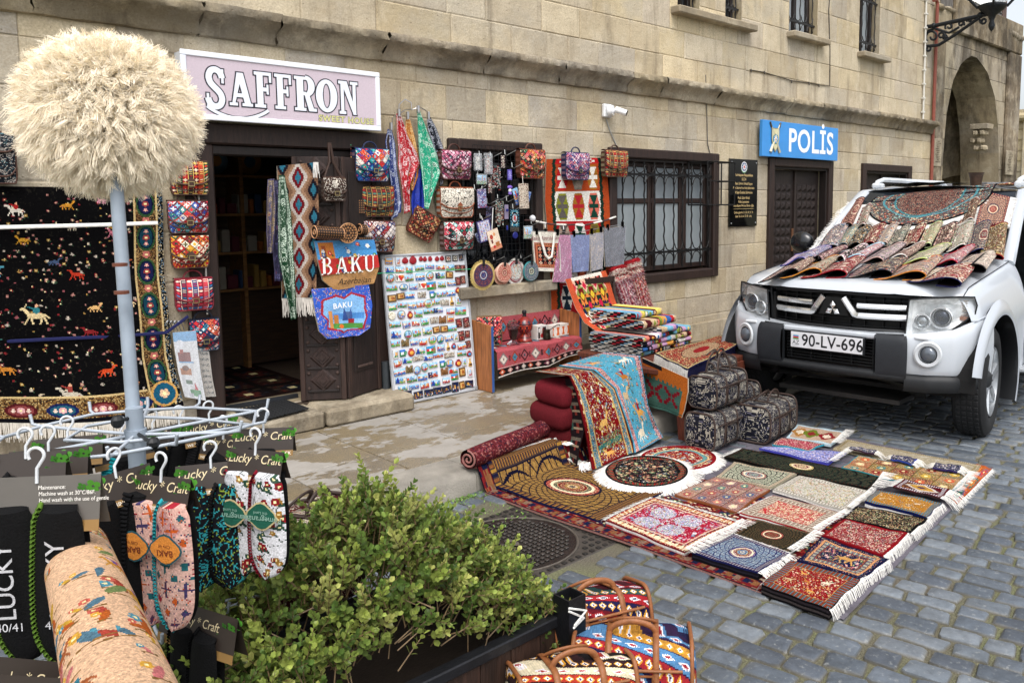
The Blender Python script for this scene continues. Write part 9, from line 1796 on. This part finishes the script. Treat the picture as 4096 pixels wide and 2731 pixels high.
# large half oval on the windscreen
n=96; c=p_floral(n*2,n,'5a4a48',['3a7078','b85a50','c8a890','7a2c34','8ab0b0'],'16141a',['16141a'],seed=90,curl='6a8a8c',bt=.02,dens=1.4,q_=1); 
c.m(np.hypot((c.X-n)/(n*.42),(c.Y)/(n*.60))<1,'5a3a34'); c.speck(np.hypot((c.X-n)/(n*.52),(c.Y)/(n*.66))<1,['7a3a38','4a2c2c','a88a78','3a5a5a'],.8); c.ring(n,0,n*.75,n*.72,2,'5a9098'); c.ring(n,0,n*.55,n*.68,1.5,'4a8088'); c.done()
t=thing('oval_carpet','large half oval teal and brown carpet with white fringe over the top of the windscreen','carpet',onc(1560,260,.03),GC)
Ccen=onc(1575,178,.028); Ax=(onc(2066,125,.028)-onc(1058,228,.028))/2; Bt=onc(1480,408,.028)-Ccen
def of(U,V): a=2*U-1; w2=np.sqrt(np.maximum(0,1-a*a))**1.0; return Ccen+Ax*a[...,None]+(Bt*(V*w2)[...,None])*1.0-np.array([0,0,0])+NW*(.004*np.sin(U*20)*np.sin(V*7))[...,None]
s=MB(); s.grid(of,n*2,n,c.done()); bk=lambda U,V:Ccen+Ax*(2*U-1)[...,None]-Bt*np.array([1,1,.45])*(.55*V)[...,None]; s.grid(lambda U,V:bk(U,V)+NW*.002,n*2,30,c.done()[:30]); s.tube([of(np.array(u),np.array(1.)) for u in np.linspace(0.002,.998,50)],.007,5,'101014'); s.build('field',PILE,t,smooth='auto')
g=MB(); U=np.linspace(.02,.98,40)
for a,b in zip(U[:-1],U[1:]): p,q_=of(np.array(a),np.array(1.)),of(np.array(b),np.array(1.)); fringe(g,p-NW*.008,q_-NW*.008,nrm(Bt+(p+q_)/2-Ccen-Bt*.6),.06,16,w=.003,jit=.12,col='e6e5e1')
g.build('fringe',FRG,t)
Q=[onc(2022,130,.022),onc(2242,180,.022),onc(2182,410,.022),onc(1952,408,.022)]
c=p_mandala(70,110,'a88a74','2a2c4a','c8a890','b07868',['c8b8a8','5a4a58','d8c0a8','a85a50'],'8a5a50',['c8a890','24264a','a84a44'],n=16,seed=91)
t=thing('mandala_rug','tall salmon and navy mandala rug at the right edge of the windscreen','rug',Q[3],GC); s=MB(); drape(s,[Q[0],Q[3]],[Q[1],Q[2]],c,amp=.004,th=.008,out=NW,back='3a1a20'); s.build('field',PILE,t,smooth='auto'); g=MB(); fringe(g,Q[1],Q[2],nrm(Q[1]-Q[0]),.07,110,w=.0035,jit=.15,col='e6e5e1'); g.build('fringe',FRG,t)
# things on the roof
RZ=1.76*CS
def rf(z,x,y): return on(z,x,y,2,RZ)
s=MB(); c=p_floral(60,24,'4a4a40',['6a7a60','a89878','7a3a3c'],'2a2a28',['8a8a70'],seed=93,q_=1)
a_=CO+CM@np.array([-1.50,-.45,1.765]); t=tag(MB().fr(CO,CM).grid(lambda U,V:(-1.47-.9*V,-.52+.55*U,1.745+.035*np.sin((U*.55+.1)*3.1)+.004*np.sin(U*14)),60,24,c.done()).build('roof_rug',PILE),'dark green rug lying on the car roof behind the oval carpet','rug')
c=p_floral(40,24,'8a1c24',['c8a070','2a2a48'],'6a1018',['c8a070'],seed=94,q_=1); tag(MB().fr(CO,CM).grid(lambda U,V:(-1.75-.8*V,.30+.34*U,1.752+.03*np.sin(U*3)*np.sin(V*3)),40,24,c.done()).build('roof_rug',PILE),'dark red rug lying on the car roof beside the right hand rail','rug')
for i,(x,lb) in enumerate(((1515,'grey stone block on the car roof, left of the brown pot'),(1880,'grey stone block on the car roof, just right of the brown pot'),(2008,'grey stone block on the car roof, nearest the roof rail'))):
 p=on('F',x,1475,2,1.745*CS+.02); d=CAM-p; s=MB('77777a'); s.fr(p,rotz(R_(-20))); s.box(-.11,.11,-.05,.05,0,.075,b=.008); tag(s.build('stone_block',mat('grey_stone',.9,noise=.2,nsc=30,bump=.3)),lb,'stone block','stone blocks weighing down the rugs on the car roof')
p=on('F',1770,1465,2,1.745*CS+.02); s=MB('3c2a1e'); s.lathe([(.001,0),(.06,0),(.062,.02),(.07,.10),(.082,.15),(.088,.155),(.088,.165),(.075,.165),(.06,.10),(.001,.02)],24,c=p); tag(s.build('brown_pot',mat('old_copper',.4,metal=.5,noise=.3,bump=.1),smooth='auto'),'dark brown metal pot standing on the car roof between stone blocks','pot')
# slipper rack with fur hat
RX=np.array([.63,-3.45,0.]); rk=thing('display_rack','grey steel display rack with wire rings standing behind the planter','rack',RX)
s=MB('8f9aa6'); top=dp('S',462,700,2.15); s.tube([RX,RX+[0,0,1.2]],.0205,16); s.tube([RX+[0,0,1.0],top*[1,1,0]+[0,0,1.8]],.0165,16); s.tube([RX+[0,0,1.10],RX+[0,0,1.145]],.026,16); s.build('pole',MET,rk,smooth='auto')
s=MB('6a3c2c'); 
for z in (1.49,1.56): s.tube([RX+[-.006,.02,z],RX+[-.006,.02,z+.008]],.0172,16)
s.build('rust_ring',MET,rk)
RG=[gz('H',a,b,1.13) for a,b in ((-70,330),(15,385),(300,388),(600,357),(900,300),(1210,238),(1345,195),(1362,125),(1030,105),(780,118),(500,140),(220,205),(20,262))]
RI=[gz('H',a,b,1.13) for a,b in ((345,278),(640,290),(960,255),(1340,200),(1045,165),(740,155),(460,205))]
RL=[gz('H',a,b,.66) for a,b in ((80,1340),(270,1420),(560,1400),(850,1335),(1150,1195),(1345,1110),(1415,925),(1180,905),(900,960),(600,1050),(300,1150),(60,1240))]
s=MB('aab2bb')
for R_2 in (RG,RI,RL): s.tube(R_2,.0045,6,closed=True)
for q in (RG[1],RG[3],RG[5],RG[7],RG[9],RG[11]): s.tube([RX+[0,0,1.13],q],.0045,6)
for q in (RL[1],RL[3],RL[5],RL[7],RL[10]): s.tube([RX+[0,0,.66],q],.0045,6)
for q in RG+RL[:7]: d=nrm((q-RX)*[1,1,0]); s.tube([q,q+d*.03+[0,0,.004],q+d*.036+[0,0,.03]],.0045,5)
s.build('wire_ring',MET,rk,smooth=True)
s=MB('16181a'); 
for p in (dp('H',625,180,2.05),dp('H',815,297,2.0)): s.ball(p,.016,n=5,sc=(1,1,1.1)); s.tube([p,p*[1,1,0]+(RX-p)*[.8,.8,0]+[0,0,p[2]]],.005,5)
s.build('clamp_knob',PLA,rk)
GSL='packed felt slippers hanging on the rack'; CLV=Cv
def clover(s,p,ex,ez,r,col='4f9a34'):
 for k in range(4): a=k*1.5708+.4; c=p+ex*r*.8*math.cos(a)+ez*r*.8*math.sin(a); s.add([c+ex*r*.62*math.cos(b)+ez*r*.62*math.sin(b) for b in np.arange(8)*.7854],[tuple(range(8))],col)
def sslip(mb,st,o,ex,ez,n,cv,side,edge,Ls=.26,Ws=.105,roll=0):
 """felt slipper hanging toe down; o = heel centre at the top"""
 nx,nz=30,66; c=cv.done(); nz,nx=c.shape[:2]
 ax=ex*math.cos(roll)-ez*math.sin(roll); dn=-(ez*math.cos(roll)+ex*math.sin(roll))
 wf=lambda v:(.80+.22*np.sin(v*2.6))*np.sqrt(np.maximum(1-np.maximum(0,(v-.70)/.30)**2.4,0))*np.where(v<.08,.75+v*3,1)*.98+.004
 def f(U,V,o2=0): x=(U-.5)*Ws*wf(V); b=.030*np.sin(U*3.1416)**.6*(1-.35*V)*(V>.0); return o+x[...,None]*ax+(V*Ls)[...,None]*dn+(b+o2)[...,None]*n
 mb.grid(lambda U,V:f(U,V,0*U),nx,nz,c); mb.grid(lambda U,V:f(U,V,-.012-.03*np.sin(U*3.14)**.5*(1-.35*V)),14,20,'0e0e10')
 t=np.linspace(0,1,34)
 for sg in (0,1):
  for k in range(0,34,1): 
   p=f(np.array(sg*1.),np.array(t[k]),-.002); q=f(np.array(sg+(-.09 if sg else .09)),np.array(min(1,t[k]+.012)),.005); st.tube([p-n*.008+ax*(.004 if sg else -.004),p+ax*(.004 if sg else -.004),q],.0048,4,edge,cap=False)
 mb.tube([f(np.array(0.),np.array(a),-.006) for a in t[:]]+[f(np.array(1.),np.array(a),-.006) for a in t[::-1]],.006,5,side)
def sset(x,y,dep,phi,label,cvf=None,side='0c0c0e',edge='0e0e10',w=.155,h=.072,two=True,sole=False,back=False,lab=None,roll=0,hook=True,felt=True,txt=True,Ls=.26):
 P=dp('H',x,y,dep); t=thing('slipper_pair',label,'slippers',P-[0,0,.3],GSL); ex=rotz(phi)@(r_*[1,1,0]); ex=nrm(ex); ez=np.array([0,0,1.]); n=np.cross(ex,ez); 
 if n@(CAM-P)<0: n=-n
 s=MB('2b2420')
 for sg in (1,-1):
  a=P-ex*w/2;b=P+ex*w/2; d=n*sg*.022; s.add([a,b,b+d-ez*h,a+d-ez*h],[(0,1,2,3)],'342c27' if not back else '5c5853'); e=d*1.02+n*sg*.0006; s.add([a+d-ez*h*1.0+n*sg*.001,b+d-ez*h+n*sg*.001,b+d*.8-ez*h*.80+n*sg*.001,a+d*.8-ez*h*.80+n*sg*.001],[(0,1,2,3)],'8a6a3c')
  for q,r in ((-.44,.009),(.45,.010),(.36,.006),(-.36,.005),(.27,.005)): clover(s,P+ex*w*q+d*.35+n*sg*.0015-ez*h*(.2 if abs(q)>.3 else .5),ex,ez-n*sg*-.25,r,'3c7a2a' if r<.008 else '4c8e30')
 if txt:
  nn=n*.012; ez2=nrm(ez*h-n*.022); o=P+n*.009-ez*h*.42
  if not back: text(s,'Lucky * Craft',.030,o,ex if (ex@r_)>0 else -ex,ez2,'d8c8a0',.0012,shear=.2,sx=.9); text(s,'WE WILL BRING YOU LUCK',.0115,P+n*.0205-ez*h*.96,ex if (ex@r_)>0 else -ex,ez2,'f0e8d8',.0016,off=.01)
  else:
   for k,tx in enumerate(('Maintenance:','Machine wash at 30°C/86F.','Hand wash with the use of gentle','detergents.')): text(s,tx,.0105,P+n*.010+ex*.005-ez*(.022+.012*k),ex,ez2,'e8e4dc',.0015,align='LEFT',sx=.85)
   q=P+n*.0215-ex*w*.46-ez*h*.98; s.add([q,q+ex*.06,q+ex*.06+ez2*.04,q+ez2*.04],[(0,1,2,3)],'e4e4e2'); 
   for k in range(14): z=q+n*.0008+ex*(.006+.0035*k)+ez2*.006; s.add([z,z+ex*.0016,z+ex*.0016+ez2*.02,z+ez2*.02],[(0,1,2,3)],'1c1c1c')
 cd_=s.build('header_card',PAP,t)
 if hook: s=MB('d2d6da'); a=np.linspace(-.6,3.7,12); s.tube([P-ez*.012+n*.004,P+ez*.015]+[P+ez*.04+ex*.014*math.cos(q)+ez*.014*math.sin(q) for q in a],.0032,5); s.build('plastic_hook',PLA,t,smooth=True)
 if felt:
  for k in ((-1,1) if two else (0,)):
   cv=cvf(k) if cvf else Cv(20,30,'101012',3); m=MB(side); st=MB(edge); sslip(m,st,P+ex*k*.044+n*(.010+.004*k)-ez*.05,ex,ez,n,cv,side,edge,Ls=Ls,Ws=.108,roll=roll+k*.04); sl_=m.build('slipper',FAB,t,smooth='auto'); st.build('stitching',FRG,sl_,smooth=True)
   if sole: q=MB(); text(q,'LUCKY',.046,P+ex*(k*.044+.016)+n*.046-ez*.18,ez,-ex,'b8b8bc',.001,off=.004,sx=1.0); text(q,'40/41',.022,P+ex*k*.042+n*.042-ez*.275,ex,ez,'c8c8cc',.001); q.build('lettering',FAB,sl_)
   if lab:
    q=MB(); c0=P+ex*(k*.042)+n*.047-ez*.145; a=np.arange(20)*.31416; rr=lambda b:1+.08*np.cos(4*b); q.add([c0+ex*.040*rr(b)*math.cos(b)+ez*.033*rr(b)*math.sin(b) for b in a],[tuple(range(20))],lab[1]); q.add([c0+n*.001+ex*.036*rr(b)*math.cos(b)+ez*.029*rr(b)*math.sin(b) for b in a],[tuple(range(20))],lab[0]); text(q,lab[2],.020,c0+n*.002-ez*.0,-ex,-ez,lab[3],.0005,off=.01); text(q,lab[4],.011,c0+n*.002+ez*.012,-ex,-ez,lab[3],.0005); q.build('badge',FAB,sl_)
 return t
pk=lambda k:p_patch(36,80,['d8b0a4','d8b0a4','c89a98','d8b4a8'],['a82c3c','4a4068','c8642c','2a6a70','5a3a58'],'d8b0a4',5+k,15)
wf_=lambda k:(lambda c:(c.flowers(1,46,['8e1424','8e1424','a8803c','3a5a48'],2.6,leaf='2a4a3c'),c.curls(np.ones((80,36),bool),'4a5a50',.5,.10),c)[-1])(Cv(36,80,'dcdce0',4+k))
tq=lambda k:p_paisley(36,80,'14161e','3aa0a8','8a9a3a',3+k,.7)
bk_=lambda k:Cv(20,40,'101012',2)
sset(1400,215,2.22,.15,'black slipper soles with grey size lettering at the right end of the rack',bk_,sole=True,two=False)
sset(1360,330,2.0,-.25,'white slippers with red flowers and green badges, at the right of the rack',wf_,'6a1020','7a1224',lab=('1f5a48','c8b88a','Pomegranates','8ab0a0','the Land'),two=True)
sset(1120,400,2.0,.35,'dark slippers with turquoise flowers behind the pink ones',tq,'101012','101012',two=True)
sset(860,470,1.82,-.25,'pink mosaic slippers with turquoise stitching and orange badge in the middle of the rack',pk,'2a7a80','2fa3ac',lab=('d88a3c','2a5a64','BAKI','7a3a24','City of'),two=True,Ls=.29)
sset(610,450,1.80,1.05,'black slippers with plain stitching seen edge on, left of the pink ones',bk_,two=True,Ls=.30)
gs='5a7a2c'
sset(200,470,1.52,.12,'black slippers with green stitching under a large grey text card at the left edge',bk_,edge=gs,back=True,two=True,w=.22,h=.10,sole=True,Ls=.30)
for i,(x,y,d,ph,lb) in enumerate(((360,262,2.1,.35,'dark slipper pack with clover card, behind the grey text card'),(640,262,2.2,1.0,'slipper pack with turquoise stitching left of the pole'),(810,215,2.45,.6,'slipper pack just right of the pole at the back of the rack'),(950,190,2.5,.9,'narrow slipper pack at the back, second right of the pole'),(1110,165,2.5,.8,'slipper pack with brown card at the back right of the rack'),(1190,250,2.3,-.4,'wide slipper pack with brown card and gold band at the back right'),(140,345,1.75,.2,'green clover card pack, first of two behind the grey text card'),(260,325,1.85,.3,'green clover card pack, second of two behind the grey text card'))):
 sset(x,y,d,ph,lb,bk_,edge=('1f9aa4' if i==1 else '101012'),two=False,txt=i in (4,5,2),roll=.05*i)
for x,y,d,ph,w2,lb in ((1060,1165,1.95,-.45,.26,'slipper pack with brown card on the lower ring near the planter'),(150,1440,1.45,-.15,.24,'slipper pack with brown card on the lower ring at the left edge'),(140,1530,1.35,-.1,.24,'lowest slipper pack at the bottom left corner')): sset(x,y,d,ph,lb,bk_,w=w2,h=.10,two=True,hook=False,roll=.1)
# fur hat
hc=dp('S',436,432,2.2); ht=thing('fur_hat','huge fluffy cream sheepskin hat on top of the rack pole','hat',hc-[0,0,.2]); s=MB('e6dcc2'); s.ball(hc,.150,n=16,sc=(1.,1.,.93)); s.build('crown',FRG,ht,smooth=True)
rg=np.random.default_rng(77); NL=2600; k=np.arange(NL)+.5; ph_=np.arccos(1-2*k/NL); th_=np.pi*(1+5**.5)*k; D=np.c_[np.cos(th_)*np.sin(ph_),np.sin(th_)*np.sin(ph_),np.cos(ph_)]
NS=20; M_s=6; D=np.repeat(D,NS,0)+rg.normal(size=(NL*NS,3))*.035; D=nrm(D); n=len(D); lockr=np.repeat(rg.random((NL,6)),NS,0); ctr=np.repeat(nrm(np.c_[np.cos(th_)*np.sin(ph_),np.sin(th_)*np.sin(ph_),np.cos(ph_)]),NS,0)
tan=nrm(np.cross(D,rg.normal(size=(n,3)))); ltan=nrm(np.cross(ctr,lockr[:,:3]-.5)); ltan2=np.cross(ctr,ltan); Lh=(.058+.030*lockr[:,3])*(.8+.35*rg.random(n)); Pn=[]
for j in range(M_s+1):
 q=j/M_s; conv=ctr*(.142+Lh*q)[:,None]+(D-ctr)*(.142*(1-.60*q)); wv=ltan*(.008*q*np.sin(q*13+lockr[:,4]*6.28))[:,None]+ltan2*(.008*q*np.cos(q*12+lockr[:,5]*6.28))[:,None]+tan*(.006*q*q); p=conv+wv+ltan*(.020*(lockr[:,4]-.5)*q*q)[:,None]; p=p*[1.,1.,.96]; p[:,2]-=.018*q**2*(1+.6*(D[:,2]<.2)); Pn.append(hc+p)
cw=nrm(np.cross(D,CAM-hc+rg.normal(size=(n,3))*.6)); V=[]
for j,p in enumerate(Pn): w2=.0011*(1-.7*(j/M_s)); V+=[p-cw*w2,p+cw*w2]
V=np.stack(V,1).reshape(-1,3); b=np.arange(n)[:,None]*(2*(M_s+1))+np.arange(M_s)[None]*2; q=np.stack([b,b+1,b+3,b+2],-1).reshape(-1,4); c=np.repeat(hx('fff3dc')*(.82+.32*rg.random(n)*.5+.18*lockr[:,3])[:,None],M_s,0)
s=MB(); s.add(V,q,c); s.build('fleece',mat('wool',.85,noise=.05,bump=0,sheen=.4,spec=.2),ht)
# cream carpet roll in the near corner
t=thing('cream_carpet_roll','cream pictorial carpet rolled up and leaning in the bottom left corner','carpet roll',dp('H',700,1750,1.0)); Pc0,Pc1=dp('H',398,845,1.72),dp('H',720,1850,.92); d=nrm(Pc1-Pc0); u=nrm(np.cross(d,r_)); v=np.cross(d,u); 
c=Cv(170,240,'dcb898',9); c.rect(0,0,170,34,'c8a07c'); c.speck(c.Y<34,['c86a4a','5a8a98','b8503c','e0d0b0','7a8a4a','d8a050'],.6,2); c.rect(0,0,170,4,'14100e'); c.rect(0,34,170,36,'d8c8b0')
for i in range(90):
 x,y=rg.random()*170,44+rg.random()*190; q=2.5+rg.random()*4; col=['b8642c','5a7a8a','a84a3c','c8a040','7a8a58','c87a7a'][rg.integers(6)]; c.ell(x,y,q*1.6,q*.6,col,rg.random()*3); c.flower(x+q,y-q,q*.7,['c86a5a','5a98a8','d8a848'][i%3]); c.line(x-q*2,y+q,x+q,y+q*1.3,.7,'8a6a3c')
for i in range(14): c.beast(12+((i*47)%150),52+i*13,7,['c8902c','a8643c','9a7a4a'][i%3],1 if i%2 else -1,['7a5a98','3a7a8a','b03a4a'][i%3])
s=MB(); s.grid(lambda U,V:Pc0+(Pc1-Pc0)*V[...,None]+(.062+.006*np.sin(U*12.56+1))[...,None]*(np.cos(U*6.2832)[...,None]*u*.85+np.sin(U*6.2832)[...,None]*v*1.05),170,240,c.done()); s.build('roll',PILE,t,smooth=True)
s=MB('c8b090'); k=np.linspace(0,14,70); s.tube([Pc0-d*.002+(.060*(1-a/15.5))*(math.cos(a)*u*.85+math.sin(a)*v*1.05) for a in k],.0065,5,'bfa684'); s.add([Pc0+d*.02+.06*(math.cos(a)*u*.85+math.sin(a)*v*1.05) for a in np.arange(20)*.31416],[tuple(range(20))],'1a1210'); s.build('coil_end',PILE,t,smooth=True)
# planter and box shrub
pt=thing('planter','long dark wooden planter box with bolted boards and an iron corner post','planter',(1.0,-3.6,0)); X0p,X1p,Y0p,Y1p,ZP=.1,1.66,-3.90,-3.33,.42
s=MB('2b1d17'); x=X0p; 
while x<X1p-.01: w2=min(.115,X1p-x); s.box(x+.001,x+w2-.002,Y0p,Y0p+.022,.03,ZP-.03,hx('33221a')*(.7+.6*rg.random()),b=.003); x+=w2
for q in np.arange(Y0p+.03,Y1p-.05,.115): s.box(X1p-.02,X1p+.002,q,q+.11,.03,ZP-.03,b=.003)
s.box(X0p,X1p,Y1p-.02,Y1p,.03,ZP-.03); s.build('board',mat('peeling_wood',.6,noise=.75,nsc=7,bump=.5,bsc=30,stretch=(5,5,.6)),pt)
s=MB('1b1c20'); s.box(X0p,X1p+.004,Y0p-.012,Y0p+.03,ZP-.034,ZP,b=.004); s.box(X1p-.03,X1p+.008,Y0p+.032,Y1p,ZP-.034,ZP,b=.004); s.box(X0p,X1p-.032,Y1p-.03,Y1p+.008,ZP-.034,ZP,b=.004); s.build('iron_rail',IRO,pt)
px_,py_=1.69,-3.93
s=MB('15161a'); a=.036
for (x0,x1,y0,y1) in ((-a,a,-a,-a+.005),(-a,a,a-.005,a),(-a,-a+.005,-a+.005,a-.005),(a-.005,a,-a+.005,a-.005)): s.box(px_+x0,px_+x1,py_+y0,py_+y1,0,.49)
s.build('corner_post',IRO,pt)
for x in np.arange(.25,1.6,.155): s=MB('2a2c30'); s.ball((x,Y0p-.004,.27),.016,n=5,sc=(1,.5,1)); s.build('bolt',IRO,pt)
s=MB('7a3c28'); s.box(X0p+.03,X1p-.03,Y0p+.03,Y1p-.03,.2,.33,'241a12'); s.box(X0p+.03,X1p-.03,Y0p+.024,Y0p+.04,.30,ZP-.02); s.build('soil_liner',RUB,pt)
sh=thing('box_shrub','leafy green box shrub growing in the wooden planter','shrub',(1.0,-3.6,.33)); rg=np.random.default_rng(21)
def topz(x,y):
 g=lambda cx,cy,r,h:h*np.exp(-(((x-cx)/r)**2+((y-cy)/(r*1.1))**2)); b=.50+g(1.28,-3.58,.26,.25)+g(1.02,-3.55,.24,.17)+g(1.56,-3.74,.12,.07)+g(.75,-3.62,.22,.13)+g(1.12,-3.80,.2,.10)
 ed=np.minimum(1,np.minimum((x-.38)/.12,(1.74-x)/.22)); return .33+(b-.33)*np.clip(ed,0,1)**.5
tw=MB('6a563c'); LV=[];LC=[]; NSP=2500
GRN=['a9b65c','97a850','80964a','6c8640','9fae5c','5c7638','b9bc6c','8a9c4c']
for i in range(NSP):
 x=.40+1.30*rg.random(); y=-3.89+.72*rg.random(); t_=rg.random(); dp2=rg.random()**1.7*.16; z=topz(x,y)-dp2-.02*rg.random()
 if x>1.7 and z>.62: continue
 cxn=np.array([x-1.05,y+3.6,.25]); d=nrm(np.array([.55*(x-1.05)/.6,.55*(y+3.55)/.4,.75+.2*rg.random()])+rg.normal(size=3)*.42); L=.035+.055*rg.random()*(1 if dp2<.06 else .7)
 if rg.random()<.06 and dp2<.05: L+=.05; 
 base=np.array([x,y,z]); tw.tube([base-d*.05,base,base+d*L],[.0022,.0018,.0009],3,cap=False); side=nrm(np.cross(d,rg.normal(size=3))); nl=int(L/.0125)+1; tip=GRN[rg.integers(8)]; 
 for k in range(nl):
  f=k/max(1,nl-1); p=base+d*L*f; side=nrm(side*math.cos(1.57)+np.cross(d,side)*math.sin(1.57)+rg.normal(size=3)*.15)
  for sg in (1,-1):
   ld=nrm(side*sg*(1-.55*f)+d*(.45+.5*f)+rg.normal(size=3)*.12); ls=(.019+.008*rg.random())*(1-.25*f); wd=nrm(np.cross(ld,d)); up=np.cross(wd,ld); w3=ls*.36
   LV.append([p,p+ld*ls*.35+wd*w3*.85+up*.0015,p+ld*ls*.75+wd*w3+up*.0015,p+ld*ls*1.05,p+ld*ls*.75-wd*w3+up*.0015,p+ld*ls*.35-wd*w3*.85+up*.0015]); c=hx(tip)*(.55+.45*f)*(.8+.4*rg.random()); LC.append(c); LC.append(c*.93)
tw.build('twigs',WOO,sh)
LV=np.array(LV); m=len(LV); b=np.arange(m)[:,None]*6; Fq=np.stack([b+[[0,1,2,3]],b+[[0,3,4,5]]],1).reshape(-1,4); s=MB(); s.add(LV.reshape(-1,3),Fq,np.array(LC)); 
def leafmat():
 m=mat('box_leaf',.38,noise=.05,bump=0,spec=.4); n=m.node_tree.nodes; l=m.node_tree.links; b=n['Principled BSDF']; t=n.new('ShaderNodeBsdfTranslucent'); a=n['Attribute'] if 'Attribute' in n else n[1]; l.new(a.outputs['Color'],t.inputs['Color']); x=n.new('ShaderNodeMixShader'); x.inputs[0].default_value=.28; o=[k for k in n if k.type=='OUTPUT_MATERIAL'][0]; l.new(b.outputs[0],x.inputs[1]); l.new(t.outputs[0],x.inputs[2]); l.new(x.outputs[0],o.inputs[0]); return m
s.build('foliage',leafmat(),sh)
# woven bags tied to the planter post
GW='woven bags with tan trim tied to the planter post'
def ikat(w,h,cols,sd):
 c=Cv(w,h,cols[0],sd); v=c.Y*.82+c.X*.35; b=(v/11).astype(int)%len(cols); c.a[:]=pal(*cols)[b]; y=v%11; z=np.floor(abs((c.X*.9-c.Y*.3)%16-8)/1.6)*1.3
 c.m((b%2==0)&(abs(y-5.5)+z*.55<4.2),cols[(2)%len(cols)]); c.m((b%2==0)&(abs(y-5.5)+z*.55<2.4),'e8e4e8'); c.m((b%2==0)&(abs(y-5.5)+z*.55<1.2),cols[1]); k=(b%2==1); q=abs((c.X%9)-4.5)+abs(y-5.5); c.m(k&(q<4),'e0a840'); c.m(k&(q<2.6),'e8e8ec'); c.m(k&(q<1.3),'3a2a5a'); c.m((y<.9),cols[-1]); return c
def wb(p,yaw,L,w,h,cols,sd,lb,tl):
 t=duffel(p,yaw,L,w,h,sd,lb,patf=lambda a,b,s_:ikat(a,b,cols,s_),trim='8a5632',tilt=tl); t.name='woven_bag'; t['category']='bag'; t['group']=GW
wb(dp('L',1130,720,2.74)-[0,0,.15],-.35,.34,.22,.22,['6a1424','1c1c48','a02830','2a5050','4a1020'],1,'dark red woven bag with tan trim, uppermost of the pile at the planter post',-.25)
wb(dp('L',1560,1240,2.56)-[0,0,.19],-.85,.36,.27,.27,['1c1c48','a02c34','5a88b0','b88838','341c44'],2,'navy woven bag with blue, red and yellow figures, right of the pile',-.2)
wb(dp('L',860,1480,2.42)-[0,0,.13],-.45,.34,.22,.18,['2a1c20','a83a2c','d8ccb0','3a2024','1a1416'],3,'black and rust woven bag with tan trim, lowest left of the pile',-.2)
s=MB('e4e4e0'); p=np.array([px_,py_,.44]); s.tube([p+[-.038,-.038,.03],p+[.03,-.045,.0],dp('L',880,880,2.45)],.0035,5); s.tube([p+[-.038,-.038,.02],p+[.02,-.045,-.02],dp('L',870,910,2.45)],.0035,5); tag(s.build('tie_rope',FRG),'white cord tying the woven bags to the iron post','cord')
# maroon paisley bags on the ground behind the rack
for i,(x,y,d,yw,lb) in enumerate(((1230,2110,3.0,.5,'maroon paisley bag on the ground, right behind the rack and shrub'),(1000,2260,2.85,1.1,'maroon paisley bag on the ground behind the hanging slippers'),(1190,2300,2.7,.2,'maroon paisley bag on the ground half hidden by the shrub'))):
 p=dp('S',x,y,d); p[2]=max(.01,p[2]-.12); dk=duffel(p,yw,.36,.22,.2,20+i,lb,pc=('4a141e','cfc6b4','8a4a3a')); dk['group']='maroon paisley bags on the ground behind the rack'
